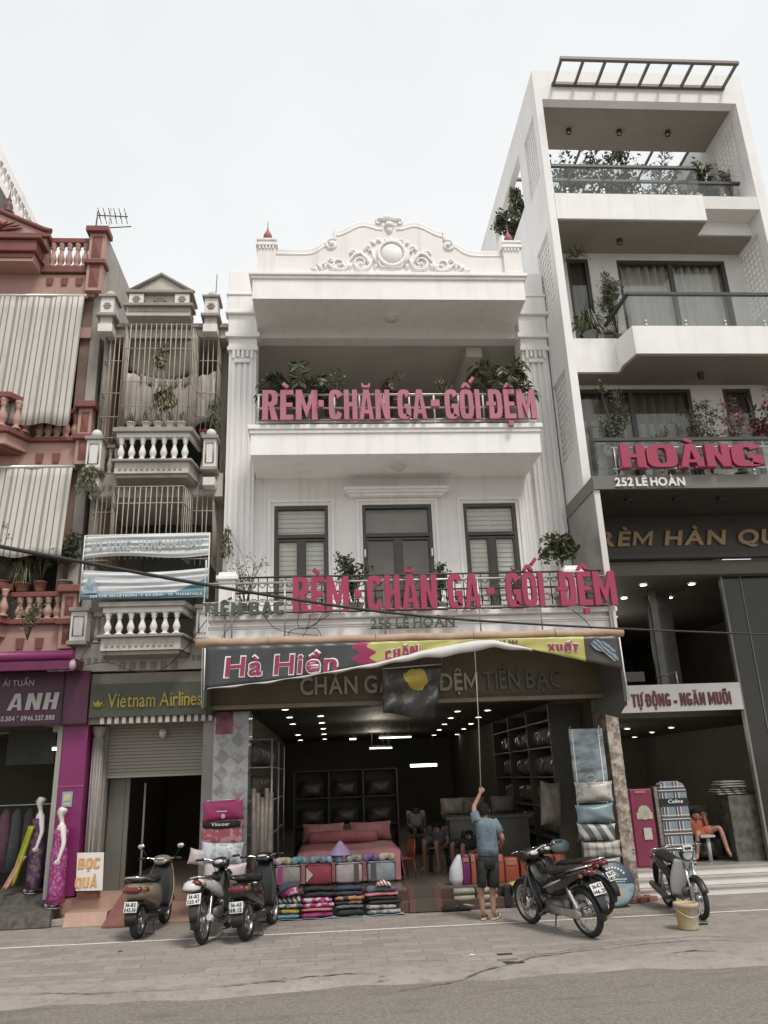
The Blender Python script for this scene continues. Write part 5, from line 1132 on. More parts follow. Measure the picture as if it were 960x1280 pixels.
# street-level: green airline sign, valance, roller shutter, fluted column
M_VA = mat('olive_sign', (.075, .082, .052), .5, .15, 2); M_VAY = mat('sign_yellow', (.34, .27, .05), .5, .12)
m = MB(); m.box(-3.48, -1.70, 11.88, 11.96, 2.67, 3.14); vs_ = m.build('sign_board', M_VA, gh)
lettering('Vietnam Airlines', -3.22, -1.875, 2.80, .20, 11.855, .024, M_VAY, vs_, .014, .07, .24)
m = MB()
for k in range(5): w = math.pi*(.12+.19*k); m.loft([((-3.36, 11.866, 2.80), (.03, 0, 0), (0, .008, 0)), ((-3.36+.07*math.cos(w), 11.862, 2.80+.065*math.sin(w)), (.032*math.sin(w)+.008, 0, .02*math.cos(w)), (0, .008, 0)), ((-3.36+.12*math.cos(w), 11.866, 2.80+.115*math.sin(w)), (.004, 0, .003), (0, .004, 0))], 8)
m.build('lotus_emblem', M_VAY, vs_)
m = MB(); m.box(-3.70, -1.70, 11.97, 13.4, 3.14, 3.3); m.box(-3.50, -1.70, 11.97, 12.4, 2.58, 3.138); m.build('canopy', M_GT, gh)
m = MB()
for k in range(16): x = -3.32+k*.103; m.box(x, x+.055, 11.90, 11.97, 2.575, 2.665)
m.build('valance', M_GW, gh)
m = MB(); m.lathe([(.115, 0), (.115, .08), (.085, .1), (.085, .14), (.075, .16), (.07, 2.1), (.09, 2.14), (.1, 2.2), (.12, 2.24)], (-3.40, 12.2, .32), 16)
for k in range(10): w = 2*math.pi*k/10; m.tube([(-3.40+.073*math.cos(w), 12.2+.073*math.sin(w), .5), (-3.40+.071*math.cos(w), 12.2+.071*math.sin(w), 2.4)], .014, 5)
m.build('fluted_column', M_GT, gh)
for q_ in ((-3.50, -3.30, 12.32, 12.5, .3, 2.58), (-1.86, -1.68, 12.0, 12.3, .02, 2.58)): m = MB(); m.box(*q_); m.build('door_pier', mat('grey_pier', (.33, .31, .28), .7, .15, 3, streak=.3), gh)
sh = MB(); z = 1.87
while z < 2.56: sh.box(-3.30, -1.86, 12.40, 12.425, z, z+.036); sh.box(-3.30, -1.86, 12.418, 12.425, z+.036, z+.048); z += .048
so_ = sh.build('roller_shutter', mat('shutter_beige', (.30, .275, .225), .55, .1, 2), gh); m = MB(); m.box(-3.30, -1.86, 12.39, 12.43, 1.835, 1.868); m.build('bottom_bar', mat('bar_beige', (.36, .33, .28), .5), so_)
m = MB(); m.lathe([(.05, .06), (.06, 0), (.045, -.05), (.001, -.07)], (-2.5, 12.3, 2.44), 12); m.build('globe_lamp', M_LAMP, gh)
m = MB(); m.box(-3.30, -1.86, 17, 17.2, 0, 2.6); m.box(-3.5, -3.3, 12.5, 17, 0, 2.6); m.box(-1.86, -1.68, 12.3, 17, 0, 2.6); m.build('hall_interior', M_OLIVE, gh)
m = MB(); m.box(-3.05, -2.99, 12.55, 12.6, .3, 1.85); m.box(-3.29, -3.06, 12.57, 12.59, .3, 1.85); m.build('glass_door', mat('hall_panel', (.16, .152, .128), .3, .1), gh); m = MB(); m.box(-2.78, -2.755, 12.55, 12.58, .3, 1.75); m.build('door_frame', MATS['edge_grey'], gh)
M_OTILE = mat('orange_tile', (.42, .265, .20), .5, .12, 3, streak=.2)
m = MB(); m.box(-3.70, -1.66, 12.0, 17, .01, .31); m.build('tiled_floor', M_OTILE, gh)
m = MB(); m.prism([(11.62, .004), (12.0, .004), (12.0, .16), (11.70, .16)], -3.52, -2.98, 'X'); m.build('tiled_step', M_OTILE, gh); m = MB(); m.prism([(11.62, .005), (12.0, .005), (12.0, .20)], -2.55, -1.70, 'X'); m.build('tiled_step', M_OTILE, gh)
m = MB(); m.box(-3.72, -3.54, 11.75, 12.0, .004, .085); m.build('tiled_step', M_GREYC, gh, bev=.01)
t = thing('door_ramp', 'dark red wooden ramp board leading up to the airline office door', 'ramp', (-2.72, 11.8, 0)); m = MB(); m.add([(-2.97, 11.42, .006), (-2.50, 11.42, .006), (-2.45, 12.06, .33), (-2.88, 12.06, .33), (-2.97, 11.42, .03), (-2.50, 11.42, .03), (-2.45, 12.06, .35), (-2.88, 12.06, .35)], [(0, 3, 2, 1), (4, 5, 6, 7), (0, 1, 5, 4), (1, 2, 6, 5), (2, 3, 7, 6), (3, 0, 4, 7)]); m.build('board', mat('ramp_red', (.20, .085, .07), .6, .2, 6), t)
# BOC QUA cardboard sign
bq = thing('standing_sign', 'white board with orange hand lettering leaning on the step by the purple pier', 'sign', (-3.32, 11.98, .35))
c = [P(96.5, 1066, Y=11.93), P(130, 1065.5, Y=11.93), P(128, 1113, Y=11.86), P(94.5, 1113.5, Y=11.86)]
m = MB(); m.add([tuple(c[k]) for k in (3, 2, 1, 0)]+[tuple(c[k]+Vector((0, .012, 0))) for k in (3, 2, 1, 0)], [(0, 1, 2, 3), (7, 6, 5, 4), (0, 4, 5, 1), (1, 5, 6, 2), (2, 6, 7, 3), (3, 7, 4, 0)]); m.build('board', mat('card_white', (.66, .63, .59), .6, .06), bq)
zb = lambda q: (q[0], 11.93-.07*(c[0].z-q[2])/(c[0].z-c[3].z)-.012+(q[1]-10), q[2]); M_OL = mat('orange_letter', (.60, .32, .12), .6, .2, 20)
lettering('BỌC', c[0].x+.035, c[1].x-.03, c[0].z-.20, .13, 10, .004, M_OL, bq, 'heavy', .07, fn=zb); lettering('QUẢ', c[0].x+.02, c[1].x-.045, c[0].z-.43, .125, 10, .004, M_OL, bq, 'heavy', .07, fn=zb)
m = MB(); m.box(c[0].x+.03, c[1].x-.03, 11.95, 12.0, .3, .42); m.build('prop', mat('brick_prop', (.30, .13, .10), .8, .3, 10), bq)
# ================================================================ goods in front of and inside the bedding shop
def cloth(name, a, b, kind='check', sc=8, rough=.8):
    def col(N, l, v):
        s = nsep(N, l, v)
        if kind == 'floral': f = nramp(N, l, nnoise(N, l, v, sc, 2), .52, .56)
        elif kind == 'stripe': f = nmath(N, l, 'LESS_THAN', nmath(N, l, 'FRACT', nmath(N, l, 'MULTIPLY', nmath(N, l, 'ADD', s[0], nmath(N, l, 'MULTIPLY', s[2], .6)), sc)), .45)
        elif kind == 'plaid':
            g = lambda q, k: nmath(N, l, 'LESS_THAN', nmath(N, l, 'FRACT', nmath(N, l, 'MULTIPLY', q, k)), .3)
            f = nmath(N, l, 'MULTIPLY', nmath(N, l, 'ADD', g(s[0], sc), g(s[2], sc)), .5)
        else: f = nramp(N, l, nnoise(N, l, v, sc, 5), .4, .65)
        return nmix(N, l, f, a, b), nnoise(N, l, v, 18, 4)
    return mat_tex(name, col, rough, .3)
def pillow(mb, c, w, h, t, rot=(0, 0, 0), mi=0, n=12, pinch=.07):
    """a stuffed pillow: w along X, h along Z, thickness along Y before rotation"""
    from mathutils import Euler
    m = Euler(rot).to_matrix(); c = Vector(c)
    for sg in (-1, 1):
        vs = []
        for j in range(n+1):
            for i in range(n+1):
                u, v = 2*i/n-1, 2*j/n-1
                x = u*w/2*(1-pinch*(1-v*v)); z = v*h/2*(1-pinch*1.4*(1-u*u))
                y = sg*t/2*((max(0, 1-abs(u)**3.2))*(max(0, 1-abs(v)**3.2)))**.5*(1+.10*math.sin(u*5+v*3+c.x*9))
                vs.append(c+m @ Vector((x, y, z)))
        fs = []
        for j in range(n):
            for i in range(n):
                f = (j*(n+1)+i, j*(n+1)+i+1, (j+1)*(n+1)+i+1, (j+1)*(n+1)+i); fs.append(f if sg < 0 else f[::-1])
        mb.add(vs, fs, mi, True)
    return mb
def one(mb, name, m, base, label, cat, group=None, **k):
    return tag(mb.build(name, m, None, base=base, **k), label, cat, group)
def folded(x, y, z, w, d, h, m, label, group, layers=3, rz=0, name='folded_blanket', cat='blanket'):
    mb = MB()
    rg = random.Random(int(abs(x)*1000+z*977))
    for i in range(layers):
        q = h/layers; zz = z+q*(i+.5); ww = w*rg.uniform(.90, 1.03); o = rg.uniform(-.026, .026); yo = rg.uniform(-.015, .012); rings = []; k = 9
        for j in range(k+1):
            f_ = j/k; ed = min(f_, 1-f_)*k; tk = (.30 if ed < .5 else .50)*rg.uniform(.82, 1.12); dy = (.42 if ed < .5 else .5)
            rings.append(((x-ww/2+ww*f_+o, y+yo+rg.uniform(-.004, .004), zz+rg.uniform(-.05, .05)*q-.10*q*abs(2*f_-1)**2), (0, d*dy, 0), (0, rg.uniform(-.01, .01), q*tk)))
        mb.loft(rings, 18, e=.55)
    return one(mb, name, m, (x, y, z), label, cat, group)
C_ = lambda n, col, **k: mat(n, col, k.pop('rough', .75), k.pop('nz', .22), k.pop('sc', 9), .25, 25, **k)
M_NAVY = C_('cloth_navy', (.035, .045, .06)); M_BLACKC = C_('cloth_black', (.018, .017, .017)); M_MAGC = C_('cloth_magenta', (.33, .035, .15)); M_GREYCL = C_('cloth_grey', (.23, .215, .20))
M_TEALC = C_('cloth_teal', (.12, .27, .31)); M_PINKC = C_('cloth_pink', (.45, .16, .20)); M_CREAM = C_('cloth_cream', (.40, .36, .29)); M_LILAC = C_('cloth_lilac', (.22, .13, .24)); M_SLATE = C_('cloth_slate', (.10, .125, .15))
# sheet under the display
gm = MB(); a = P(330, 1148, Z=0); gm.grid(lambda u, v: (-.98+1.90*u, 11.28+.30*v, .012+.006*math.sin(u*40)+.004*math.sin(v*9+u*7)), 40, 4); one(gm, 'ground_sheet', C_('sheet_blue', (.20, .30, .32)), (0, 11.3, .0), 'pale blue plastic sheet spread under the folded blankets', 'sheet', solid=.006)
dx = [(-.86, -.42), (-.41, .0), (.01, .40), (.42, .86)]
M_PATCH = cloth('patch_print', (.42, .40, .42), (.06, .10, .13), 'floral', 14); M_STRP = cloth('stripe_print', (.42, .40, .38), (.05, .05, .055), 'stripe', 16); M_SKULL = cloth('grey_print', (.16, .165, .165), (.38, .37, .36), 'floral', 11); M_YEL = cloth('navy_yellow_print', (.03, .035, .045), (.42, .30, .06), 'floral', 5); M_PKP = cloth('magenta_print', (.34, .03, .15), (.50, .42, .44), 'floral', 13); M_ORG = cloth('orange_dark_print', (.05, .045, .045), (.40, .20, .10), 'floral', 9)
base = [[(M_TEALC, .05, 'teal edged blanket at the bottom left of the display'), (M_YEL, .07, 'black folded blanket with yellow blotches, bottom left of the display'), (M_PATCH, .05, 'white and blue patterned blanket on the black and yellow one'), (M_STRP, .07, 'grey striped folded blanket second from the top at the left')],
        [(M_MAGC, .07, 'plain magenta blanket at the bottom of the second stack'), (M_PINKC, .04, 'salmon pink folded blanket in the second stack'), (M_PKP, .12, 'magenta printed rolled blanket below the thick black one'), (M_BLACKC, .13, 'thick plain black folded blanket topping the second stack')],
        [(M_BLACKC, .08, 'black blanket at the bottom of the third stack'), (M_SLATE, .05, 'slate blue folded blanket low in the third stack'), (M_ORG, .10, 'dark blanket with orange print in the third stack'), (M_NAVY, .12, 'dark navy padded blanket topping the third stack')],
        [(M_SKULL, .12, 'grey printed blanket at the bottom right of the display'), (M_BLACKC, .09, 'plain black blanket in the right stack'), (M_PINKC, .045, 'dusty pink blanket on the black one at the right'), (M_SLATE, .08, 'slate blanket topping the right stack')]]
for (x0, x1), col in zip(dx, base):
    z = .022
    for m_, h, lb in col:
        folded((x0+x1)/2+random.uniform(-.012, .012), 11.42, z, x1-x0, .26, h, m_, lb, 'folded blankets on the pavement', layers=max(1, round(h/.055))); z += h+.002
t = MB(); t.loft([((-.83, 11.36, .29), (0, .05, 0), (0, 0, .04)), ((-.73, 11.33, .34), (0, .09, 0), (0, 0, .055)), ((-.58, 11.34, .40), (0, .1, 0), (0, 0, .055)), ((-.44, 11.36, .41), (0, .08, 0), (0, 0, .04))], 12, e=.7); one(t, 'rolled_quilt', M_NAVY, (-.6, 11.36, .28), 'slanting dark blue rolled quilt on the left stack', 'quilt')
t = MB(); t.tube([(-.68, 11.28, .31), (-.56, 11.27, .345), (-.46, 11.28, .36)], [.03, .045, .04], 10, squash=.8); one(t, 'rolled_quilt', M_PKP, (-.56, 11.28, .30), 'small bright pink rolled quilt against the dark blue one', 'quilt')
t = MB(); t.loft([((.56, 11.33, .372), (0, .07, 0), (0, 0, .02)), ((.66, 11.29, .395), (0, .06, 0), (0, 0, .035)), ((.76, 11.30, .365), (0, .05, 0), (0, 0, .02))], 10, e=.6); one(t, 'towel', cloth('towel_stripe', (.6, .58, .54), (.28, .04, .05), 'stripe', 22), (.66, 11.3, .37), 'white towel with red and green stripes on the right stack', 'towel')
# zipped bags of bedding
M_PLAS = glass('clear_plastic', (.96, .96, .95), .06, .12)
for x, w, m1, m2, lb in ((-.60, .36, M_GREYCL, M_MAGC, 'clear zip bag of grey bedding with a magenta side'), (-.19, .37, C_('cloth_wine', (.22, .03, .05)), M_CREAM, 'zip bag of wine red bedding with a cream triangle'), (.21, .38, C_('cloth_mauve', (.33, .27, .29)), C_('cloth_umber', (.07, .06, .05)), 'zip bag of mauve bedding with a dark stripe'), (.64, .40, C_('cloth_steel', (.20, .22, .24)), MATS['cloth_umber'], 'zip bag of steel grey bedding with a dark left stripe')):
    b = thing('bedding_bag', lb, 'bag', (x, 11.5, .40), 'zip bags in the second row')
    q = MB(); q.loft([((x, 11.36, .52), (w*.40, 0, 0), (0, 0, .10)), ((x, 11.38, .52), (w*.48, 0, 0), (0, 0, .125)), ((x, 11.62, .52), (w*.48, 0, 0), (0, 0, .125)), ((x, 11.64, .52), (w*.4, 0, 0), (0, 0, .1))], 20, e=.3); q.build('bag_body', m1, b)
    q = MB(); s_ = -1 if x < -.5 or x > .5 else 1
    if 'triangle' in lb: q.prism([(x-w*.44, .43), (x-w*.44, .61), (x-w*.2, .52)], 11.345, 11.357)
    else: q.box(x+s_*w*.18, x+s_*w*.34, 11.345, 11.372, .415, .63)
    q.build('side_stripe', m2, b)
    q = MB(); q.tube([(x-w*.47, 11.37, .41), (x+w*.47, 11.37, .41), (x+w*.47, 11.37, .63), (x-w*.47, 11.37, .63)], .007, 5, closed=True); q.build('piping', M_BLACKC, b)
q = MB(); pillow(q, (-.87, 11.4, .46), .22, .26, .16, (.15, 0, .2)); one(q, 'cushion', M_GREYCL, (-.87, 11.4, .34), 'grey cushion propped at the left end of the display', 'cushion')
# neck pillows on top of the bags
for x, m1, lb in ((-.86, M_LILAC, 'purple neck pillow at the far left of the top row'), (-.66, M_CREAM, 'cream neck pillow in the top row'), (-.45, M_TEALC, 'teal neck pillow with its opening towards the street'), (-.20, C_('cloth_bluegrey', (.15, .22, .27)), 'blue grey neck pillow left of the conical hat'), (.02, C_('cloth_lightblue', (.20, .33, .38)), 'light blue neck pillow under the conical hat'), (.28, C_('cloth_sage', (.24, .27, .20)), 'sage green neck pillow right of the conical hat'), (.50, C_('cloth_violet', (.17, .10, .22)), 'violet neck pillow beside the beige one'), (.72, C_('cloth_beige', (.38, .33, .27)), 'beige neck pillow at the right end of the top row')):
    q = MB(); q.tube([(x+.075*math.sin(w)*1.0, 11.46-.07*math.cos(w), .69) for w in [(.16+.92*k/15)*2*math.pi+math.pi-.2 if False else math.pi*(-.82+1.64*k/15)+math.pi for k in range(16)]], [.03]+[.046]*14+[.03], 9); one(q, 'neck_pillow', m1, (x, 11.46, .645), lb, 'neck pillow', 'neck pillows')
q = MB(); q.lathe([(.16, 0), (.155, .006), (.08, .10), (.02, .165), (.001, .175)], (.10, 11.50, .74), 24); one(q, 'conical_hat', C_('hat_lilac', (.27, .20, .33)), (.10, 11.5, .74), 'lilac conical hat lying on the neck pillows before the bed', 'hat')
# bed with salmon pink bedding
M_SALM = C_('bed_pink', (.60, .25, .26), sc=4, rough=.6); M_SALMD = C_('bed_pink_deep', (.50, .18, .19), rough=.6)
bd_ = thing('bed', 'double bed made up with a salmon pink bedspread in the shop', 'bed', (.3, 13.2, FZ))
bx0, bx1, by0, by1, bz = P(372, 1070, Y=12.45).x, P(500, 1066, Y=12.45).x, 12.45, 14.3, P(440, 1062, Y=12.5).z
def spread(u, v):
    x = bx0+(bx1-bx0)*u; ed = min(u, 1-u)
    if v < .4: f = v/.4; y = by0-.05*(1-f)-.015*math.sin(u*34)*(1-f); z = FZ+.03+(bz-FZ-.03)*f-.03*math.exp(-ed*25)*f
    else: f = (v-.4)/.6; y = by0+(by1-by0)*f; z = bz+.012*math.sin(u*9)*math.sin(f*11)-.03*math.exp(-ed*25)
    return (x, y, z)
q = MB(); q.grid(spread, 60, 34); q.build('bedspread', M_SALM, bd_)
q = MB(); q.grid(lambda u, v: (bx1+.06*(1-v)+.02*math.sin(u*20)*(1-v), by0+(by1-by0)*u, FZ+.04+(bz-FZ-.06)*v), 30, 5); q.build('side_drape', M_SALM, bd_, solid=.006)
q = MB(); q.box(bx0+.03, bx1-.03, by0+.05, by1, FZ+.05, bz-.03); q.build('mattress', M_SALMD, bd_)
hb = MB(); hz = P(430, 1030, Y=14.45).z; hb.prism([(bx0, FZ), (bx1, FZ), (bx1, hz-.10), (bx1-.15, hz-.02), (bx1-.45, hz-.05), ((bx0+bx1)/2, hz), (bx0+.45, hz-.05), (bx0+.15, hz-.02), (bx0, hz-.10)], 14.40, 14.48); hb.build('headboard', C_('headboard_grey', (.20, .16, .13)), bd_)
for k, (xa, lb) in enumerate(((.24, 'left salmon pink pillow leaning on the headboard'), (.77, 'right salmon pink pillow leaning on the headboard'))):
    x = bx0+(bx1-bx0)*xa; q = MB(); pillow(q, (x, 14.2, bz+.15), .70, .29, .2, (-.3, 0, 0)); one(q, 'pillow', M_SALM, (x, 14.2, bz), lb, 'pillow', 'bed pillows')
x = (bx0+bx1)/2-.05; q = MB(); q.tube([(x-.58, 13.85, bz+.09), (x-.55, 13.85, bz+.09), (x, 13.85, bz+.10), (x+.52, 13.85, bz+.09), (x+.55, 13.85, bz+.09)], [.06, .09, .095, .09, .06], 14); one(q, 'bolster', M_SALMD, (x, 13.85, bz), 'long round pink bolster lying across the bed', 'bolster')
# plastic chair
def plastic_chair(x, y, z, rz, m_, label, s=1.0):
    t = thing('plastic_chair', label, 'chair', (x, y, z), rz=0); M4 = Matrix.Translation((x, y, z)) @ Matrix.Rotation(rz, 4, 'Z') @ Matrix.Scale(s, 4)
    q = MB(); q.loft([((0, 0, .40), (.20, 0, 0), (0, .19, 0)), ((0, 0, .415), (.21, 0, 0), (0, .20, 0)), ((0, 0, .43), (.20, 0, 0), (0, .19, 0))], 20, e=.4); q.xf(M4); q.build('seat', m_, t)
    for a, b in ((-1, -1), (1, -1), (-1, 1), (1, 1)): q = MB(); q.tube([(a*.18, b*.17, .40), (a*.22, b*.21, 0)], [.022, .017], 7); q.xf(M4); q.build('leg', m_, t)
    q = MB(); q.tube([(-.19, .18, .42), (-.19, .22, .70), (-.13, .235, .79), (.13, .235, .79), (.19, .22, .70), (.19, .18, .42)], .018, 7)
    for xx in (-.09, 0, .09): q.tube([(xx, .18, .43), (xx, .235, .79)], .014, 6)
    q.xf(M4); q.build('backrest', m_, t); return t
M_ORC = mat('orange_plastic', (.34, .07, .04), .4, .08); p = P(506, 1103, Z=FZ); plastic_chair(1.05, 12.75, FZ, R(-70), M_ORC, 'orange red plastic chair beside the bed', .66)
# tall orange mattress packs, purple pack, white bag
def pack(px0, px1, pyt, pyb, Y, m_, label, group='orange packs', d=.2, top=None):
    a, b = P(px0, pyb, Y=Y), P(px1, pyb, Y=Y); zt = P((px0+px1)/2, pyt, Y=Y).z; zb = max(FZ+.001, a.z) if Y > 11.6 else a.z; x = (a.x+b.x)/2; w = abs(b.x-a.x)
    t = thing('mattress_pack', label, 'pack', (x, Y, zb), group)
    q = MB(); q.loft([((x, Y+d/2, zb), (w*.48, 0, 0), (0, d*.48, 0)), ((x, Y+d/2, zb+.02), (w*.5, 0, 0), (0, d*.5, 0)), ((x+.006, Y+d/2, (zb+zt)/2), (w*.5, 0, 0), (0, d*.51, 0)), ((x, Y+d/2, zt-.02), (w*.49, 0, 0), (0, d*.49, 0)), ((x, Y+d/2, zt), (w*.42, 0, 0), (0, d*.42, 0))], 20, e=.3); q.build('wrap', m_, t)
    q = MB(); q.box(x-w*.35, x+w*.35, Y-.012, Y+.02, zt-.09, zt-.045); q.build('top_band', top or M_PLB, t)
M_PLB = mat('pack_band', (.40, .19, .14), .4, .1); M_OPK = mat('orange_pack', (.36, .085, .045), .38, .2, 4, .2, 12); M_OPK2 = mat('rust_pack', (.30, .10, .065), .4, .2, 4, .2, 12)
for i, (a, b, lb) in enumerate(((590, 597, 'thin rust pack just right of the purple one'), (598, 611, 'rust pack hidden behind the man'), (612, 622, 'orange pack behind the right leg of the man'), (623, 632.5, 'narrow orange pack just right of the man'), (633, 651, 'widest orange pack, behind the black motorbike handlebar'), (653, 668, 'orange pack behind the motorbike headlight'), (682, 696, 'orange pack right of the motorbike headlight'), (697, 712, 'orange pack at the right end beside the pillow stack'))):
    pack(a, b, 1068+(4 if i == 4 else 0), 1111, 11.72, (M_OPK, M_OPK2)[i < 2], lb)
pack(579.5, 589.5, 1068, 1112, 11.70, mat('purple_pack', (.14, .02, .09), .35, .2), 'tall purple pack between the white bag and the orange packs', None)
q = MB(); a = P(573, 1112, Y=11.66); q.loft([((a.x, 11.74, FZ+.001), (.07, 0, 0), (0, .07, 0)), ((a.x-.01, 11.74, FZ+.08), (.10, 0, 0), (0, .09, 0)), ((a.x, 11.74, FZ+.22), (.09, 0, 0), (0, .08, 0)), ((a.x+.03, 11.74, FZ+.33), (.05, 0, 0), (0, .05, 0)), ((a.x+.045, 11.74, FZ+.38), (.02, 0, 0), (0, .02, 0))], 14); one(q, 'plastic_bag', mat('white_plastic', (.62, .63, .65), .35, .1, 12, .7, 14), (a.x, 11.74, FZ), 'full white plastic bag on the step left of the purple pack', 'bag')
# stack of rolled pillows and mats at the pavement edge
rows_ = [(.01, .085), (.095, .085), (.18, .085)]
cols = [(1.74, .30, (.27, .25, .21)), (2.05, .29, (.25, .23, .20)), (2.345, .20, (.022, .022, .022)), (2.52, .28, (.26, .29, .31))]
nm = [['bottom', 'middle', 'top'][i] for i in range(3)]
for ci, (x, w, c) in enumerate(cols):
    if ci == 2: continue
    for ri_, (z, h) in enumerate(rows_):
        q = MB(); q.tube([(x-w*.48, 11.46, z+h/2), (x-w*.42, 11.46, z+h/2), (x, 11.455, z+h/2), (x+w*.42, 11.46, z+h/2), (x+w*.48, 11.46, z+h/2)], [h*.3, h*.48, h*.5, h*.48, h*.3], 12); one(q, 'rolled_pillow', mat('roll_%d' % ci, c, .5, .25, 9, .4, 14), (x, 11.46, z), f'{nm[ri_]} {["greenish grey", "grey", "", "pale blue"][ci]} rolled pillow in the stack behind the man', 'pillow', 'rolled pillows at the step')
q = MB(); q.box(2.27, 2.37, 11.40, 11.52, .005, .265); one(q, 'dark_strap', M_BLACKC, (2.32, 11.45, 0), 'upright black folded bundle between the rolled pillows', 'bundle', bev=.02)
q = MB(); pillow(q, (2.52, 11.45, .285), .34, .2, .07, (R(90), 0, .1)); one(q, 'cushion', C_('cloth_yellow', (.50, .40, .18)), (2.52, 11.45, .265), 'pale yellow cushion lying on the pale blue rolled pillows', 'cushion')
q = MB(); a = P(568, 1135, Z=0)
for s_ in (-.1, .09): q.loft([((a.x+s_-.1, 11.36, .03), (0, .03, 0), (0, 0, .025)), ((a.x+s_-.04, 11.36, .045), (0, .045, 0), (0, 0, .042)), ((a.x+s_+.04, 11.36, .035), (0, .04, 0), (0, 0, .032)), ((a.x+s_+.09, 11.36, .025), (0, .025, 0), (0, 0, .02))], 10)
one(q, 'shoes', M_BLACKC, (a.x, 11.36, .0), 'pair of black shoes left at the foot of the step', 'shoes')
# runner carpet on the step
q = MB()
def runner(u, v):
    pts = [(11.38, .008), (11.405, .145), (11.545, .147), (11.555, .272), (12.6, .275)]; k = v*4; i = min(3, int(k)); f = k-i
    return (1.0+.44*u, pts[i][0]*(1-f)+pts[i+1][0]*f, pts[i][1]*(1-f)+pts[i+1][1]*f+.004)
q.grid(runner, 8, 16, sm=False)
def run_col(N, l, v):
    s = nsep(N, l, v); e = nmath(N, l, 'GREATER_THAN', nmath(N, l, 'ABSOLUTE', s[0]), .14); n = nnoise(N, l, v, 40, 3)
    return nmix(N, l, n, nmix(N, l, e, (.05, .052, .04), (.17, .05, .05)), (.10, .08, .065)), None
one(q, 'carpet_runner', mat_tex('runner', run_col, .95), (1.22, 11.5, 0), 'dark carpet runner with red borders laid over the shop step', 'carpet')
# hanging pillows left of the doorway
M_SAT = mat('magenta_satin', (.36, .03, .13), .28, .12, 3, .1, 10); M_FLOR = cloth('pink_floral', (.40, .10, .13), (.52, .30, .30), 'floral', 13); M_WFL = cloth('white_floral', (.62, .64, .66), (.36, .40, .42), 'floral', 16, .35); M_PWH = mat('pinkish_white', (.60, .50, .50), .35, .12, 4, .3, 10)
rk = thing('display_stand', 'thin metal display stand holding the pillow column left of the doorway', 'stand', (-1.45, 11.45, 0)); 
for x in (-1.68, -1.26): q = MB(); q.tube([(x, 11.47, .0), (x, 11.47, 1.5)], .012, 6); q.build('pole', M_STEEL, rk)
for z in (.45, .72, .97, 1.22, 1.49): q = MB(); q.tube([(-1.68, 11.47, z), (-1.26, 11.47, z)], .008, 5); q.build('cross_bar', M_STEEL, rk)
yv = 11.36
q = MB(); pillow(q, (-1.46, yv, 1.36), .56, .27, .12, (0, R(-3), 0)); mp_ = one(q, 'pillow', M_SAT, (-1.46, yv, 1.22), 'shiny magenta satin pillow at the top of the left column', 'pillow', 'pillows left of the doorway')
q = MB(); q.ball((-1.45, yv-.062, 1.29), (.03, .006, .03), 10); q.build('round_badge', mat('badge_pale', (.6, .5, .5), .5), mp_); q = MB(); q.box(-1.54, -1.40, yv-.063, yv-.055, 1.345, 1.36); q.build('print_line', MATS['badge_pale'], mp_)
b = thing('quilt_bag', 'pink floral quilt in a bag with a black label strip', 'bag', (-1.47, yv, .97)); q = MB(); pillow(q, (-1.47, yv, 1.08), .54, .27, .12, pinch=.02); q.build('quilt', M_FLOR, b)
q = MB(); q.grid(lambda u, v: (-1.72+.50*u, yv-.068+.02*abs(2*u-1)**2, 1.155+.075*v-.02*math.sin(u*math.pi)*(1-v)), 14, 2); q.build('label_strip', M_BLACKC, b, solid=.004); lettering('Vincour', -1.60, -1.36, 1.175, .04, yv-.085, .006, M_WL, b, .02)
for z, m_, lb, h in ((.84, M_WFL, 'white floral pillow in clear wrapping under the pink floral quilt', .27), (.58, M_PWH, 'pinkish white pillow with a black diamond in the left column', .29), (.31, C_('pillow_blue', (.30, .38, .42)), 'pale blue pillow near the bottom of the left column', .26)):
    q = MB(); pillow(q, (-1.46+.04*(z < .7), yv-.02, z), .56, h, .16, (0, R(4), 0)); o = one(q, 'pillow', m_, (-1.46, yv, z-.13), lb, 'pillow', 'pillows left of the doorway')
    if 'diamond' in lb: q = MB(); q.prism([(-1.36, .55), (-1.30, .60), (-1.35, .66), (-1.41, .61)], yv-.112, yv-.10); q.build('diamond_print', M_BLACKC, o)
q = MB(); pillow(q, (-1.78, yv-.02, .80), .22, .2, .1, (0, .2, 0)); one(q, 'cushion', M_PWH, (-1.78, yv, .7), 'small pale cushion beside the white floral pillow', 'cushion')
# plastic wrapped curtain rolls beside the pier
q = MB()
for k in range(5): x = -1.08+.055*k; q.tube([(x, 11.62+.03*(k % 2), .28), (x+.01, 11.60+.03*(k % 2), .9), (x+.005*k, 11.62, 1.62-.06*(k % 3))], [.04, .045, .03], 8)
one(q, 'curtain_bundle', mat('wrapped_taupe', (.20, .165, .14), .35, .35, 7, .6, 12), (-.98, 11.6, .27), 'upright bundle of taupe curtain rolls in wrinkled plastic beside the tiled pier', 'curtains')
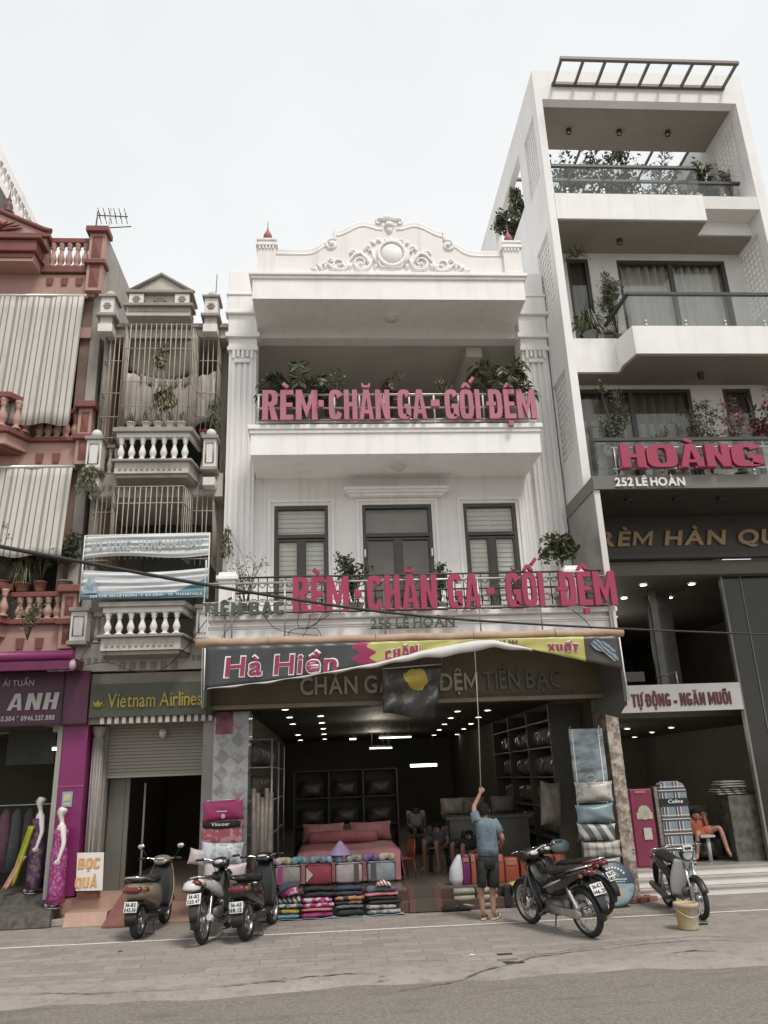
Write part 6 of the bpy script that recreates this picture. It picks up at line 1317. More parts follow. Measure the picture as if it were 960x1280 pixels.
# glass shelving along the left wall and at the back
M_SHF = glass('shelf_glass', (.75, .78, .75), .06); M_PACKD = mat('dim_pack', (.10, .085, .07), .4, .5, 5, .3, 12)
rk = thing('display_rack', 'tall metal and glass rack along the left shop wall', 'rack', (-1.15, 13.3, FZ))
for x, y in ((-.86, 11.95), (-1.38, 11.95), (-.86, 13.4), (-.86, 14.9)): q = MB(); q.tube([(x, y, FZ), (x, y, 2.3)], .016, 6); q.build('post', M_STEEL, rk)
for z in (.55, 1.0, 1.45, 1.9, 2.28): q = MB(); q.box(-1.40, -.87, 11.96, 15.0, z, z+.012); q.build('shelf', M_SHF, rk); 
for z in (1.45, 1.9, .55, 1.0): q = MB(); q.tube([(-1.38, 11.95, z), (-.86, 11.95, z), (-.86, 14.9, z)], .010, 5); q.build('rail', M_STEEL, rk)
gk = 'bedding packs on the left rack'
for z in (.565, 1.015, 1.465, 1.915):
    for k in range(5): y = 12.25+.56*k; q = MB(); pillow(q, (-1.14, y, z+.17), .40, .32, .26, (0, 0, R(90)), n=8); one(q, 'bedding_pack', M_PACKD, (-1.14, y, z), 'dim plastic wrapped bedding pack on the left glass rack', 'bedding pack', gk)
ck = thing('shelf_cabinet', 'dim glass fronted shelf cabinet across the back behind the bed', 'cabinet', (.2, 16, FZ))
cx0, cx1 = P(368, 1000, Y=15.9).x, P(497, 1000, Y=15.9).x; cz = P(430, 962, Y=15.9).z
q = MB(); q.box(cx0, cx1, 16.3, 16.34, FZ, cz); q.build('back_panel', mat('cabinet_dark', (.05, .044, .033), .6, .2), ck)
for k in range(4): x = cx0+(cx1-cx0)*k/3; q = MB(); q.box(x-.015, x+.015, 15.9, 16.3, FZ, cz); q.build('upright', mat('cabinet_frame', (.075, .066, .05), .5), ck)
for k in range(4): z = FZ+.1+(cz-FZ-.12)*k/3; q = MB(); q.box(cx0, cx1, 15.9, 16.3, z, z+.02); q.build('shelf', MATS['cabinet_frame'], ck)
for i in range(3):
    for k in range(3): x = cx0+(cx1-cx0)*(i+.5)/3; z = FZ+.12+(cz-FZ-.12)*k/3; q = MB(); pillow(q, (x, 16.1, z+.15), .5, .3, .25, n=8); one(q, 'bedding_pack', M_PACKD, (x, 16.1, z), 'dim bedding pack on the back cabinet shelves', 'bedding pack', 'bedding packs on the back cabinet')
# right wall shelves with glinting packs, counter
rk = thing('wall_shelving', 'long dark shelving full of plastic packs along the right shop wall', 'shelving', (3.6, 14, FZ))
for y in (12.5, 14.0, 15.5, 17.0): q = MB(); q.box(3.40, 3.90, y-.02, y+.02, FZ, 2.7); q.build('upright', MATS['cabinet_frame'], rk)
for z in (.7, 1.15, 1.6, 2.05, 2.45): q = MB(); q.box(3.40, 3.90, 12.5, 17.0, z, z+.02); q.build('shelf', MATS['cabinet_frame'], rk)
M_GLINT = mat('shiny_pack', (.12, .105, .085), .12, .5, 6, .9, 16, coat=.6)
for z in (.72, 1.17, 1.62, 2.07):
    for k in range(7): y = 12.85+.6*k; q = MB(); pillow(q, (3.62, y, z+.18), .46, .34, .28, (0, 0, R(90)), n=8); one(q, 'bedding_pack', (M_GLINT, M_PACKD)[k % 2], (3.62, y, z), 'shiny plastic bedding pack on the right wall shelving' if k % 2 == 0 else 'dull bedding pack on the right wall shelving', 'bedding pack', 'bedding packs on the right shelving')
q = MB(); q.box(1.9, 3.2, 13.6, 14.1, FZ, 1.0); q.box(1.85, 3.25, 13.55, 14.15, 1.002, 1.05); one(q, 'shop_counter', mat('counter_dim', (.13, .12, .10), .4, .2), (2.5, 13.8, FZ), 'dim shop counter behind the orange packs', 'counter')
for x, z, m_, lb in ((2.35, 1.06, C_('pack_olive', (.14, .13, .09)), 'olive bedding pack lying on the shop counter'), (2.85, 1.06, C_('pack_taupe', (.17, .13, .11)), 'taupe bedding pack lying on the shop counter'), (2.0, 1.06, C_('pack_pale', (.24, .21, .17)), 'pale bedding pack at the left end of the counter')): q = MB(); pillow(q, (x, 13.85, z+.14), .42, .28, .3); one(q, 'bedding_pack', m_, (x, 13.85, z), lb, 'bedding pack')
q = MB(); q.lathe([(.09, 0), (.13, .05), (.14, .12), (.10, .17), (.02, .18)], (P(700, 1050, Y=11.9).x, 11.95, P(700, 1066, Y=11.95).z), 14); one(q, 'round_box', C_('pale_blue_box', (.30, .38, .40)), (P(700, 1050, Y=11.9).x, 11.95, .68), 'small pale blue package on top of the orange packs', 'box')
q = MB(); pillow(q, (3.2, 12.1, 1.25), .34, .62, .2, (0, .1, .3)); one(q, 'hanging_cloth', C_('cloth_dim_beige', (.19, .165, .13)), (3.2, 12.1, .95), 'dim beige cushion pack hanging inside the right side of the doorway', 'cushion')
# tall reflective panel and pillow column at the right pier
M_PANB = mat_tex('sleeve_panel', lambda N, l, v: (nmix(N, l, nramp(N, l, nnoise(N, l, v, 2.5, 3, (1, 1, 3)), .35, .62), (.055, .07, .08), (.33, .39, .42)), None), .08, coat=.7)
t = thing('bedding_sleeve', 'tall shiny blue grey bedding sleeve hung above the right pillow column', 'sleeve', (3.62, 11.4, 1.5)); q = MB(); q.box(3.38, 3.87, 11.40, 11.44, 1.52, 2.26); q.build('sleeve', M_PANB, t, bev=.01)
for x in (3.42, 3.80): q = MB(); q.box(x-.006, x+.006, 11.39, 11.399, 1.53, 2.25); q.build('edge_strip', M_WL, t)
q = MB(); q.tube([(3.62+.07*math.cos(k*.5), 11.392, 1.58+.05*math.sin(k*.5)) for k in range(13)], .005, 4); q.tube([(3.82+.02*math.cos(k*.9), 11.392, 2.18-.012*k) for k in range(6)], .005, 4); q.build('printed_mark', M_WL, t)
M_SILV = cloth('silver_floral', (.50, .47, .43), (.34, .31, .28), 'floral', 9, .3); M_TEALP = mat('blue_grey_satin', (.19, .255, .28), .3, .15, 4, .3, 12); M_PLD = cloth('dark_plaid', (.10, .11, .105), (.46, .46, .45), 'stripe', 6, .5); M_PLB2 = cloth('beige_plaid', (.42, .39, .34), (.16, .145, .13), 'plaid', 9, .5)
for z, h, m_, lb in ((1.41, .27, M_SILV, 'silver floral pillow at the top of the right column'), (1.13, .25, M_TEALP, 'blue grey satin pillow second in the right column'), (.89, .23, M_PLD, 'dark green pillow with white stripes in the right column'), (.67, .22, M_PLB2, 'beige plaid pillow in the right column'), (.47, .20, mat('silver_satin', (.36, .345, .32), .25, .15, 4, .3, 12), 'plain silver pillow at the bottom of the right column')):
    x = 3.62+.03*math.sin(z*20); q = MB(); pillow(q, (x, 11.33, z), .54, h, .16, (0, R(3*math.sin(z*9)), 0)); one(q, 'pillow', m_, (x, 11.33, z-h/2), lb, 'pillow', 'pillows at the right pier')
rk = thing('display_stand', 'metal stand behind the right pillow column by the marble pier', 'stand', (3.62, 11.46, 0))
for x in (3.42, 3.84): q = MB(); q.tube([(x, 11.47, 0), (x, 11.47, 2.3)], .012, 6); q.build('pole', M_STEEL, rk)
for z in (.36, .57, .78, 1.01, 1.27, 1.55): q = MB(); q.tube([(3.42, 11.47, z), (3.84, 11.47, z)], .008, 5); q.build('cross_bar', M_STEEL, rk)
# round folded mosquito-net bag
mq = thing('round_bag', 'round navy and pale blue zip bag with white print leaning by the marble pier', 'bag', (3.66, 11.05, 0)); rad = .268; MQ = Matrix.Translation((3.66, 11.06, rad+.008)) @ Matrix.Rotation(R(-13), 4, 'X')
def mq_col(N, l, v):
    s = nsep(N, l, v); n = nnoise(N, l, v, 9, 3)
    zz = nmath(N, l, 'ADD', s[2], nmath(N, l, 'MULTIPLY', s[0], .05)); c = nmix(N, l, nmath(N, l, 'GREATER_THAN', zz, .285), nmix(N, l, nramp(N, l, n, .45, .6), (.36, .45, .48), (.22, .34, .40)), (.05, .085, .11))
    d = N.new('ShaderNodeVectorMath'); d.operation = 'DISTANCE'; l(v, d.inputs[0]); d.inputs[1].default_value = (.03, 0, .17)
    return nmix(N, l, nmath(N, l, 'LESS_THAN', nmath(N, l, 'ADD', d.outputs['Value'], nmath(N, l, 'MULTIPLY', n, .12)), .14), c, (.52, .40, .25)), None
q = MB(); q.lathe([(.001, -.045), (rad*.9, -.042), (rad*.98, -.025), (rad, 0), (rad*.98, .025), (rad*.9, .042), (.001, .045)], (0, 0, 0), 36, axis='Y'); q.xf(MQ); q.build('bag_body', mat_tex('net_bag_print', mq_col, .45), mq)
q = MB(); q.tube([(rad*math.cos(k*math.pi/20), -.012, rad*math.sin(k*math.pi/20)) for k in range(40)], .012, 6, closed=True); q.xf(MQ); q.build('piping', mat('net_piping', (.04, .055, .07), .5), mq)
q = MB()
for k in range(9):
    w = math.pi*(.80-.6*k/8); q.obox((.17*math.cos(w), -.049, .02+.17*math.sin(w)), (.022, .004, .026), (0, w-math.pi/2 if False else math.pi/2-w, 0))
for k in range(14): q.obox((-.155+.024*k, -.049, .045), (.014, .004, .016))
for k in range(6): q.obox((.02+.022*k, -.049, .018), (.013, .004, .012))
q.tube([(.06*math.cos(math.pi*k/8), -.049, .085+.045*math.sin(math.pi*k/8)) for k in range(9)], .004, 4); q.tube([(-.07, -.049, .085), (.07, -.049, .085)], .004, 4)
for k in range(4): q.tube([(-.03+.02*k, -.049, .088), (-.03+.02*k, -.049, .115)], .003, 4)
q.xf(MQ); q.build('white_print', M_WL, mq)
# bricks by the pier
br = [(4.02, 11.42), (4.15, 11.47), (4.26, 11.40), (4.10, 11.33), (3.98, 11.30), (4.25, 11.50)]
for k, (x, y) in enumerate(br): q = MB(); q.obox((x, y, .03+.055*(k in (1,) and 0)), (.17, .085, .055), (0, 0, .25*k)); one(q, 'brick', mat('red_brick', (.27, .115, .085), .85, .3, 14, .3), (x, y, 0), 'loose red brick on the ground by the marble pier', 'brick', 'loose bricks', bev=.006)
# ---- tower shop front goods
t = thing('mattress_pack', 'tall maroon boxed mattress with round pale label in the tower shop entrance', 'mattress', (4.58, 12.15, TZ))
a, b = P(786, 986, Y=12.2), P(812, 987, Y=12.2); q = MB(); q.add([(4.40, 12.12, TZ+.005), (4.74, 12.12, TZ+.005), (4.74, 12.24, TZ+.005), (4.40, 12.24, TZ+.005), (4.42, 12.16, 1.40), (4.76, 12.16, 1.40), (4.76, 12.28, 1.40), (4.42, 12.28, 1.40)], [(0, 3, 2, 1), (4, 5, 6, 7), (0, 1, 5, 4), (1, 2, 6, 5), (2, 3, 7, 6), (3, 0, 4, 7)]); q.build('box', mat('maroon_box', (.20, .025, .065), .35, .15), t, bev=.015)
q = MB(); q.box(4.37, 4.40, 12.13, 12.24, TZ+.005, 1.38); q.build('box_side', mat('maroon_side', (.09, .02, .035), .4, .15), t)
q = MB(); q.lathe([(.10, -.004), (.10, .004), (.001, .005)], (4.60, 12.135, 1.07), 20, axis='Y'); q.box(4.48, 4.72, 12.132, 12.136, .98, 1.07); q.build('round_label', mat('label_cream', (.42, .40, .30), .5, .3, 12), t); q = MB(); q.box(4.55, 4.67, 12.118, 12.123, .70, .86); q.build('paper_label', mat('label_pale', (.46, .44, .38), .5, .3, 20), t); q = MB(); q.box(4.50, 4.66, 12.145, 12.15, 1.34, 1.375); q.build('top_print', mat('print_rust', (.45, .14, .10), .5), t)
def plaid_col(N, l, v):
    s = nsep(N, l, v)
    def band(q, k, lo, hi): f = nmath(N, l, 'FRACT', nmath(N, l, 'MULTIPLY', q, k)); return nmath(N, l, 'MULTIPLY', nmath(N, l, 'GREATER_THAN', f, lo), nmath(N, l, 'LESS_THAN', f, hi))
    c = (.20, .25, .29)
    for q in (s[0], s[2]):
        c = nmix(N, l, band(q, 5, .0, .34), c, (.055, .06, .07)); c = nmix(N, l, band(q, 5, .14, .20), c, (.62, .61, .58)); c = nmix(N, l, band(q, 5, .40, .45), c, (.60, .58, .55)); c = nmix(N, l, band(q, 5, .25, .28), c, (.30, .06, .08))
    return c, None
t = thing('plaid_mattress', 'tall folded mattress with blue plaid cover and rounded top beside the maroon box', 'mattress', (5.08, 12.2, TZ))
q = MB(); q.prism([(4.86, TZ+.005), (5.29, TZ+.005), (5.29, 1.36), (5.25, 1.45), (5.17, 1.49), (4.98, 1.49), (4.90, 1.45), (4.86, 1.36)], 12.14, 12.34); q.build('cover', mat_tex('plaid_cover', plaid_col, .7), t, bev=.012)
q = MB(); q.box(4.80, 4.855, 12.16, 12.34, TZ+.005, 1.42); q.build('side_edge', cloth('speckled_edge', (.16, .15, .135), (.30, .28, .25), 'floral', 60), t); q = MB(); q.box(4.855, 5.295, 12.13, 12.139, 1.16, 1.25); q.build('label_band', M_BLACKC, t); lettering('Celina', 4.97, 5.20, 1.185, .048, 12.122, .006, M_WL, t, .015, shear=.25)
for x, z, w, m_, lb in ((6.1, 1.255, .5, cloth('stacked_stripe', (.30, .27, .24), (.10, .09, .08), 'stripe', 7), 'striped folded bedding on the granite counter'), (6.14, 1.36, .44, C_('stack_grey', (.26, .245, .22)), 'grey folded bedding on the striped one'), (6.62, 1.255, .3, C_('stack_magenta', (.26, .06, .12)), 'magenta printed package on the granite counter')): folded(x, 12.5, z, w, .34, .10, m_, lb, None, 3)
q = MB(); q.box(5.62, 5.95, 12.9, 13.3, TZ, 1.1); one(q, 'dark_cabinet', MATS['cabinet_dark'], (5.8, 13.1, TZ), 'dark cabinet behind the sitting woman', 'cabinet')
# bucket by the kerb line
bk = thing('plastic_bucket', 'stained yellowish plastic bucket standing in front of the light motorbike', 'bucket', (3.90, 9.42, 0))
def bk_col(N, l, v):
    n = nnoise(N, l, v, 7, 6, (1, 1, .6)); n2 = nnoise(N, l, v, 20, 4); c = nmix(N, l, nramp(N, l, n, .42, .55), (.48, .355, .11), (.46, .41, .33)); return nmix(N, l, nramp(N, l, n2, .55, .75, 0, .6), c, (.28, .23, .16)), None
q = MB(); q.lathe([(.001, .004), (.105, .002), (.108, .02), (.122, .225), (.128, .228), (.128, .265), (.120, .267), (.118, .23), (.104, .03), (.001, .028)], (3.90, 9.42, .002), 28); q.build('pail', mat_tex('bucket_plastic', bk_col, .6), bk)
q = MB(); q.lathe([(.129, .226), (.136, .229), (.137, .262), (.130, .267), (.124, .267)], (3.90, 9.42, .002), 28, cap=False); q.build('rim', mat('bucket_rim', (.44, .38, .29), .6, .2, 8), bk)
q = MB(); q.tube([(3.90+.134*math.cos(w), 9.42+.134*math.sin(w)-.03*math.sin(math.pi*k/10), .24-.10*math.sin(math.pi*k/10)) for k in range(11) for w in [math.pi+math.pi*k/10]], .004, 5); q.build('handle', M_STEEL, bk)
q = MB(); q.loft([((4.10, 9.62, .01), (.05, 0, 0), (0, .03, 0)), ((4.11, 9.62, .02), (.055, 0, 0), (0, .035, 0))], 10); q.tube([(4.0, 9.66, .012), (4.2, 9.60, .012)], .012, 5); one(q, 'rag', mat('rag_dark', (.04, .06, .05), .9), (4.1, 9.62, 0), 'dark green crumpled rag on the pavement right of the bucket', 'rag')
# ================================================================ motorbikes (built pointing along +x, then parked)
M_TYRE = mat('tyre_rubber', (.022, .021, .02), .8, .2, 20); M_RIM = mat('alloy_rim', (.40, .39, .37), .35, .15, metal=.7); M_CHR = mat('chrome', (.62, .61, .58), .15, .05, metal=.95); M_ENG = mat('engine_grey', (.17, .165, .155), .45, .3, 12, metal=.5)
M_BLKP = mat('black_plastic', (.022, .021, .02), .38, .2, 6); M_SEATM = mat('black_seat', (.02, .019, .018), .5, .2, 10, .2, 60); M_BGLOSS = mat('black_gloss', (.014, .014, .014), .14, .1, coat=.5); M_TAIL = mat('tail_red', (.13, .010, .018), .12, .1, coat=.5); M_LENS = mat('lamp_lens', (.55, .56, .56), .08, .1, coat=.6); M_PLATE = mat('plate_white', (.66, .66, .64), .45, .05); M_PTXT = mat('plate_black', (.03, .03, .03), .5); M_AMB = mat('amber_lens', (.20, .085, .035), .2, .1)
def wheel(t, x, R_, w, spokes=18, disc=False):
    q = MB(); q.lathe([(R_-.062, -w*.35), (R_-.045, -w*.5), (R_-.015, -w*.42), (R_, -w*.16), (R_, w*.16), (R_-.015, w*.42), (R_-.045, w*.5), (R_-.062, w*.35)], (x, 0, R_), 32, axis='Y', cap=False); o = q.build('wheel', M_TYRE, t)
    q = MB(); q.lathe([(R_-.063, -w*.36), (R_-.076, -w*.3), (R_-.08, 0), (R_-.076, w*.3), (R_-.063, w*.36)], (x, 0, R_), 32, axis='Y', cap=False); q.lathe([(.001, -w*.6), (.05, -w*.6), (.055, -w*.3), (.035, 0), (.055, w*.3), (.05, w*.6), (.001, w*.6)], (x, 0, R_), 18, axis='Y')
    for k in range(spokes):
        a = 2*math.pi*k/spokes; b = a+(.35 if k % 2 else -.35); s_ = (.03 if k % 2 else -.03)
        if spokes > 8: q.tube([(x+.045*math.cos(a), s_, R_+.045*math.sin(a)), (x+(R_-.075)*math.cos(b), 0, R_+(R_-.075)*math.sin(b))], .0035, 4)
        else: q.loft([((x+.04*math.cos(a), 0, R_+.04*math.sin(a)), (-.022*math.sin(a), 0, .022*math.cos(a)), (0, .02, 0)), ((x+(R_-.07)*math.cos(a), 0, R_+(R_-.07)*math.sin(a)), (-.014*math.sin(a), 0, .014*math.cos(a)), (0, .015, 0))], 8)
    q.build('rim', M_RIM, o)
    if disc: q = MB(); q.lathe([(.05, -.002), (.11, -.002), (.11, .002), (.05, .002)], (x, w*.72, R_), 24, axis='Y', cap=False); q.build('brake_disc', M_CHR, o)
def fender(t, x, R_, w, a0, a1, m_, nm):
    q = MB(); r_ = R_+.028
    q.grid(lambda u, v: (x+(r_-.02*abs(2*v-1)**2)*math.cos(a0+(a1-a0)*u), (v-.5)*w, R_+(r_-.03*abs(2*v-1)**2)*math.sin(a0+(a1-a0)*u)), 16, 8); q.build(nm, m_, t, solid=.008)
def plate(t, x, z, tilt, l1, l2):
    o = None; q = MB(); M4 = Matrix.Translation((x, 0, z)) @ Matrix.Rotation(tilt, 4, 'Y')
    q.box(-.006, .002, -.095, .095, -.07, .07); q.xf(M4); o = q.build('number_plate', M_PLATE, t, bev=.004)
    f = lambda r_: tuple(M4 @ Vector((r_[1], -r_[0], r_[2])))
    lettering(l1, -.075, .075, .010, .045, -.0125, .003, M_PTXT, o, .02, fn=f); lettering(l2, -.085, .085, -.055, .045, -.0125, .003, M_PTXT, o, .02, fn=f)
def mirror(t, x, y, z, s, m_=None):
    q = MB(); q.tube([(x, y, z), (x-.01, y+s*.06, z+.08), (x-.02, y+s*.10, z+.15)], .006, 5); o = q.build('mirror', M_BLKP, t)
    q = MB(); q.loft([((x+.006, y+s*.12, z+.18), (0, .045, 0), (0, 0, .032)), ((x-.016, y+s*.12, z+.185), (0, .06, 0), (0, 0, .043)), ((x-.034, y+s*.12, z+.185), (0, .058, 0), (0, 0, .041))], 14); q.build('mirror_shell', M_BLKP, o)
    q = MB(); q.loft([((x-.0345, y+s*.12, z+.185), (0, .053, 0), (0, 0, .037)), ((x-.037, y+s*.12, z+.185), (0, .052, 0), (0, 0, .036))], 14); q.build('mirror_glass', M_CHR, o)
def bars(t, x, z, wd, rise, grip=M_BLKP, bar=M_CHR):
    q = MB(); q.tube([(x-.10, -wd, z+rise), (x-.03, -wd*.6, z+rise*.9), (x+.02, -.08, z), (x+.02, .08, z), (x-.03, wd*.6, z+rise*.9), (x-.10, wd, z+rise)], .012, 7); o = q.build('handlebar', bar, t)
    q = MB()
    for k, y in enumerate((-.12, .10, .16)): q.tube([(x-.02, y*1.6, z+rise*.8), (x+.09, y, z+.03), (x+.10, y*.6, z-.14), (x+.07, y*.3, z-.30)], .0055, 5)
    q.build('control_cables', M_BLKP, o)
    for s in (-1, 1):
        q = MB(); q.tube([(x-.055, s*wd*.72, z+rise*.93), (x-.105, s*(wd+.02), z+rise)], .018, 9); q.build('grip', grip, o)
        q = MB(); q.tube([(x-.01, s*wd*.62, z+rise*.9), (x+.035, s*wd*.72, z+rise*.9), (x+.0, s*(wd+.01), z+rise-.01)], .006, 5); q.build('brake_lever', M_CHR, o)
def underbone(label, body, accent, l1, l2, spokes=18, cub=False, seat=None, tailm=None, decal=None):
    t = thing('motorbike', label, 'motorbike', (0, 0, 0), 'motorbikes parked on the pavement')
    R_ = .285
    wheel(t, .62, R_, .075, spokes, disc=not cub); wheel(t, -.60, R_, .085, spokes)
    fender(t, .62, R_, .10, .35, 2.75, body if not cub else M_BLKP, 'front_fender'); fender(t, -.60, R_, .13, .9, 3.35, M_BLKP, 'rear_fender')
    for s in (-1, 1): q = MB(); q.tube([(.62, s*.065, R_), (.50, s*.06, .56), (.42, s*.05, .74)], [.024, .026, .02], 8); q.build('fork', M_CHR if cub else M_ENG, t)
    for s in (-1, 1): q = MB(); q.tube([(-.60, s*.10, R_), (-.43, s*.11, .60)], [.02, .026], 8); q.tube([(-.58+.012*k, s*.10, R_+.05+.022*k) for k in range(11)], [.034 if k % 2 else .026 for k in range(11)], 8); q.build('shock_absorber', M_CHR, t)
    q = MB()      # leg shield
    def ls(u, v):
        y = (2*u-1); w = .07+.12*math.sin(min(1, v*1.25)*math.pi*.6+.3)
        if cub: w = .10+.10*math.sin(v*2.2+.3)
        x = .455-.26*v**1.3-.13*abs(y)**1.6*(1 if not cub else 1.3); return (x, y*w, .80-.52*v)
    q.grid(ls, 12, 12); q.build('leg_shield', accent if cub else body, t, solid=.014)
    q = MB(); q.loft([((.40, 0, .80), (0, .055, 0), (.05, 0, .03)), ((.30, 0, .62), (0, .06, 0), (.06, 0, .05)), ((.12, 0, .50), (0, .055, 0), (.02, 0, .07)), ((-.10, 0, .50), (0, .06, 0), (0, 0, .08)), ((-.25, 0, .56), (0, .08, 0), (0, 0, .10))], 12, e=.7); q.build('frame_cover', body, t)
    for s in (-1, 1):
        q = MB(); q.loft([((.16, s*.085, .47), (0, .012, 0), (0, 0, .03)), ((-.08, s*.115, .56), (0, .03, 0), (0, 0, .10)), ((-.36, s*.125, .65), (0, .032, 0), (0, 0, .095)), ((-.62, s*.10, .735), (0, .03, 0), (0, 0, .06)), ((-.80, s*.05, .79), (0, .02, 0), (0, 0, .03))], 12); q.build('side_panel', accent if not cub else body, t)
        if decal: q = MB(); q.loft([((.02, s*.142, .545), (0, .006, 0), (.0, 0, .012)), ((-.18, s*.156, .61), (0, .008, 0), (0, 0, .018)), ((-.40, s*.160, .68), (0, .006, 0), (0, 0, .006))], 8); q.build('side_decal', decal, t)
    q = MB(); q.loft([((.10, 0, .70), (0, .07, 0), (0, 0, .02)), ((.02, 0, .735), (0, .10, 0), (0, 0, .04)), ((-.20, 0, .745), (0, .115, 0), (0, 0, .042)), ((-.36, 0, .775), (0, .12, 0), (0, 0, .045)), ((-.58, 0, .80), (0, .10, 0), (0, 0, .04)), ((-.68, 0, .81), (0, .06, 0), (0, 0, .02))], 16, e=.7); q.build('seat', seat or M_SEATM, t)
    q = MB(); q.tube([(-.50, .135, .78), (-.72, .12, .83), (-.80, .05, .845), (-.80, -.05, .845), (-.72, -.12, .83), (-.50, -.135, .78)], .012, 6); q.build('grab_rail', M_CHR, t)
    q = MB(); q.loft([((-.72, 0, .765), (0, .085, 0), (0, 0, .04)), ((-.80, 0, .77), (0, .075, 0), (0, 0, .04)), ((-.85, 0, .775), (0, .04, 0), (0, 0, .02))], 12, e=.7); o = q.build('tail_light', M_TAIL, t)
    for s in (-1, 1): q = MB(); q.loft([((-.72, s*.10, .74), (0, .03, 0), (0, 0, .03)), ((-.78, s*.115, .74), (0, .022, 0), (0, 0, .022))], 8); q.build('indicator', M_AMB, t)
    q = MB(); q.loft([((-.70, 0, .70), (0, .07, 0), (.02, 0, .02)), ((-.86, 0, .60), (0, .075, 0), (.012, 0, .012)), ((-.96, 0, .42), (0, .06, 0), (.008, 0, .01)), ((-.98, 0, .32), (0, .045, 0), (.006, 0, .006))], 10); q.build('mudguard', M_BLKP, t)
    plate(t, -.905, .59, R(28), l1, l2)
    q = MB(); q.loft([((.16, 0, .30), (0, .07, 0), (0, 0, .07)), ((.06, 0, .30), (0, .11, 0), (0, 0, .10)), ((-.12, 0, .30), (0, .12, 0), (0, 0, .10)), ((-.20, 0, .31), (0, .08, 0), (0, 0, .07))], 12, e=.6); q.loft([((.30, 0, .36), (0, .065, 0), (-.02, 0, .065)), ((.14, 0, .32), (0, .07, 0), (-.02, 0, .07))], 12)
    for k in range(5): q.loft([((.18+.022*k, 0, .335+.004*k), (0, .082, 0), (-.02, 0, .08)), ((.188+.022*k, 0, .336+.004*k), (0, .082, 0), (-.02, 0, .08))], 12)
    q.build('engine', M_ENG, t)
    q = MB(); q.tube([(.24, -.06, .27), (.18, -.10, .18), (.0, -.13, .165), (-.25, -.15, .20)], .018, 7); q.tube([(-.22, -.155, .195), (-.26, -.16, .21), (-.62, -.165, .30), (-.80, -.165, .345)], [.03, .048, .052, .042], 12); q.build('exhaust', M_CHR if not cub else M_ENG, t)
    q = MB(); q.loft([((-.05, .13, .30), (.0, .012, 0), (.0, 0, .055)), ((-.30, .135, .29), (0, .014, 0), (0, 0, .045)), ((-.58, .135, R_), (0, .014, 0), (0, 0, .06)), ((-.66, .135, R_), (0, .01, 0), (0, 0, .03))], 10); q.build('chain_case', mat('chain_case_grey', (.34, .33, .31), .4, .2, 8, metal=.4), t)
    q = MB(); q.tube([(.02, -.26, .25), (.02, .26, .25)], .012, 6)
    for s in (-1, 1): q.tube([(.02, s*.18, .25), (.02, s*.28, .25)], .022, 8)
    q.build('foot_peg', M_BLKP, t); q = MB(); q.tube([(-.10, .09, .24), (-.16, .22, .02), (-.14, .25, .012)], .011, 6); q.build('kickstand', M_ENG, t)
    if cub:
        q = MB(); q.loft([((.36, 0, .86), (0, .07, 0), (0, 0, .065)), ((.44, 0, .855), (0, .085, 0), (0, 0, .08)), ((.51, 0, .85), (0, .082, 0), (0, 0, .078))], 16); hl = q.build('headlight', M_BLKP, t); q = MB(); q.loft([((.511, 0, .85), (0, .075, 0), (0, 0, .07)), ((.525, 0, .85), (0, .05, 0), (0, 0, .045))], 16); q.build('lens', M_LENS, hl)
        q = MB(); q.box(.50, .56, -.07, .07, .955, .965); q.box(.53, .57, -.07, .07, .92, 1.0); q.build('front_plate', M_PLATE, t); q = MB(); q.box(.571, .575, -.05, .05, .94, .975); q.build('plate_print', M_PTXT, t)
    else:
        q = MB(); q.loft([((.30, 0, .90), (0, .10, 0), (0, 0, .05)), ((.38, 0, .92), (0, .14, 0), (.01, 0, .075)), ((.47, 0, .88), (0, .12, 0), (.01, 0, .07)), ((.53, 0, .84), (0, .07, 0), (.01, 0, .04))], 14); hl = q.build('headlight_cowl', body, t); q = MB(); q.loft([((.46, 0, .875), (0, .10, 0), (.02, 0, .055)), ((.515, 0, .85), (0, .085, 0), (.02, 0, .045)), ((.54, 0, .84), (0, .04, 0), (.01, 0, .02))], 14); q.build('headlight', M_LENS, hl)
        q = MB(); q.loft([((.29, 0, .935), (0, .07, 0), (.02, 0, .03)), ((.27, 0, .94), (0, .06, 0), (.02, 0, .026))], 12); q.build('dial', M_LENS, hl)
    bars(t, .34, .94, .31, .05)
    return t
